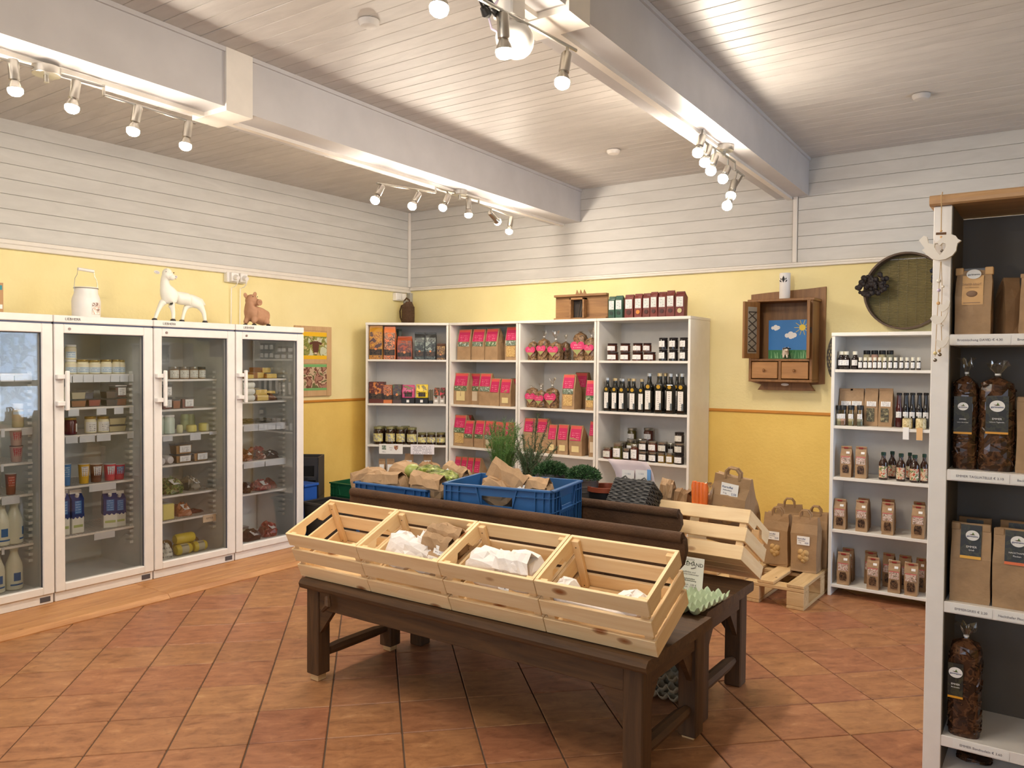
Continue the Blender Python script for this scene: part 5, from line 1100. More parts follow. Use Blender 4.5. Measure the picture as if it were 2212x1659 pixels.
DKLAB = blotch('dark_label', [(38, 35, 30), (38, 35, 30), (60, 58, 38), (50, 46, 36)], 34, .45)
GREENL = plain('leaf_green', (110, 140, 70), .5); DARKRED = plain('bread_brown', (120, 80, 60), .6)
def logo(t, x, y, z, r):   # round white logo with leaf and lettering
    o = MB().add([(x+r*1.0*math.cos(2*PI*i/24), y, z+r*.86*math.sin(2*PI*i/24)) for i in range(24)], [tuple(range(24))]).build('logo', PAPERW, t)
    MB().add([(x-r*.12, y-.0006, z+r*.12), (x+r*.3, y-.0006, z+r*.12), (x+r*.06, y-.0006, z+r*.55)], [(0, 1, 2)]).build('leaf', GREENL, o)
    MB().add([(x-r*.5, y-.0006, z+r*.2), (x-r*.2, y-.0006, z+r*.08), (x+r*.45, y-.0006, z+r*.08), (x+r*.0, y-.0006, z+r*.22)], [(0, 1, 2, 3)]).build('leaf', DARKRED, o)
    text('gartmanns', r*.40, plain('logo_ink', (70, 60, 110), .6), o, (x, y-.0007, z-r*.14))
# row 1
c, w, h = nb(0, 2056, 2132, 584, .03, .10)
t = kraft_bag('flour_bag', 'tall kraft bread mix bag with tan label, left on the top shelf of the bookcase', c, 0, w, .10, h, [('label', -.32, .28, .46, .92, KRAFTL)], KRAFT, False, taper=.6)
for x in (-.42, .42): MB().cbox(x*w-.012, x*w+.012, -.03, .0, h*.93, h*1.05, .002).build('fold_clip', KRAFTL, t)
MB().box(-w*.30, w*.32, -.016, -.010, h*.93, h*1.04).build('foil_edge', plain('dark_foil', (90, 84, 78), .3, .4), t)
MB().add([(-.002*w+w*.21*math.cos(2*PI*i/24), -.038, h*.94+.016*math.sin(2*PI*i/24)) for i in range(24)], [tuple(range(24))]).build('logo', PAPERW, t)
text('gartmanns', .0085, INK, t, (0, -.0386, h*.935)); text('DAVID-BROT', .0098, plain('brown_ink', (150, 120, 100), .7), t, (-.005, -.047, h*.78)); text('zum Selberbacken', .0055, plain('brown_ink', (150, 120, 100), .7), t, (-.005, -.049, h*.735))
o = MB().sphere((0, 0, 0), (w*.16, .004, .011), 14, 8).build('loaf_picture', plain('loaf_grey', (140, 110, 86), .7), t, (-.004, -.0515, h*.63))
MB().box(-w*.24, w*.24, -.0005, 0, -.001, .001).build('fine_print', plain('brown_ink', (150, 120, 100), .7), t, (-.004, -.0535, h*.49))
c, w, h = nb(0, 2153, 2199, 600, .07, .10); t = kraft_bag('flour_bag', 'dark kraft bag with a pointed top, turned sideways on the top shelf of the bookcase', c, .5, w*.86, .085, h*1.0, [], KRAFTD, True, taper=.62)
c, w, h = nb(0, 2204, 2275, 590, .03, .10); kraft_bag('flour_bag', 'kraft bag cut off by the right frame edge on the top bookcase shelf', c, 0, w, .10, h, [('label', -.3, .3, .5, .9, KRAFTL)], KRAFT, True, taper=.6)
# row 2
def noodles(lb, c, w, d, h, mat, sd, lx, l0, l1, kn, sub):
    t = thing('noodle_bag', lb, 'bag', c, 0); lumpy(w, d, h, 18, 14, .035, seed=sd, sq=.7, sh=.86).build('noodles', mat, t); knot(t, h*.965, w*.42, kn, None, sd)
    nst = MB(); rnd = random.Random(sd)
    for q in range(70):
        a = rnd.uniform(-PI, 0); z = rnd.uniform(.04, .92)*h; x0 = w*.5*math.cos(a); y0 = d*.5*math.sin(a); L = rnd.uniform(.015, .035); dz = rnd.uniform(-.02, .02); da = L/w*1.4*rnd.choice((-1, 1))
        p = [(w*.505*math.copysign(abs(math.cos(a+da*k))**.75, math.cos(a+da*k)), d*.505*math.copysign(abs(math.sin(a+da*k))**.75, math.sin(a+da*k)), max(.006, min(h*.93, z+dz*k))) for k in (0, .33, .66, 1)]
        nst.tube(p, .0032, 4)
    stuff(nst.build('ribbons', mat, t))
    x0, x1 = lx; yy = -d/2*1.075
    MB().box(x0*w, x1*w, yy-.0015, yy, l0*h, l1*h).build('label', DKLAB, t); MB().box(x0*w, x1*w, yy-.002, yy, (l0-.022)*h, l0*h).build('orange_band', plain('orange_band', (222, 156, 40), .4), t)
    cx = (x0+x1)/2*w; logo(t, cx, yy-.0026, (l0+(l1-l0)*.72)*h, w*.21); text('EMMER', w*.085, PAPERW, t, (cx, yy-.002, (l0+(l1-l0)*.36)*h)); text(sub, w*.055, PAPERW, t, (cx, yy-.002, (l0+(l1-l0)*.27)*h))
    MB().lathe([(w*.52, h*.03), (w*.525, h*.6), (w*.50, h*.8), (w*.40, h*.95)], 16, M=Matrix.Diagonal((1, d/w*1.02, 1, 1)), cap0=False, cap1=False).build('film', glassy('noodle_film', (250, 248, 246), .015, .08), t) if False else None
    return t
c, w, h = nb(1, 2030, 2100, 812, .035, .085); c.x = XN+.060+w*.43
noodles('cellophane bag of dark noodles half hidden by the white post', c, w*.78, .085, h, PASTAD, 5, (-.42, .30), .40, .78, .065, 'Urkorn Bandnudeln')
c, w, h = nb(1, 2114, 2194, 815, .035, .09); noodles('cellophane bag of dark tagliatelle with orange-edged label, right of the hidden one', c, w, .09, h, PASTAD, 6, (-.28, .34), .42, .80, .06, 'Urkorn Tagliatelle')
c, w, h = nb(1, 2197, 2262, 860, .04, .09); kraft_bag('flour_bag', 'kraft bag cut off by the right frame edge on the second bookcase shelf', c, 0, w, .09, h, [], KRAFT, True)
# row 3
for (pl, pr, yt, st, band, lb, nm, sb, ly) in ((2046, 2133, 1133, .03, (226, 170, 50), 'kraft semolina bag with yellow-edged dark label on the third bookcase shelf', 'EMMER', 'Grieß', 0), (2147, 2245, 1147, .03, (226, 110, 50), 'kraft bag with orange-edged dark label on the third bookcase shelf', 'NACKTHAFER', 'Flocken', 0)):
    c, w, h = nb(2, pl, pr, yt, st, .10)
    t = kraft_bag('semolina_bag', lb, c, 0, w, .10, h, [('label', -.25, .27, .60, .985, DKLAB), ('colour_band', -.25, .27, .565, .60, plain('band_%d' % band[1], band, .45))], KRAFT, False, taper=.56)
    for x0, x1 in ((-.49, -.27), (.28, .49)): MB().cbox(x0*w, x1*w, -.032, -.015, h*.91, h*1.0, .002).build('fold_clip', KRAFTL if False else KRAFT, t)
    y1 = fy(.10, .85, .56)-.0045; y2 = fy(.10, .67, .56)-.0055
    logo(t, .006, y1-.006, h*.86, w*.17); text(nm, w*(.085 if len(nm) < 6 else .06), PAPERW, t, (.004, y2-.001, h*.715)); text(sb, w*.06, PAPERW, t, (.004, y2-.002, h*.675))
for (pl, pr, yt, lb) in ((2070, 2140, 1122, 'shaded kraft bag behind the yellow-edged semolina bag'), (2160, 2235, 1130, 'shaded kraft bag behind the orange-edged bag')):
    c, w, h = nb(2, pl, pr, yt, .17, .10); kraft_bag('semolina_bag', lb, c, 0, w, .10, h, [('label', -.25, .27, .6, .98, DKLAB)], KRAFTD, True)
# row 4 and 5
c, w, h = nb(3, 2042, 2117, 1385, .02, .085); noodles('cellophane bag of curled noodles alone on the lowest visible bookcase shelf', c, w*.97, .085, h, PASTAD, 9, (-.48, -.02), .42, .76, .06, 'Bandnudeln')
c = hy(YN+.12, 2102, 1659); t = thing('noodle_bag', 'dark noodle bag on the bookcase floor at the bottom frame edge', 'bag', (c.x, YN+.16, 0.021)); lumpy(.11, .09, c.z+.012, seed=14).build('noodles', PASTAD, t)
MB().cbox(XN+.0556, XN+WN-.0556, YN+.004, YN+DN-.012, 0.0, .02).build('shelf', WHITE, D.objects['bookcase'], (-XN, -YN, 0))

# bird mobile hanging from the bookcase top
YB = YN-.035
PB_ = lambda px, py: hy(YB, px, py)
o0 = PB_(2034, 426); t = thing('bird_mobile', 'white wooden bird mobile on jute string hanging before the white post', 'mobile', o0)
BIRDM = plain('white_painted_wood', (234, 226, 214), .5, var=.03); JUTE = plain('jute', (196, 166, 124), .8); BELL = plain('bell_metal', (150, 140, 130), .25, .9)
L_ = lambda px, py: PB_(px, py)-o0
MB().tube([L_(2034, 420)+Vector((0, .024, .012)), L_(2034, 424), L_(2033, 500)], .0016, 6).tube([L_(2032, 565), L_(2029, 610), L_(2024, 690), L_(2020, 770)], .0012, 5).tube([L_(2033, 565), L_(2035, 620), L_(2033, 690), L_(2034, 740), L_(2029, 768)], .0012, 5).build('string', JUTE, t)
MB().tube([L_(2022, 505), L_(2044, 504)], .0042, 8).build('driftwood_bead', plain('driftwood', (110, 80, 56), .7), t)
MB().sphere(L_(2033, 499), .004, 8, 6).sphere(L_(2033, 512), .004, 8, 6).build('bead', KRAFTL, t)
def bird(pts, y0, th, name='bird', mir=1):
    return MB().prism([(L_(*p).x, L_(*p).z) for p in pts], y0, y0+th).build(name, BIRDM, t)
out = [(1986, 520), (1996, 510), (2003, 512), (2006, 526), (2018, 528), (2030, 519), (2040, 509), (2054, 506), (2065, 510), (2070, 517), (2077, 520), (2069, 526), (2067, 540), (2058, 552), (2044, 560), (2028, 563), (2014, 560), (2002, 551), (1992, 541), (2000, 539)]
# body is two halves around a heart-shaped opening
hp = [(2020, 527), (2026, 526), (2031, 531), (2037, 525), (2043, 527), (2044, 534), (2038, 543), (2031, 552), (2024, 543), (2019, 535)]
top_ = [(1986, 520), (1996, 510), (2003, 512), (2006, 526), (2018, 528), (2030, 519), (2040, 509), (2054, 506), (2065, 510), (2070, 517), (2077, 520), (2069, 526), (2067, 534), (2044, 534), (2043, 527), (2037, 525), (2031, 531), (2026, 526), (2020, 527), (2019, 535), (1998, 537)]
bot_ = [(1998, 537), (2019, 535), (2024, 543), (2031, 552), (2038, 543), (2044, 534), (2067, 534), (2066, 542), (2058, 552), (2044, 560), (2028, 563), (2014, 560), (2002, 551), (1992, 541)]
b = MB(); b.prism([(L_(*p).x, L_(*p).z) for p in top_], -.009, .009).prism([(L_(*p).x, L_(*p).z) for p in bot_], -.009, .009).build('large_bird', BIRDM, t)
MB().sphere(L_(2035, 542), .0055, 10, 8).build('bell', BELL, t); MB().tube([L_(2034, 528), L_(2035, 539)], .0008, 5).build('string', JUTE, t)
for nm, pts, y0 in (('small_bird', [(2010, 689), (2015, 682), (2022, 681), (2029, 684), (2037, 683), (2043, 677), (2048, 675), (2045, 684), (2040, 692), (2033, 699), (2024, 701), (2016, 697)], -.012), ('small_bird', [(2028, 660), (2036, 657), (2043, 659), (2045, 648), (2053, 650), (2050, 662), (2044, 669), (2036, 674), (2029, 670)], -.004), ('small_bird', [(2022, 733), (2030, 736), (2038, 735), (2046, 726), (2051, 730), (2046, 742), (2038, 750), (2030, 752), (2024, 747)], -.004)):
    bird(pts, y0, .008, nm)
for q, r, m in (((2028, 607), .007, BIRDM), ((2028, 627), .006, plain('lilac_bead', (206, 190, 214), .5)), ((2037, 619), .0045, BIRDM), ((2027, 655), .006, KRAFTL), ((2035, 703), .004, BIRDM), ((2020, 763), .006, CREAM), ((2029, 758), .005, JUTE)): MB().sphere(L_(*q), r, 10, 7).build('bead', m, t)
for q in ((2020, 778), (2030, 766)): MB().sphere(L_(*q), .0062, 10, 8).build('bell', BELL, t)
# ------------------------------------------------------------------ old benches in the middle of the shop
def bench(label, x0, x1, y0, y1, zt, board, feet):
    t = thing('bench', label, 'bench', (x0, y0, 0)); L, Dp = x1-x0, y1-y0; th = .042
    pts = [(0, zt-th+.008), (.006, zt-th), (Dp-.006, zt-th), (Dp, zt-th+.008), (Dp, zt-.01), (Dp-.01, zt), (.016, zt), (.004, zt-.008), (-.004, zt-.02)]
    MB().prism([(a, b) for a, b in pts], 0, L, 'x').build('seat', OLD, t)
    m = .022; lw = .074; za = zt-th; ah = .085
    for (xa, ya, ft) in ((m, m, .03), (L-m-lw, m, .0), (m, Dp-m-lw, .025), (L-m-lw, Dp-m-lw, .012)):
        MB().cbox(xa, xa+lw, ya, ya+lw, ft if feet else 0, za, .005).build('leg', OLDZ, t)
        if feet and ft: MB().cbox(xa+.012, xa+lw-.012, ya+.012, ya+lw-.012, 0, ft, .003).build('foot_block', PALLET, t)
    for ya in (m+.008, Dp-m-.03): MB().cbox(m+lw, L-m-lw, ya, ya+.022, za-ah, za, .003).build('apron', OLD, t)
    for xa in (m+.008, L-m-.03): MB().cbox(xa, xa+.022, m+lw, Dp-m-lw, za-ah*.8, za, .003).build('end_apron', OLDY, t)
    for xa in (m+lw/2, L-m-lw/2): MB().tube([(xa, m+lw*.9, .115), (xa, Dp*.3, .118), (xa, Dp*.7, .118), (xa, Dp-m-lw*.9, .115)], [.022, .027, .026, .018], 8).build('stretcher', OLDY, t)
    for (xa, s) in ((m+lw, 1), (L-m-lw, -1)):
        for ya in (m+.012, Dp-m-.034): MB().prism([(xa, za-ah), (xa+s*.085, za-ah), (xa, za-ah-.11)][::s], ya, ya+.022, 'y').build('corner_brace', OLD, t)
    for (ya, s) in ((m+lw, 1), (Dp-m-lw, -1)):
        xa = L-m-.04; MB().prism([(ya, za-ah*.8), (ya+s*.09, za-ah*.8), (ya, za-ah-.10)][::s], xa, xa+.022, 'x').build('corner_brace', OLD, t)
    bx0, bx1, by, bz = board; bx0 -= x0; bx1 -= x0; by -= y0
    out = [(bx0+.11, zt), (bx0+.085, zt+.12), (bx0+.05, zt+.19), (bx0+.012, zt+.235), (bx0, bz-.06), (bx0+.004, bz-.018), (bx0+.02, bz), (bx1-.02, bz), (bx1-.004, bz-.018), (bx1, bz-.06), (bx1-.012, zt+.235), (bx1-.05, zt+.19), (bx1-.085, zt+.12), (bx1-.11, zt)]
    MB().prism(out, by, by+.03, 'y').tube([(bx0+.012, by+.006, bz-.012), (bx1-.012, by+.006, bz-.012)], .021, 12).build('backboard', BROWNB, t)
    return t
b1_ = bench('long dark wooden bench in front carrying the four tilted pine crates', 2.555, 4.236, -3.50, -2.925, .455, (2.50, 4.215, -3.148, .802), True)
b2_ = bench('long dark wooden bench at the back carrying blue crates and egg trays', 2.62, 4.20, -2.895, -2.33, .455, (2.30, 3.965, -2.60, .778), False)
MB().cbox(.10, 1.60, .30, .335, .455, .545, .003).build('support_rail', OLD, b1_)
MB().tube([(.19, -.006, .41), (.20, -.012, .375), (.165, -.012, .345)], [.012, .016, .010], 8).build('peg', OLD, b1_)
MB().cbox(.98, 1.14, .33, .47, .455, .672, .003).build('support_block', OLD, b2_)

CW, CH, CDp, TH = .43, .225, .285, .012
sh_ = .0615; gp = (CH-3*sh_)/2
long_me = MB().cbox(.0, CW-.003, 0, TH, 0, sh_, .0015).mesh('slat'); long_me.materials.append(PINE)
side_me = MB().cbox(0, TH, TH+.0005, CDp-TH-.0005, 0, sh_, .0015).mesh('slat'); side_me.materials.append(PINEY)
q_ = [(TH, 0), (CDp*.30, 0), (CDp*.34, .012), (CDp*.37, .030), (CDp*.63, .030), (CDp*.66, .012), (CDp*.70, 0), (CDp-TH, 0), (CDp-TH, sh_), (TH, sh_)]
grip_me = MB().prism(q_, 0, TH, 'x').mesh('slat'); grip_me.materials.append(PINEY)
bot_me = MB().cbox(TH, CW-.003-TH, 0, .080, 0, .009, .001).mesh('slat'); bot_me.materials.append(PINE)
post_me = MB().cbox(0, .030, 0, .018, .0095, CH-.008, .002).mesh('post'); post_me.materials.append(PINEZ)
nail_me = MB().lathe([(.0028, 0), (.0026, .0008)], 8).mesh('nail'); nail_me.materials.append(plain('nail', (90, 70, 56), .5, .5))
def crate(label, loc, rot, group='pine display crates'):
    t = thing('pine_crate', label, 'crate', loc, 0, group, rot)
    for k in range(3):
        z = k*(sh_+gp)
        inst(long_me, 'slat', t, (0, 0, z)); inst(long_me, 'slat', t, (0, CDp-TH, z))
        me = grip_me if k == 2 else side_me
        inst(me, 'slat', t, (0, 0, z)); inst(me, 'slat', t, (CW-.003-TH, 0, z))
    for k in range(3): inst(bot_me, 'slat', t, (0, TH+.001+k*.088, .0003))
    for x in (TH+.0003, CW-.0033-TH-.030):
        for y in (TH+.0003, CDp-TH-.0183): inst(post_me, 'post', t, (x, y, 0))
    for x in (TH+.015, CW-.0033-TH-.015):
        for z in (.02, .19): inst(nail_me, 'nail', t, (x, CDp-TH-.0183, z), (PI/2, 0, 0))
    return t
CO, CT, CR = Vector((2.535, -3.471, .4575)), .416, .014
cl_ = ['empty pine crate at the left end of the front bench', 'pine crate holding brown and white paper bags, second on the front bench', 'pine crate holding two plump white paper bags on the front bench', 'pine crate at the right end of the front bench with flat white bags']
for i in range(4): crate(cl_[i], CO+Vector((i*.43*math.cos(CR), i*.43*math.sin(CR), 0)), (CT, 0, CR))
bo = Vector((4.216, -2.543, .593)); bR = Matrix.Rotation(-.026, 3, 'Z')
crate('pine crate on the back bench seen from behind, tilted away', bo+bR @ Vector((-.43, 0, 0)), (-.506, 0, -.026))
crate('upright pine crate hidden under the herb pots, left one', (2.58, -2.555, .4555), (0, 0, 0)); crate('upright pine crate hidden under the herb pots, right one', (3.015, -2.555, .4555), (0, 0, 0))

# crumpled paper
def crumple(m, c, w, d, h, seed, a=.10, rot=None, n=12, rings=7, sq=.62):
    rnd = random.Random(seed); vs = []; fs = []
    M = Matrix.Translation(c) @ (rot.to_4x4() if rot else Matrix.Identity(4))
    for k in range(rings+1):
        t = k/rings; ph = t*PI; s = math.sin(ph)**.55 if 0 < k < rings else .12; z = h*(.5-.5*math.copysign(abs(math.cos(ph))**.8, math.cos(ph)))
        for i in range(n):
            q = 2*PI*i/n; cx = math.copysign(abs(math.cos(q))**sq, math.cos(q)); sy = math.copysign(abs(math.sin(q))**sq, math.sin(q))
            r = s*(1+a*rnd.uniform(-1, 1)*(.3 if k == 0 else 1)); vs.append(M @ Vector((w/2*cx*r, d/2*sy*r, z+(h*a*.7*rnd.uniform(-1, 1) if k > 1 else 0))))
    for k in range(rings):
        for i in range(n): j = (i+1) % n; fs.append((k*n+i, k*n+j, k*n+n+j, k*n+n+i))
    fs += [tuple(reversed(range(n))), tuple(rings*n+i for i in range(n))]
    return m.add(vs, fs)
WPAP = plain('white_bag_paper', (236, 230, 226), .6, var=.03, bmp=.3, bs_=35)
def pbag(label, y, pl, pr, yt, h, mat, seed, d=None, tilt=(0, 0, 0), lab=None, flap=False, name='paper_bag', group=None, a=.10, base=None, rr=False):
    p, q, m = hy(y, pl, yt), hy(y, pr, yt), hy(y, (pl+pr)/2, yt); w = q.x-p.x; d = d or w*.7
    if rr: h, w = h, w
    c = Vector(((p.x+q.x)/2, y, (m.z-h) if base is None else base)); h = h if base is None else m.z-base
    t = thing(name, label, 'bag', c, 0, group, tilt)
    crumple(MB(), (0, 0, 0), w, d, h, seed, a).build('crumpled_body', mat, t)
    if flap:
        f = MB(); rnd = random.Random(seed+5); n = 6
        vs = []
        for i in range(n+1):
            x = -w*.46+w*.92*i/n
            for (yy, zz) in ((d*.1, h*.86), (-d*.12, h*1.10), (-d*.40, h*.98), (-d*.52, h*.70)): vs.append((x+rnd.uniform(-.006, .006), yy+rnd.uniform(-.007, .007), zz+rnd.uniform(-.007, .007)))
        fs = [(i*4+j, i*4+j+1, i*4+5+j, i*4+4+j) for i in range(n) for j in range(3)]
        f.add(vs, fs).build('folded_flap', mat, t)
    if lab:
        lx, lz, lw, lh, ry = lab
        MB().box(-lw/2, lw/2, -.0015, 0, -lh/2, lh/2).build('label', LABEL2, t, (lx*w, -d*.5-.004, lz*h), (-.35, ry, 0))
    return t
# bags in the front crates
GW, GB = 'white paper bags in the pine crates', 'brown paper bags in the pine crates'
yc = -3.43
pbag('upright white paper bag with label at the left of the second crate', -3.44, 836, 884, 1150, .15, WPAP, 41, .10, (-.2, .15, .1), (.15, .35, .05, .05, .4), group=GW)
pbag('slim white paper bag lying across the second crate', -3.45, 868, 936, 1168, .11, WPAP, 42, .09, (.1, .55, .2), (.1, .6, .06, .04, .5), group=GW)
pbag('white paper bag with twisted top in the second crate', -3.37, 918, 946, 1150, .12, WPAP, 43, .07, (0, -.3, 0), group=GW, a=.2)
pbag('brown paper bag with white label, upper right in the second crate', -3.345, 938, 1010, 1134, .13, KRAFT, 44, .10, (.2, .1, 0), (-.2, .72, .05, .035, .1), True, group=GB)
pbag('brown paper bag with long label in the middle of the second crate', -3.41, 928, 986, 1157, .12, KRAFT, 45, .08, (.15, .05, 0), (.15, .62, .05, .05, .1), True, group=GB)
pbag('brown paper bag lowest at the front of the second crate', -3.43, 922, 978, 1186, .09, KRAFT, 46, .08, (.2, 0, 0), (.1, .8, .05, .025, .1), group=GB)
pbag('plump white paper bag at the left of the third crate', -3.40, 1018, 1102, 1184, .14, WPAP, 47, .12, (.25, .1, .1), group=GW, a=.08)
pbag('plump white paper bag with printed text at the right of the third crate', -3.40, 1096, 1180, 1190, .145, WPAP, 48, .12, (.25, -.05, -.1), (-.18, .5, .05, .09, .15), True, group=GW, a=.08)
pbag('small white paper bag at the left of the fourth crate', -3.43, 1204, 1251, 1249, .10, WPAP, 49, .09, (.25, 0, 0), group=GW)
pbag('flat white paper bag at the right of the fourth crate', -3.43, 1338, 1402, 1279, .07, WPAP, 50, .10, (.3, 0, 0), group=GW)
pbag('long flat white paper bag along the front of the fourth crate', -3.44, 1212, 1385, 1292, .06, WPAP, 51, .07, (.35, .03, 0), group=GW)
p = hy(-3.17, 1407, 1266); t = tag(MB().sphere((0, 0, 0), (.036, .03, .03), 14, 9).build('yellow_squash', plain('squash', (232, 176, 40), .4, var=.1), None, (p.x, -3.185, .4858)), 'small yellow squash glimpsed between the slats of the right crate', 'squash')
# blue stacking crates
BLUE = plain('blue_plastic', (44, 92, 146), .42, var=.04); 
def euro(label, loc, rz, w, d, h, mat=BLUE, name='stacking_crate', holes=True, group=None):
    t = thing(name, label, 'crate', loc, rz, group); th = .006
    hw, z0, z1 = .075, h-.085, h-.045
    m = MB().box(-w/2, w/2, -d/2, d/2, 0, .006)
    for (L, A) in ((w, 0), (d, PI/2), (w, PI), (d, -PI/2)):
        o = (d if L == w else w)/2; M = Matrix.Rotation(A, 4, 'Z'); k = min(hw, L*.28)
        if holes: m.box(-L/2, L/2, -o, -o+th, 0, z0, M).box(-L/2, -k, -o, -o+th, z0, z1, M).box(k, L/2, -o, -o+th, z0, z1, M).box(-L/2, L/2, -o, -o+th, z1, h, M)
        else: m.box(-L/2, L/2, -o, -o+th, 0, h, M)
    m.build('shell', mat, t)
    r = MB()
    for (L, A) in ((w, 0), (d, PI/2), (w, PI), (d, -PI/2)):
        o = (d if L == w else w)/2; M = Matrix.Rotation(A, 4, 'Z'); r.cbox(-L/2-.012, L/2+.012, -o-.012, -o+.002, h-.010, h, .002, M)
    r.build('rim', mat, t)
    rb = MB()
    for (L, A) in ((w, 0), (d, PI/2), (w, PI), (d, -PI/2)):
        o = (d if L == w else w)/2; M = Matrix.Rotation(A, 4, 'Z'); k = min(hw, L*.28)
        for x in (-L/2+.004, -L/2+.032, -L/2+.07, L/2-.073, L/2-.035, L/2-.007): rb.box(x, x+.003, -o-.011, -o, h-.20, h-.008, M)
        for z in (h-.036, h-.098):
            rb.box(-L/2, -k-.02, -o-.010, -o, z, z+.003, M).box(k+.02, L/2, -o-.010, -o, z, z+.003, M)
        rb.box(-k-.03, k+.03, -o-.010, -o, h-.100, h-.096, M)
        for s in (-1, 1): rb.prism([(s*k, z0-.010), (s*(k+.004), z0-.010), (s*(k+.026), h-.008), (s*(k+.022), h-.008)][::s], -o-.010, -o, 'y', M)
        for q in range(int(L/.022)-4): x = -L/2+.05+q*.022; rb.box(x, x+.004, -o-.003, -o, h-.19, h-.115, M)
    stuff(rb.build('ribs', mat, t)); return t
fl, fr_ = Vector((3.02, -3.076, 0)), Vector((3.548, -2.979, 0)); ez = math.atan2(fr_.y-fl.y, fr_.x-fl.x); ew = (fr_-fl).length-.02; ed = .355
ex = Vector((math.cos(ez), math.sin(ez), 0)); ey = Vector((-ex.y, ex.x, 0)); ec = (fl+fr_)/2+ey*(ed/2+.012)
euro('blue plastic stacking crate in the middle, higher one holding two brown bags', (ec.x, ec.y, .4555), ez, ew, ed, .417, group='blue stacking crates')
euro('blue plastic stacking crate at the left heaped with brown paper bags', (2.685, -2.885, .4555), .03, .45, .36, .372, group='blue stacking crates')
GX = 'brown paper bags in the blue crates'
pbag('large brown bag with folded top sticking out of the middle blue crate', -2.88, 1040, 1118, 1003, .20, KRAFT, 61, .10, (.1, .42, .1), None, True, group=GX, a=.07)
pbag('small brown bag with clear window in front of the large one', -2.95, 1034, 1098, 1032, .12, KRAFT, 62, .09, (.1, .35, .1), None, False, group=GX)
pbag('brown bag lying at the right in the middle blue crate', -2.86, 1116, 1190, 1034, .12, KRAFT, 63, .12, (0, .05, .1), (-.2, .7, .04, .03, .1), True, group=GX)
for (y, pl, pr, yt, h, sd, d, tl, lb, fp_) in ((-2.98, 772, 832, 1012, .14, 64, .14, (0, -.15, 0), 'brown paper bag slumped at the left end of the left blue crate', False), (-2.98, 806, 884, 1021, .13, 65, .12, (.1, -.08, 0), 'flat brown bag with folded top in the left blue crate', True),
        (-2.84, 846, 902, 998, .16, 66, .14, (0, .1, 0), 'rounded brown bag at the rear of the left blue crate', False), (-2.99, 896, 962, 1024, .14, 67, .12, (.1, .1, .1), 'torn brown bag at the right front of the left blue crate', True), (-2.80, 956, 1004, 1006, .14, 68, .12, (0, .3, 0), 'brown bag with white label leaning at the right of the left blue crate', True),
        (-2.78, 906, 946, 999, .14, 69, .10, (0, 0, 0), 'dark shaded brown bag behind the green vegetables', False)):
    pbag(lb, y, pl, pr, yt, h, KRAFT if sd != 69 else KRAFTD, sd, d, tl, (-.1, .75, .05, .04, .4) if sd == 68 else None, fp_, group=GX)
GRV = plain('pear_green', (150, 160, 84), .35, var=.15); LEEK = blotch('leek_green', [(150, 176, 70), (214, 222, 160), (180, 196, 100), (110, 140, 60)], 40, .25)
p = hy(-2.89, 895, 1012); tag(MB().sphere((0, 0, 0), (.045, .04, .036), 14, 9).build('kohlrabi', GRV, None, (p.x, -2.90, p.z-.012)), 'green round vegetable on top of the brown bags', 'vegetable')
for j, (pl, pr, yt, y) in enumerate(((905, 950, 1012, -2.91), (925, 985, 1022, -2.94))):
    p, q = hy(y, pl, yt), hy(y, pr, yt); t = thing('leek_pack', ('pale green leeks in film behind the torn bag', 'pale green leeks in film beside the white label')[j], 'vegetable', ((p.x+q.x)/2, y, p.z-.05), 0, 'film-wrapped leeks')
    crumple(MB(), (0, 0, 0), q.x-p.x, .09, .065, 70+j, .08).build('leeks', LEEK, t); crumple(MB(), (0, 0, -.002), (q.x-p.x)*1.08, .10, .072, 80+j, .12).build('film', FILM, t)
# herbs
LEAF = plain('dill_green', (84, 124, 56), .55, var=.3, vs=40); ROSE = plain('rosemary_green', (78, 100, 66), .55, var=.3, vs=40); THY = plain('thyme_green', (54, 88, 48), .6, var=.35, vs=60)
ZINC = plain('zinc', (120, 116, 116), .4, .5, var=.1)
def pot(t, r, h, m): MB().lathe([(r*.75, 0), (r*.97, h*.92), (r*1.05, h*.93), (r*1.05, h), (r*.95, h), (r*.93, h*.9)], 24, cap1=False).lathe([(.0, h*.88), (r*.95, h*.88)], 20, cap0=False, cap1=False).build('pot', m, t)
zc_ = .6808
def needle(m, p, d, L, w):
    d = d.normalized(); s = d.cross(Vector((random.uniform(-1, 1), random.uniform(-1, 1), random.uniform(-1, 1)))).normalized()*w
    m.add([p-s, p+s, p+d*L*.6+s*.8, p+d*L, p+d*L*.6-s*.8], [(0, 1, 2, 3, 4)])
def base_at(px, py, y): p = hy(y, px, py); return p
rnd = random.Random(3)
p = base_at(1088, 1000, -2.42); t = thing('dill_pot', 'tall feathery dill in a dark pot behind the middle blue crate', 'herb', (p.x, -2.43, zc_)); pot(t, .06, .12, DARKG)
m = MB(); st = MB()
for k in range(84):
    a = rnd.uniform(0, 2*PI); r = .045*math.sqrt(rnd.random()); b0 = Vector((r*math.cos(a), r*math.sin(a), .1)); H = rnd.uniform(.16, .33); lean = Vector((math.cos(a), math.sin(a), 0))*rnd.uniform(.01, .06)+Vector((.015, 0, 0))
    pts = [b0+lean*(q*q)*1.2+Vector((0, 0, H*q)) for q in (0, .3, .6, .85, 1)]; st.tube(pts, [.0016, .0014, .0012, .001, .0008], 4)
    for q in range(64):
        u = rnd.uniform(.25, 1.0); i = min(3, int(u*4)); pp = pts[i].lerp(pts[i+1], u*4-i) if i < 4 else pts[-1]
        dd = Vector((rnd.uniform(-1, 1), rnd.uniform(-1, 1), rnd.uniform(.1, 1.2))); needle(m, pp, dd, rnd.uniform(.018, .04), .0007)
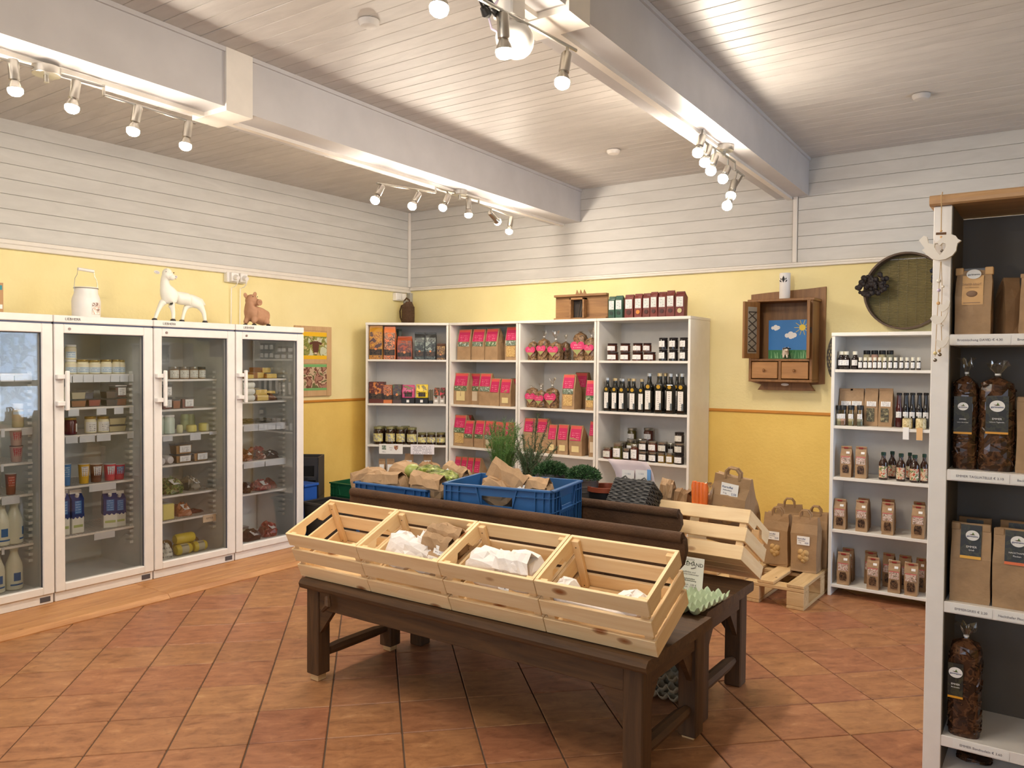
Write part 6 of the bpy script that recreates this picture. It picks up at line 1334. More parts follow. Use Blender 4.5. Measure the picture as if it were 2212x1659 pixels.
st.build('stems', plain('dill_stem', (110, 140, 70), .5), t); stuff(m.build('foliage', LEAF, t))
p = base_at(1150, 1005, -2.42); t = thing('rosemary_pot', 'loose spreading rosemary behind the middle blue crate', 'herb', (p.x, -2.44, zc_)); pot(t, .06, .12, BLACK)
m = MB(); st = MB(); ends = [(rnd.uniform(1108, 1205), rnd.uniform(940, 1000)) for _ in range(26)]+[(1110, 925), (1128, 938), (1153, 905), (1163, 893), (1186, 905), (1178, 930), (1192, 955), (1205, 965), (1140, 950), (1120, 975), (1170, 965), (1150, 970), (1132, 990), (1190, 985)]
for (ex_, ey_) in ends:
    e = hy(-2.44+rnd.uniform(-.05, .06), ex_, ey_)-Vector((p.x, -2.44, zc_)); b0 = Vector((rnd.uniform(-.03, .03), rnd.uniform(-.03, .03), .1)); md = b0.lerp(e, .5)+Vector((0, 0, .035))
    pts = [b0*(1-q)**2+md*2*q*(1-q)+e*q*q for q in [i/10 for i in range(11)]]; st.tube(pts, [.0018]*11, 5)
    for q in range(120):
        u = rnd.uniform(.1, 1)*10; i = min(9, int(u)); pp = pts[i].lerp(pts[i+1], u-i); ax = (pts[i+1]-pts[i]).normalized()
        dd = ax*.7+Vector((rnd.uniform(-1, 1), rnd.uniform(-1, 1), rnd.uniform(-1, 1))); needle(m, pp, dd, rnd.uniform(.014, .026), .0011)
st.build('stems', plain('woody_stem', (90, 84, 56), .6), t); stuff(m.build('foliage', ROSE, t))
for (px, py, lb, w, sd, xr) in ((1189, 1021, 'dark green thyme dome in a zinc pot, left one', .082, 5, None), (1258, 1030, 'dark green thyme dome in a zinc pot, right one', .078, 6, None)):
    p = base_at(px, py, -2.46); hp_ = max(.06, p.z-zc_); t = thing('thyme_pot', lb, 'herb', (p.x, -2.45, zc_), 0, 'thyme pots'); pot(t, w*1.0, hp_, ZINC)
    for q in (.62, .76): MB().lathe([(w*1.0*(.75+.22*q)+.0005, hp_*(q-.03)), (w*1.0*(.75+.22*q)+.003, hp_*q), (w*1.0*(.75+.22*q)+.002, hp_*(q+.03))], 24, cap0=False, cap1=False).build('band', ZINC, t)
    m = MB()
    for k in range(1900):
        a = rnd.uniform(0, 2*PI); th = math.acos(rnd.uniform(.02, 1)); R = w*(.9+.18*rnd.random()); n_v = Vector((math.sin(th)*math.cos(a), math.sin(th)*math.sin(a), math.cos(th)*.72))
        needle(m, Vector((0, 0, hp_-.01))+n_v*R, n_v+Vector((rnd.uniform(-.8, .8), rnd.uniform(-.8, .8), rnd.uniform(-.4, .8))), rnd.uniform(.010, .018), .0028)
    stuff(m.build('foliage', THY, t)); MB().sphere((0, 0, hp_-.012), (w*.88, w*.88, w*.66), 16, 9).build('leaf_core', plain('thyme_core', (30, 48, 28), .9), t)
# black planter with copper-coloured rim
p = base_at(1306, 1048, -2.42); t = thing('planter', 'black planter with reddish rim between the blue crate and the wicker basket', 'pot', (p.x+.012, -2.43, .4555)); hh = p.z-.4555
MB().lathe([(.062, 0), (.085, hh*.94)], 24, cap1=False).lathe([(0, hh*.9), (.084, hh*.9)], 20, cap0=False, cap1=False).build('pot', BLACK, t)
MB().lathe([(.086, hh*.93), (.094, hh*.94), (.094, hh), (.084, hh), (.083, hh*.93)], 24, cap0=False, cap1=False).build('rim', plain('copper_red', (150, 74, 48), .35, .3), t)
# wicker basket tipped back
WG = plain('grey_wicker', (74, 72, 70), .6, var=.35, vs=30)
p = hy(-2.575, 1312, 1091); bw, bd, bh = .196, .132, .143
t = thing('wicker_basket', 'dark grey wicker basket tipped backwards on the back bench', 'basket', (3.582, -2.575, .764), 0, None, (-.668, 0, -.064))
MB().box(.006, bw-.006, .006, .010, .004, bh-.004).box(.006, bw-.006, bd-.010, bd-.006, .004, bh-.004).box(.006, .010, .006, bd-.006, .004, bh-.004).box(bw-.010, bw-.006, .006, bd-.006, .004, bh-.004).box(.006, bw-.006, .006, bd-.006, .004, .008).build('lining', plain('wicker_core', (34, 32, 32), .9), t)
m = MB(); rows = 14
for k in range(rows):
    z = .008+k*(bh-.016)/(rows-1); pts = []; ph = k*PI
    for (x0, y0, x1, y1, nx, ny, L) in ((0, 0, bw, 0, 0, -1, bw), (bw, 0, bw, bd, 1, 0, bd), (bw, bd, 0, bd, 0, 1, bw), (0, bd, 0, 0, -1, 0, bd)):
        n = int(L/.012)
        for i in range(n):
            u = i/n; o = .0035*math.sin(u*L/.024*PI+ph); pts.append((x0+(x1-x0)*u+nx*o, y0+(y1-y0)*u+ny*o, z+.001*math.sin(i*1.7+k)))
    m.tube(pts, .0047, 5, True)
stuff(m.build('weave', WG, t)); m = MB()
for k, (zz) in enumerate((.0, bh)):
    for o in (0, 1):
        pts = []
        for (x0, y0, x1, y1) in ((0, 0, bw, 0), (bw, 0, bw, bd), (bw, bd, 0, bd), (0, bd, 0, 0)):
            for i in range(14): u = i/14; pts.append((x0+(x1-x0)*u, y0+(y1-y0)*u, zz+.004*math.sin(i*PI/2+o*PI)))
        m.tube(pts, .005, 5, True)
m.build('braided_rim', WG, t)
for x in (.05, .15): MB().tube([(x-.02, -.001, bh), (x, -.004, bh+.016), (x+.02, -.001, bh)], .004, 6).build('loop', WG, t)
# curved brochure holder with cards
yb_ = -2.352; t0_ = hy(yb_, 1360, 1000); t = thing('brochure_holder', 'pale curved paper holder with leaflets behind the wicker basket', 'holder', (t0_.x, yb_, .4556))
lp = lambda px, py: (lambda v: (v.x-t0_.x, v.z-.4556))(hy(yb_, px, py))
left = [(1311, 991), (1320, 1003), (1328, 1018), (1333, 1035), (1334, 1060)]; right = [(1397, 998), (1405, 1010), (1411, 1025), (1415, 1045), (1417, 1068)]
m = MB(); vs = []
for a, b_ in list(zip(left, right))+[((1336, 1120), (1418, 1130))]:
    (xa, za), (xb, zb) = lp(*a), lp(*b_)
    for i in range(7): u = i/6; vs.append((xa+(xb-xa)*u, .015*(1-(2*u-1)**2)*1.0, max(.0, za+(zb-za)*u)))
vs = [(x, y, z if k < 35 else 0.0) for k, (x, y, z) in enumerate(vs)]
o = m.add(vs, [(r*7+i, r*7+i+1, r*7+8+i, r*7+7+i) for r in range(5) for i in range(6)], True).build('curved_sheet', plain('lilac_sheet', (206, 190, 194), .6), t); md = o.modifiers.new('thickness', 'SOLIDIFY'); md.thickness = .002
for (pl, pr, nm, mt) in ((1345, 1371, 'leaflet', printed('leaflet', (226, 222, 218), (160, 160, 170), 4, .25, .9, .5)), (1374, 1399, 'leaflet', printed('leaflet', (226, 222, 218), (160, 160, 170), 4, .25, .9, .5)), (1399, 1407, 'blue_strip', plain('leaflet_blue', (110, 160, 214), .5))):
    (xa, za), (xb, zb) = lp(pl, 1014), lp(pr, 1016); MB().box(xa, xb, -.006, -.0045, za-.14, za).build(nm, mt, t)
# goods in the back crate
pbag('crumpled brown bag beside the wicker basket in the back crate', -2.37, 1432, 1462, 1043, .20, KRAFT, 91, .09, (0, 0, 0), None, True, a=.14, group='bags in the back crate')
pbag('dark crumpled brown bag in the middle of the back crate', -2.37, 1456, 1488, 1061, .16, KRAFTD, 92, .09, (0, .1, 0), None, True, a=.16, group='bags in the back crate')
CARR = plain('carrot', (226, 112, 44), .4, var=.12)
p, q = hy(-2.36, 1500, 1046), hy(-2.36, 1545, 1046); t = thing('carrot_bag', 'brown bag of carrots with clear window in the back crate', 'bag', ((p.x+q.x)/2-.02, -2.36, p.z-.19), 0, None, (0, .35, 0))
crumple(MB(), (.02, .01, 0), .085, .08, .20, 93, .1).build('paper_body', plain('pale_kraft', (214, 176, 132), .7, var=.08), t)
for k in range(4): MB().lathe([(.004, 0), (.011, .04), (.015, .13), (.010, .15)], 10, M=Matrix.Translation((-.030+k*.017, -.048-.004*(k % 2), .055+.004*k)) @ Matrix.Rotation(-.35, 4, 'Y')).build('carrot', CARR, t)
crumple(MB(), (-.012, -.012, .05), .085, .07, .15, 94, .15).build('clear_window', FILM, t)
# egg trays
EGGG = plain('green_pulp', (182, 198, 166), .85, var=.06, bmp=.3, bs_=90); EGGB = plain('grey_pulp', (150, 148, 132), .85, var=.08, bmp=.3, bs_=90); EGGK = plain('beige_pulp', (176, 160, 132), .85, var=.08, bmp=.3, bs_=90)
def traymesh(mat):
    n = 36; S = .29; vs = []; fs = []
    for i in range(n+1):
        for j in range(n+1):
            u, v = i/n*6, j/n*6; c = math.cos(2*PI*u)*.5+math.cos(2*PI*v)*.5
            z = .020-.020*math.copysign(abs(math.sin(PI*u)*math.sin(PI*v))**.8, 1)+.020*max(0, c-.35)/.65
            vs.append((S*(i/n-.5), S*(j/n-.5), z+.002))
    for i in range(n):
        for j in range(n): a = i*(n+1)+j; fs.append((a, a+n+1, a+n+2, a+1))
    me = MB().add(vs, fs, True).mesh('egg_tray', 60); me.materials.append(mat); return me
trays = [traymesh(m_) for m_ in (EGGG, EGGB, EGGK)]
def tray(k, label, loc, rz, rot=(0, 0), group=None):
    o = link(D.objects.new('egg_tray', trays[k])); o.location = loc; o.rotation_euler = (rot[0], rot[1], rz)
    md = o.modifiers.new('thickness', 'SOLIDIFY'); md.thickness = .0025; md.offset = 0; return tag(o, label, 'egg tray', group)
a, b_ = hz(.485, 1503, 1316), hz(.485, 1550, 1278)
tray(0, 'pale green egg tray on the corner of the back bench', (a.x-.12, (a.y+b_.y)/2+.0, .4575), -.06)
p = hz(0, 1500, 1488)
for k, (m_, z, dx, dy, rz, lb) in enumerate(((2, .002, 0, 0, .03, 'bottom'), (2, .040, .01, 0, -.05, 'second'), (2, .078, -.02, .01, .08, 'third'), (1, .120, -.03, .0, -.03, 'fourth'), (1, .160, -.025, .02, .10, 'fifth'), (1, .20, -.02, .01, -.08, 'topmost'))):
    tray(m_, '%s egg tray of the stack under the back bench' % lb, (3.93+dx, -2.62+dy, z), rz, group='stacked egg trays')
# standing card
p = hy(-2.70, 1496, 1206); cw, chh = .118, p.z-.4556
t = thing('table_card', 'white standing card with printed producer logo beside the egg tray', 'sign', (p.x-.020, -2.70, .4556), .12, None, (-.12, .04, .12))
MB().cbox(-cw/2, cw/2, -.0012, .0012, 0, chh, .0005).build('card', PAPERW, t)
for s_, z, sz in (('HOFLADEN', .93, .007), ('HALEMAND', .81, .021), ('gefärbte und', .60, .0105), ('gekochte Hühnereier', .54, .0095), ('Mindesthaltbar', .42, .0088), ('zur Bodenhaltung', .37, .0088), ('10 Stück   3,00 €', .26, .0098), ('6 Stück   2,00 €', .20, .0098)): text(s_, sz, INK if z in (.81, .42, .37) else GREY_INK, t, (0, -.0014, chh*z))
for x in (-.011, .013): MB().add([(x-.007, -.0016, chh*.865), (x+.007, -.0016, chh*.865), (x+.0015, -.0016, chh*.905)], [(0, 1, 2)]).build('logo_leaf', plain('logo_green', (80, 96, 70), .6), t)
MB().tube([(.006, -.0016, chh*.70), (.016, -.0016, chh*.715), (.026, -.0016, chh*.745)], .0022, 5).build('logo_stroke', GREY_INK, t)

# ------------------------------------------------------------------ pallet with potato sacks
PX, PY, PRZ = 4.105, -1.14, -.02
t = thing('pallet', 'light wooden half pallet under the potato sacks', 'pallet', (PX, PY, 0), PRZ); PW, PD = .62, .80
for k in range(4): x = -PW+k*(PW-.10)/3; MB().cbox(x, x+.10, 0, PD, .124, .144, .003).build('deck_board', PALLETY, t)
for y in (0, PD/2-.05, PD-.10): MB().cbox(-PW, 0, y, y+.10, .102, .123, .003).build('stringer_board', PALLET, t)
for x in (-PW, -PW/2-.05, -.10):
    for y in (0, PD/2-.05, PD-.10): MB().cbox(x, x+.10, y, y+.10, .020, .101, .003).build('block', PALLET, t)
    MB().cbox(x, x+.10, 0, PD, 0, .0195, .003).build('bottom_board', PALLETY, t)
SACK = plain('sack_paper', (160, 128, 92), .75, var=.10, vs=12, bmp=.3, bs_=25); POT = plain('potato', (186, 150, 96), .7, var=.15); SDK = plain('sack_inside', (46, 34, 24), .9)
def sack(label, base, rz, w, d, h, tilt=(0, 0), lab=(.5, .66), price='3,50', win=True, hand=True, lx=0, wz=(.20, .40)):
    t = thing('potato_sack', label, 'sack', base, 0, 'brown paper potato sacks', (tilt[0], tilt[1], rz))
    bag_body(w, d, h, .7, .12, .35, .005).build('paper_body', SACK, t)
    f = lambda q: fy(d, q, .7, .35)-.006
    if lab:
        z0, z1 = lab; y = f((z0+z1)/2); MB().box(-w*.24+lx, w*.24+lx, y-.0015, y, z0*h, z1*h).build('label', PAPERW, t)
        text('Kartoffel', w*.085, INKB, t, (lx-.01, y-.002, h*(z0+(z1-z0)*.70))); text('festkochend', w*.05, GREY_INK, t, (lx-.01, y-.002, h*(z0+(z1-z0)*.48))); text('5 kg', w*.06, GREY_INK, t, (lx-.02, y-.002, h*(z0+(z1-z0)*.25))); text(price, w*.085, INKB, t, (lx+w*.13, y-.002, h*(z0+(z1-z0)*.25)))
    if win:
        y = -d/2-.004; c0, c1 = wz[0]*h, wz[1]*h
        pts = []
        for i in range(20):
            a = 2*PI*i/20; pts.append((w*.16*math.copysign(abs(math.cos(a))**.7, math.cos(a)), (c0+c1)/2+(c1-c0)/2*math.copysign(abs(math.sin(a))**.85, math.sin(a))))
        MB().prism(pts, y-.002, y+.002).build('window', SDK, t)
        m = MB()
        for (x, z, r) in ((-.45, .25, .030), (.4, .2, .029), (0, .52, .031), (-.5, .72, .027), (.5, .66, .028), (.0, -.02, .022)): m.sphere((x*w*.17, y+.014, c0+(c1-c0)*(.1+z)), (r*.85, .026, r*.85), 10, 7)
        m.build('potatoes', POT, t)
    if hand:
        for yy in (f(1.0)+.006, f(1.0)+d*.3): MB().tube([(-w*.20, yy, h*.96), (-w*.19, yy, h*1.06), (-w*.10, yy-.008, h*1.12), (w*.10, yy-.008, h*1.12), (w*.19, yy, h*1.06), (w*.20, yy, h*.96)], [.007, .007, .006, .006, .007, .007], 6).build('handle', SACK, t)
    return t
def sk(px, pb, y=None): return hz(.1455, px, pb)
b = sk(1734, 1236); sack('potato sack with oval window and price label, front right on the pallet', (b.x, b.y+.075, .1455), .0, .155, .14, .335)
b = sk(1678, 1222); sack('potato sack half hidden by the crate, front middle on the pallet', (b.x-.01, b.y+.075, .1455), -.06, .155, .14, .325, lx=-.01)
sack('potato sack at the right rear of the pallet beside the white shelf', (4.035, -.60, .1455), .05, .15, .13, .34, win=False, price='3,50')
sack('potato sack with bent handles in the rear middle of the pallet', (3.82, -.44, .1455), .2, .16, .13, .345, win=False, lab=None)
sack('potato sack at the left rear of the pallet, handle upright', (3.60, -.72, .1455), -.1, .18, .14, .42, win=False, price='5,50')
p = hy(-2.27, 1583, 1022); sack('large potato sack standing in the back crate', (p.x+.005, -2.335, p.z-.30), -.05, .165, .10, .305, (.05, .12), (.70, .90), '2,50', wz=(.30, .54))
# floor corner: bottle crates, green crate, trough
p = hy(-1.5, 688, 988); c0 = Vector((p.x, -1.5, 0)); a_ = .65
for k in range(2):
    t = thing('bottle_crate', ('lower dark grey bottle crate of the stack in the corner', 'upper dark grey bottle crate of the stack in the corner')[k], 'crate', (c0.x, c0.y, k*p.z/2), a_, 'dark bottle crates'); hh = p.z/2-.001; w, d = .26, .24
    m = MB(); m.box(-w, 0, 0, d, 0, .01)
    for (x0, x1, y0, y1) in ((-w, 0, d-.012, d), (-w, -w+.012, 0, d), (-.012, 0, 0, d)): m.cbox(x0, x1, y0, y1, 0, hh, .003)
    m.cbox(-w, 0, 0, .012, 0, hh*.12, .003).cbox(-w, 0, 0, .012, hh*.42, hh*.52, .003).cbox(-w, 0, 0, .012, hh*.78, hh, .003)
    for x in (-w, -w*.82, -w*.42, -w*.09): m.cbox(x, x+w*.09, 0, .012, hh*.1, hh*.5, .002)
    for x in (-w, -w*.62, -w*.14): m.cbox(x, x+w*.13, 0, .012, hh*.5, hh*.8, .002)
    m.build('body', DARKG, t)
euro('dark green plastic crate standing in the corner beside the bottle crates', (.615, -1.235, 0), .05, .36, .32, .44, plain('green_plastic', (22, 84, 52), .45), holes=False)
t = thing('plastic_trough', 'dark brown plastic trough on the floor beside the last refrigerator', 'tub', (.77, -1.64, .0)); hh = .34
MB().add([(-.19, -.11, 0), (.19, -.11, 0), (.19, .11, 0), (-.19, .11, 0), (-.22, -.14, hh), (.22, -.14, hh), (.22, .14, hh), (-.22, .14, hh)], [(3, 2, 1, 0), (0, 1, 5, 4), (1, 2, 6, 5), (2, 3, 7, 6), (3, 0, 4, 7)]).build('tub', plain('dark_brown_plastic', (46, 42, 38), .5), t)
MB().cbox(-.235, .235, -.155, -.135, hh-.012, hh+.006).cbox(-.235, .235, .135, .155, hh-.012, hh+.006).cbox(-.235, -.215, -.155, .155, hh-.012, hh+.006).cbox(.215, .235, -.155, .155, hh-.012, hh+.006).build('rim', plain('dark_brown_plastic', (46, 42, 38), .5), t)
t = thing('plastic_box', 'blue plastic box tucked between the bottle crates and the trough', 'box', (.40, -1.66, 0), .1); MB().cbox(-.09, .09, -.07, .07, 0, .44, .006).build('body', plain('bright_blue', (44, 92, 180), .4), t); MB().cbox(-.10, .10, -.08, .08, .44, .46, .004).build('lid', plain('bright_blue', (44, 92, 180), .4), t)
# ------------------------------------------------------------------ figurines and decoration
def skin(name, pts, edges, root, mat, parent, lv=2, k_r=1.3):
    names = list(pts); me = D.meshes.new(name); me.from_pydata([pts[n][0] for n in names], [(names.index(a), names.index(b)) for a, b in edges], [])
    o = link(D.objects.new(name, me)); o.parent = parent; me.materials.append(mat)
    o.modifiers.new('skin', 'SKIN').use_smooth_shade = True
    for i, n in enumerate(names):
        sv = me.skin_vertices[0].data[i]; r = pts[n][1]*k_r; sv.radius = (r, r) if not hasattr(r, '__len__') else r; sv.use_root = n == root
    s = o.modifiers.new('smooth', 'SUBSURF'); s.levels = lv; s.render_levels = lv
    return o
ZTOP = 1.6695; XFIG = .46
LW = plain('lamb_white', (242, 238, 226), .4); HOOF = plain('hoof_black', (34, 30, 30), .45); EARG = plain('ear_grey', (196, 190, 196), .5); BRN_ = plain('nose_brown', (110, 66, 46), .5)
def fig(px, py, dx=0.0): v = hx(XFIG, px, py); return Vector((dx, v.y-FO.y, v.z-FO.z))
FO = Vector((XFIG, hx(XFIG, 390, 690).y, ZTOP))
t = thing('lamb_figurine', 'white lamb figurine with black hooves standing on the refrigerators', 'figurine', FO)
P = {'chest': (fig(364, 640), .036), 'mid': (fig(393, 645), .036), 'rump': (fig(422, 647), .035), 'tailb': (fig(434, 650), .014), 'tail': (fig(443, 660), .005), 'neck': (fig(355, 616), .023), 'neck2': (fig(356, 602, .004), .023), 'head': (fig(359, 592, .012), .034), 'muz': (fig(364, 598, .042), .022),
     'fl1': (fig(351, 656, -.012), .015), 'fl2': (fig(344, 671, -.014), .010), 'fl3': (Vector((-.014, fig(337, 688).y, .014)), .0095), 'fr1': (fig(368, 661, .018), .015), 'fr2': (fig(371, 676, .018), .010), 'fr3': (Vector((.018, fig(371, 689).y, .014)), .0095),
     'hl1': (fig(404, 664, -.016), .013), 'hl2': (fig(400, 677, -.016), .009), 'hl3': (Vector((-.016, fig(396.5, 690).y, .014)), .009), 'hr1': (fig(430, 662, .016), .020), 'hr2': (fig(437, 676, .018), .012), 'hr3': (Vector((.018, fig(440, 690).y, .014)), .0095)}
skin('body', P, [('chest', 'mid'), ('mid', 'rump'), ('rump', 'tailb'), ('tailb', 'tail'), ('chest', 'neck'), ('neck', 'neck2'), ('neck2', 'head'), ('head', 'muz'), ('chest', 'fl1'), ('fl1', 'fl2'), ('fl2', 'fl3'), ('chest', 'fr1'), ('fr1', 'fr2'), ('fr2', 'fr3'), ('rump', 'hl1'), ('hl1', 'hl2'), ('hl2', 'hl3'), ('rump', 'hr1'), ('hr1', 'hr2'), ('hr2', 'hr3')], 'chest', LW, t)
MB().sphere(P['head'][0], (.034, .031, .037), 18, 12).sphere(P['muz'][0]+Vector((-.004, 0, -.004)), (.022, .023, .021), 16, 10).sphere((P['head'][0]+P['muz'][0])/2+Vector((0, 0, -.004)), (.026, .026, .028), 16, 10).build('head', LW, t)
for n in ('fl3', 'fr3', 'hl3', 'hr3'): v = P[n][0]; MB().lathe([(.0185, 0), (.018, .010), (.0145, .018), (.008, .020)], 14, c=(v.x, v.y-.002, 0)).build('hoof', HOOF, t)
for (px, py, s, dx) in ((339, 588, -1, .0), (377, 599, 1, .002)):
    v = fig(px, py, dx); e = MB().sphere((0, 0, 0), (.007, .022, .012), 12, 8).build('ear', LW, t, v, (s*.3 if s > 0 else -.15, 0, 0)); MB().sphere((.0035, 0, 0), (.005, .016, .008), 10, 6).build('inner_ear', EARG, e)
hv, mv = P['head'][0], P['muz'][0]
for (px, py, dx) in ((353, 588, .032), (369, 590, .034)): MB().sphere(fig(px, py, dx), .0042, 8, 6).build('eye', BRN_, t)
nm_ = MB()
for a, b_ in (((363, 596), (366.5, 599.5)), ((370.5, 598), (366.5, 599.5)), ((366.5, 599.5), (366.5, 602)), ((358, 600.5), (366.5, 602)), ((370.5, 604), (366.5, 602))): nm_.tube([fig(*a, .0525 if a[0] > 360 else .046), fig(*b_, .0535)], .0012, 5)
nm_.build('nose_and_mouth', BRN_, t)
FO = Vector((XFIG, hx(XFIG, 552, 700).y, ZTOP)); PIGM = plain('pig_clay', (178, 132, 100), .65, var=.08, bmp=.2, bs_=50)
t = thing('pig_figurine', 'brown clay pig figurine sitting on the refrigerator nearest the corner', 'figurine', FO)
P = {'rump': (fig(568, 686), .050), 'belly': (fig(556, 682, .006), .048), 'chest': (fig(543, 678, .016), .044), 'neck': (fig(538.5, 664, .02), .036), 'head': (fig(538.5, 650, .025), .044), 'snout': (fig(544, 653.5, .058), .019), 'sn2': (fig(545.5, 654.5, .070), .018),
     'f1': (fig(541, 688, .045), .020), 'f2': (Vector((.055, fig(538, 699).y, .014)), .014), 'g1': (fig(536, 688, -.005), .018), 'g2': (Vector((-.01, fig(531, 699).y, .014)), .013), 'h1': (fig(566, 693, .045), .022), 'h2': (Vector((.075, fig(565, 699).y, .016)), .013)}
skin('body', P, [('rump', 'belly'), ('belly', 'chest'), ('chest', 'neck'), ('neck', 'head'), ('head', 'snout'), ('snout', 'sn2'), ('chest', 'f1'), ('f1', 'f2'), ('chest', 'g1'), ('g1', 'g2'), ('rump', 'h1'), ('h1', 'h2')], 'belly', PIGM, t)
MB().sphere(P['head'][0], (.044, .044, .046), 18, 12).cyl(P['snout'][0]+Vector((-.02, 0, 0)), P['sn2'][0]+Vector((.016, 0, 0)), .026, .022, 16).build('head', PIGM, t)
for (px, py, s) in ((527, 638.5, -1), (547, 636.5, 1)):
    v = fig(px, py, .018); MB().sphere((0, 0, 0), (.007, .016, .020), 12, 8).build('ear', PIGM, t, v, (-.45 if s > 0 else .5, 0, 0))
for (px, py) in ((535.5, 641.5), (545, 642)): MB().sphere(fig(px, py, .058), .0036, 8, 6).build('eye', HOOF, t)
for (px, py) in ((543, 653), (547, 653.5)): MB().sphere(fig(px, py, .0885), .003, 8, 5).build('nostril', BRN_, t)
for n in ('f2', 'g2', 'h2'): v = P[n][0]; MB().sphere((v.x+.004, v.y, .008), (.018, .016, .0085), 12, 8).build('hoof', HOOF, t)
# enamel milk can
yv = hx(.40, 186, 640); t = thing('milk_can', 'white enamel milk can with wire handle on the second refrigerator', 'can', (.40, yv.y, ZTOP)); top = hx(.40, 186, 621).z-ZTOP
MB().lathe([(.074, 0), (.078, .006), (.080, top*.55), (.076, top*.66), (.066, top*.80), (.064, top*.97), (.068, top*.985), (.068, top), (.060, top)], 28).build('can_body', WHITE, t)
MB().lathe([(.069, top*.955), (.071, top*.965), (.069, top*.975)], 24, cap0=False, cap1=False).build('wire_band', CHROME, t)
w0 = top*.95; MB().tube([(0, -.070, w0-.02), (0, -.071, w0+.01), (0, -.066, w0+.06), (0, -.052, w0+.085), (0, -.048, w0+.118), (0, .048, w0+.112), (0, .052, w0+.08), (0, .066, w0+.055), (0, .071, w0+.01), (0, .070, w0-.02)], .0018, 6).build('bail', CHROME, t)
MB().tube([(0, -.048, w0+.118), (0, .048, w0+.112)], .0095, 10).build('grip', WHITE, t)
MB().lathe([(.0812, top*.12), (.0812, top*.50)], 10, a0=-.05, a1=.72).build('decal', blotch('milk_decal', [(238, 234, 226), (206, 170, 150), (238, 234, 226), (150, 120, 110)], 45), t)
# kraft card at the far left
v = hx(.25, 7, 668); t = thing('kraft_card', 'kraft card with teal print at the left frame edge above the refrigerator', 'picture', (.25, v.y-.11, ZTOP)); ch_ = hx(.25, 5, 611).z-ZTOP
MB().cbox(-.004, .004, -.11, .11, 0, ch_, .001).build('card', plain('kraft_card2', (186, 146, 104), .7), t); MB().box(.0042, .005, .03, .103, ch_*.78, ch_*.92).build('teal_print', plain('teal', (40, 140, 150), .5), t); MB().box(.0042, .005, .06, .104, ch_*.2, ch_*.33).build('white_print', PAPERW, t)
# sockets on the left wall and in the corner
t = thing('wall_socket', 'white double socket with two plugs on the left wall above the pig', 'socket', (0, -2.0, 2.02))
MB().cbox(.0, .045, -.09, .09, .0, .078, .004).build('box', WHITE, t)
for y in (-.035, .045):
    MB().cbox(.045, .07, y-.032, y+.032, .006, .074, .003).build('socket_face', WHITE, t); MB().cyl((.07, y, .04), (.105, y, .03), .02, .016, n=16).build('plug', WHITE, t); MB().tube([(.095, y, .025), (.09, y+.004, -.01), (.06, y+.006, -.03), (.02, y, -.04), (.012, y, -.35)], .0035, 6).build('cord', WHITE, t)
t = thing('wall_socket', 'white socket box high in the corner beside the wicker jug', 'socket', (0, hx(.02, 862, 640).y, 2.005)); MB().cbox(.0, .05, -.07, .07, 0, .075, .004).build('box', WHITE, t); MB().cbox(.05, .06, -.06, -.004, .008, .067, .002).cbox(.05, .06, .004, .06, .008, .067, .002).build('socket_face', WHITE, t)
v = hy(-.02, 884, 650); tag(MB().cbox(v.x-.03, v.x+.03, -.035, 0, v.z-.02, v.z+.075, .003).build('junction_box', plain('socket_grey', (170, 168, 164), .5)), 'small grey box on the back wall behind the wicker jug', 'socket')
# picture board on the left wall
y0, y1 = -1.42, -1.022; zb, zt_ = 1.118, 1.718
t = thing('picture_board', 'wooden board with cow and calf photographs beside the last refrigerator', 'picture', (0, (y0+y1)/2, zb)); bw_ = (y1-y0)/2; bh_ = zt_-zb
MB().cbox(.0, .022, -bw_, bw_, 0, bh_, .003).build('board', BOARDW, t); MB().cbox(.0225, .026, bw_-.054, bw_-.001, .001, bh_-.001, .002).cbox(.0225, .026, -bw_+.001, -bw_+.054, .001, bh_-.001, .002).cbox(.0225, .026, -bw_+.055, bw_-.055, bh_-.04, bh_-.001, .002).cbox(.0225, .026, -bw_+.055, bw_-.055, bh_*.5-.02, bh_*.5+.015, .002).build('frame_strips', BOARDW, t)
pc = lambda py: hx(.027, 690, py).z-zb
MB().box(.0225, .0235, -bw_+.055, bw_-.055, pc(776), pc(718)).build('yellow_mount', plain('mount_yellow', (240, 190, 30), .5), t)
cowp = MB().box(.0236, .0242, -bw_+.055, bw_-.055, pc(768), pc(727)).build('cow_photo', blotch('pasture', [(206, 210, 180), (150, 150, 80), (120, 130, 60), (196, 176, 120)], 16), t)
cy = .02; cz = (pc(768)+pc(727))/2; k = .075
MB().prism([(cy+k*a, cz+k*b_) for a, b_ in ((-.35, .55), (.35, .55), (.5, .1), (.42, -.5), (.2, -1.0), (-.2, -1.0), (-.42, -.5), (-.5, .1))], .0243, .025, 'x').prism([(cy+k*a, cz+k*b_) for a, b_ in ((-.95, .35), (-.4, .5), (-.4, .25), (-.8, .1))], .0243, .025, 'x').prism([(cy+k*a, cz+k*b_) for a, b_ in ((.95, .35), (.4, .5), (.4, .25), (.8, .1))][::-1], .0243, .025, 'x').build('cow_head', plain('cow_brown', (96, 56, 40), .5), cowp)
MB().prism([(cy+k*a, cz+k*b_) for a, b_ in ((-.2, -.75), (.2, -.75), (.2, -.95), (-.2, -.95))], .0251, .0256, 'x').tube([(.0252, cy-k*.3, cz+k*.55), (.0252, cy-k*.62, cz+k*.7), (.0252, cy-k*.6, cz+k*1.0)], .003, 6).tube([(.0252, cy+k*.3, cz+k*.55), (.0252, cy+k*.62, cz+k*.7), (.0252, cy+k*.6, cz+k*1.0)], .003, 6).build('horns', plain('horn', (216, 196, 160), .5), cowp)
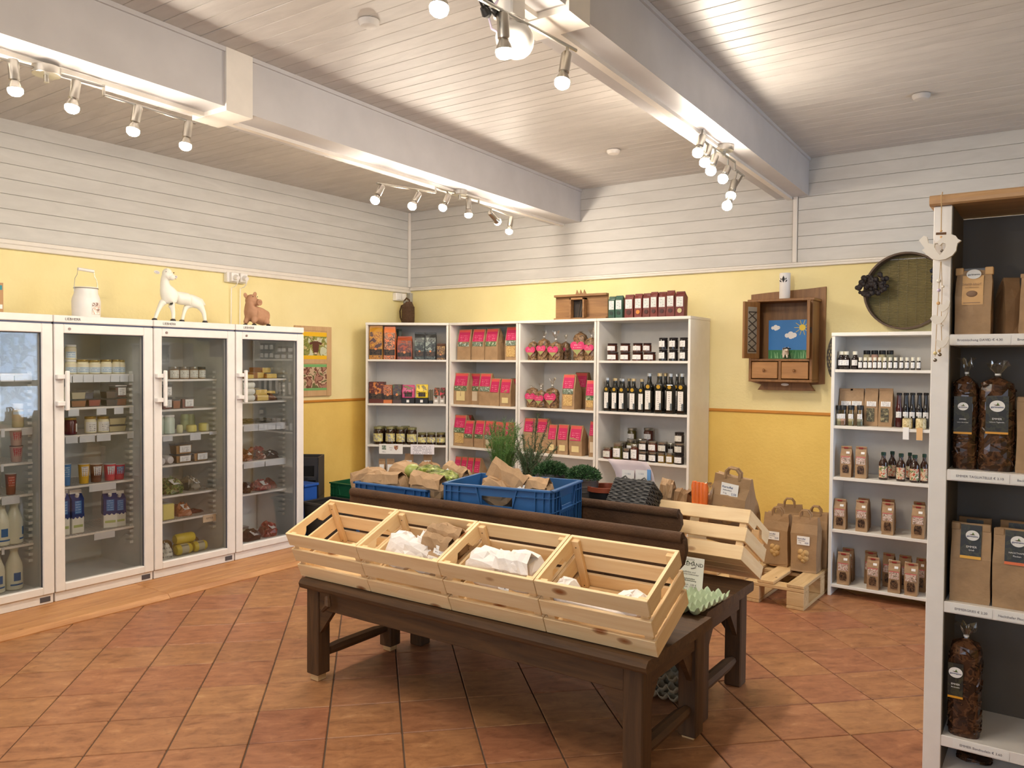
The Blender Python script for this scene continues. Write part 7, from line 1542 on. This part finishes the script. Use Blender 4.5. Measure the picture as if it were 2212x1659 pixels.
MB().box(.0225, .0235, -bw_+.055, bw_-.055, pc(843), pc(787)).build('green_mount', plain('mount_green', (120, 180, 110), .5), t)
MB().box(.0236, .0242, -bw_+.055, bw_-.055, pc(838), pc(793)).build('calf_photo', blotch('calves', [(176, 130, 110), (120, 76, 60), (206, 180, 150), (110, 110, 70)], 15), t)
# old wall cabinet with painted picture
t = thing('wall_cabinet', 'old brown wall cabinet with open carved door and two small drawers', 'cabinet', (3.40, 0, 1.265))
X0, X1, Dp_, Z0, Z1 = .05, .487, .205, .05, .595
MB().prism([(0, .03), (0, .665), (.12, .675), (.40, .69), (.525, .70), (.525, .02), (.44, .012), (.26, -.012), (.08, .008)][::-1], -.022, 0, 'y').build('back_plate', CABW, t)
c = MB().cbox(X0, X0+.018, -Dp_, -.022, Z0, Z1, .002).cbox(X1-.018, X1, -Dp_, -.022, Z0, Z1, .002).cbox(X0-.012, X1+.012, -Dp_-.012, -.022, Z1, Z1+.018, .003).cbox(X0, X1, -Dp_, -.022, Z0-.018, Z0, .002).cbox(X0+.018, X1-.018, -Dp_, -.022, .178, .194, .002)
c.cbox(X0+.018, X0+.06, -Dp_, -Dp_+.02, .194, Z1, .002).cbox(X1-.04, X1-.018, -Dp_, -Dp_+.02, .194, Z1, .002).cbox((X0+X1)/2-.010, (X0+X1)/2+.010, -Dp_, -.022, Z0, .178, .002)
c.build('carcass', CABW, t)
MB().box(X0+.018, X1-.018, -.03, -.0225, .194, Z1).build('inner_back', CABW, t)
for a, b_ in ((X0+.024, (X0+X1)/2-.014), ((X0+X1)/2+.014, X1-.024)):
    dr = MB().cbox(a, b_, -Dp_-.006, -.03, Z0+.006, .172, .003).build('drawer', CABL, t); MB().lathe([(.005, 0), (.004, .010), (.009, .014), (.010, .020), (.006, .025)], 12, M=Matrix.Translation(((a+b_)/2, -Dp_-.006, (Z0+.172)/2+.004)) @ Matrix.Rotation(PI/2, 4, 'X')).build('knob', CABW, dr)
MB().prism([(X0+.02, -.03), (X1-.02, -.03), (X1-.06, Z0-.02), (X0+.06, Z0-.02)], -.06, -.022).build('lower_apron', CABW, t)
MB().sphere((.265, -.062, .012), (.028, .003, .010), 14, 7).build('plaque', PAPERW, t)
da = math.atan2(-.16, -.06)
dr = link(D.objects.new('door', MB().cbox(0, .165, 0, .018, 0, .395, .002).mesh('door'))); dr.data.materials.append(CABW); dr.parent = t; dr.location = (.112, -Dp_-.002, .196); dr.rotation_euler = (0, 0, da)
LAT = plain('carved_dark', (70, 60, 50), .6); lm = MB()
for q in range(6):
    for s in (-1, 1):
        lm.tube([(.04, .020, .05+q*.055), (.125, .020, .05+q*.055+s*.05 if .03 < .05+q*.055+s*.05 < .36 else .05+q*.055)], .004, 5)
lm.build('carved_panel', LAT, dr); MB().box(.035, .130, .0181, .019, .035, .36).build('panel_field', plain('panel_field', (150, 140, 124), .7), dr)
dr2 = link(D.objects.new('door', MB().cbox(0, .165, -.018, 0, 0, .395, .002).mesh('door'))); dr2.data.materials.append(CABW); dr2.parent = t; dr2.location = (X1-.018, -Dp_-.002, .196); dr2.rotation_euler = (0, 0, math.atan2(-.97, .255))
MB().cbox(.10, .125, .0, .012, .17, .21, .002).build('latch', LAT, dr2)
# painting and cow inside the cabinet
a, b_, c_2, d_2 = hy(-.11, 1660, 692), hy(-.11, 1745, 692), hy(-.11, 1660, 756), hy(-.11, 1660, 777); zb = 1.265+.1945
pt = thing('painted_picture', 'small painting of sky, clouds, sun and grass standing in the wall cabinet', 'picture', (a.x, -.10, zb)); w = b_.x-a.x; h = a.z-zb; hg = max(.06, c_2.z-zb)
MB().box(0, w, 0, .006, 0, h).build('panel', plain('sky_blue', (44, 120, 190), .5), pt); MB().box(0, w, -.0012, 0, 0, hg).build('grass_band', plain('grass_green', (52, 120, 60), .5), pt)
for (x, z, s) in ((.18, .80, .02), (.57, .60, .026)): m = MB(); [m.cyl((x*w+dx*s, -.0022-dx*.0003-dz*.0007, z*h+dz*s), (x*w+dx*s, -.0002, z*h+dz*s), s*r, n=14) for dx, dz, r in ((-1, 0, .6), (0, .35, .75), (.95, .1, .65), (0, -.35, .6), (.5, -.3, .5))]; m.build('cloud', PAPERW, pt)
m = MB().cyl((.86*w, -.0022, .80*h), (.86*w, 0, .80*h), .022, n=18)
for q in range(10): aa = q*PI/5; m.tube([(.86*w+.024*math.cos(aa), -.001, .80*h+.024*math.sin(aa)), (min(w, .86*w+.055*math.cos(aa)), -.001, .80*h+.055*math.sin(aa))], .0022, 4)
m.build('sun', plain('sun_yellow', (236, 206, 60), .5), pt)
m = MB(); rnd = random.Random(4)
for q in range(26): x = rnd.uniform(.03, .97)*w; m.tube([(x, -.0016, .005), (x+rnd.uniform(-.008, .008), -.0016, hg*rnd.uniform(.6, 1.0))], [.002, .0008], 4)
m.build('grass_blades', plain('grass_light', (150, 200, 140), .5), pt)
v = hy(-.15, 1697, 765); CWW = plain('cow_white', (226, 214, 196), .4); CBK = plain('cow_black', (28, 26, 26), .35)
t = thing('cow_figurine', 'black and white toy cow standing in the wall cabinet', 'figurine', (v.x, -.155, zb), .25)
P = {'c': ((0, -.022, .052), .017), 'm': ((0, 0, .054), .0185), 'r': ((0, .026, .053), .017), 'n': ((.004, -.036, .062), .012), 'h': ((.010, -.050, .064), .0105), 'z': ((.014, -.062, .055), .007)}
E_ = [('c', 'm'), ('m', 'r'), ('c', 'n'), ('n', 'h'), ('h', 'z')]
for n, x, y, pr_ in (('a', -.012, -.024, 'c'), ('b', .012, -.022, 'c'), ('d', -.012, .028, 'r'), ('e', .012, .030, 'r')): P[n+'1'] = ((x, y, .030), .0062); P[n+'2'] = ((x, y-.001, .005), .005); E_ += [(pr_, n+'1'), (n+'1', n+'2')]
skin('body', P, E_, 'm', CWW, t)
MB().sphere((.001, -.030, .060), (.0165, .015, .0165), 12, 8).sphere((.010, -.047, .067), (.0135, .013, .0135), 10, 7).sphere((0, .018, .064), (.017, .014, .012), 10, 7).build('black_patches', CBK, t)
MB().sphere((-.008, -.046, .071), (.010, .003, .004), 8, 6).sphere((.028, -.048, .071), (.010, .003, .004), 8, 6).build('ears', CBK, t)
for s in (-1, 1): MB().tube([(.010+s*.007, -.048, .074), (.010+s*.012, -.05, .079), (.010+s*.011, -.052, .084)], [.0022, .0018, .001], 5).build('horn', plain('horn', (216, 196, 160), .5), t)
v = hy(-.12, 1695, 648); zv = 1.265+Z1+.0185; hv = hy(-.12, 1695, 590).z-zv
t = thing('vase', 'white cylinder vase with black leaf motif on the wall cabinet', 'vase', (v.x, -.12, zv)); MB().lathe([(.034, 0), (.037, .004), (.037, hv-.003), (.034, hv), (.030, hv-.01), (.030, .02)], 24, cap1=True).build('vase_body', WHITE, t)
m = MB()
for (x, z, an, L) in ((0, .62, PI/2, .05), (-.012, .64, 2.4, .022), (.012, .64, .75, .022), (-.014, .71, 1.9, .018), (.014, .72, 1.2, .018)):
    d = Vector((math.cos(an), 0, math.sin(an)))*L; s_ = Vector((-d.z, 0, d.x))*.22; o = Vector((x, -.0378, hv*z)); m.add([o, o+d*.5+s_, o+d, o+d*.5-s_], [(3, 2, 1, 0)])
m.build('leaf_motif', INK, t)
# grain sieve with dried flowers
sc = Vector((4.44, -.075, 1.905)); R = .252
t = thing('grain_sieve', 'round wooden grain sieve with wire mesh hanging on the back wall', 'sieve', sc)
SV = wood('sieve_wood', (66, 48, 34), (96, 72, 50), 'x', .6, 10, 0, .2); Mx = Matrix.Rotation(PI/2, 4, 'X')
MB().lathe([(R-.012, -.06), (R, -.06), (R, .05), (R-.012, .05), (R-.012, -.06)], 48, M=Mx, cap0=False, cap1=False).build('hoop', SV, t)
m = MB()
for q in range(-24, 25): z = q*.010; L = math.sqrt(max(0, (R-.012)**2-z*z)); m.box(-L, L, .030, .0325, z-.0012, z+.0012)
for q in range(-4, 5): x = q*.055; L = math.sqrt(max(0, (R-.012)**2-x*x)); m.box(x-.001, x+.001, .033, .035, -L, L)
stuff(m.build('wire_mesh', plain('sieve_wire', (96, 86, 60), .5, .5), t)); MB().lathe([(0, 0), (R-.012, 0)], 40, M=Matrix.Translation((0, .045, 0)) @ Mx, cap0=False, cap1=False).build('mesh_cloth', plain('sieve_cloth', (140, 124, 72), .8, var=.1), t)
DF = plain('dried_flower', (36, 26, 24), .6, var=.3, bmp=.6, bs_=80)
for (cx, cz, n, sd) in ((-.225, .0+.035, 44, 1), (-.16, .05, 30, 2), (.20, .13, 26, 3)):
    m = MB(); rnd = random.Random(sd)
    for q in range(n): a = rnd.uniform(0, 2*PI); r = .06*math.sqrt(rnd.random()); m.sphere((cx+r*math.cos(a), -.066-rnd.uniform(0, .03), cz+r*math.sin(a)*1.1-(.06*rnd.random() if sd == 3 else 0)), rnd.uniform(.012, .020), 7, 5)
    m.build('dried_flowers', DF if sd != 3 else plain('dark_blue_flower', (22, 24, 40), .6), t)
# grey twig ornament beside the cabinet
v = hy(-.04, 1777, 772); t = thing('twig_ornament', 'grey twisted twig drop hanging between the cabinet and the white shelf', 'ornament', (3.975, -.045, v.z-.135)); m = MB(); TW = plain('grey_twig', (104, 98, 92), .8, var=.2)
for q in range(9):
    ph = q*.7; m.tube([(.030*math.sin(PI*u)**.8*math.cos(ph+u*4), .022*math.sin(PI*u)*math.sin(ph+u*4), .27*u) for u in [i/12 for i in range(13)]], .0032, 5)
m.build('twigs', TW, t)
# something green outside the glazed door, seen only as a reflection
LFO = plain('outdoor_leaf', (60, 130, 60), .5, var=.3)
gr = struct(MB().box(7.4, 14, -8, 6, -.3, -.1).build('ground', plain('outdoor_paving', (120, 126, 130), .9)))
t = thing('garden_shrub', 'leafy garden shrub outside the glazed door', 'shrub', (8.7, -.9, -.1)); m = MB(); rnd = random.Random(8)
for q in range(900):
    p = Vector((rnd.gauss(0, .35), rnd.gauss(0, .45), abs(rnd.gauss(1.5, .5)))); needle(m, p, Vector((rnd.uniform(-1, 1), rnd.uniform(-1, 1), rnd.uniform(-1, 1))), .16, .035)
stuff(m.build('foliage', LFO, t)); MB().tube([(0, 0, 0), (.03, 0, .8), (0, .02, 1.6)], [.05, .04, .02], 8).build('stem', plain('bark', (80, 64, 50), .9), t)
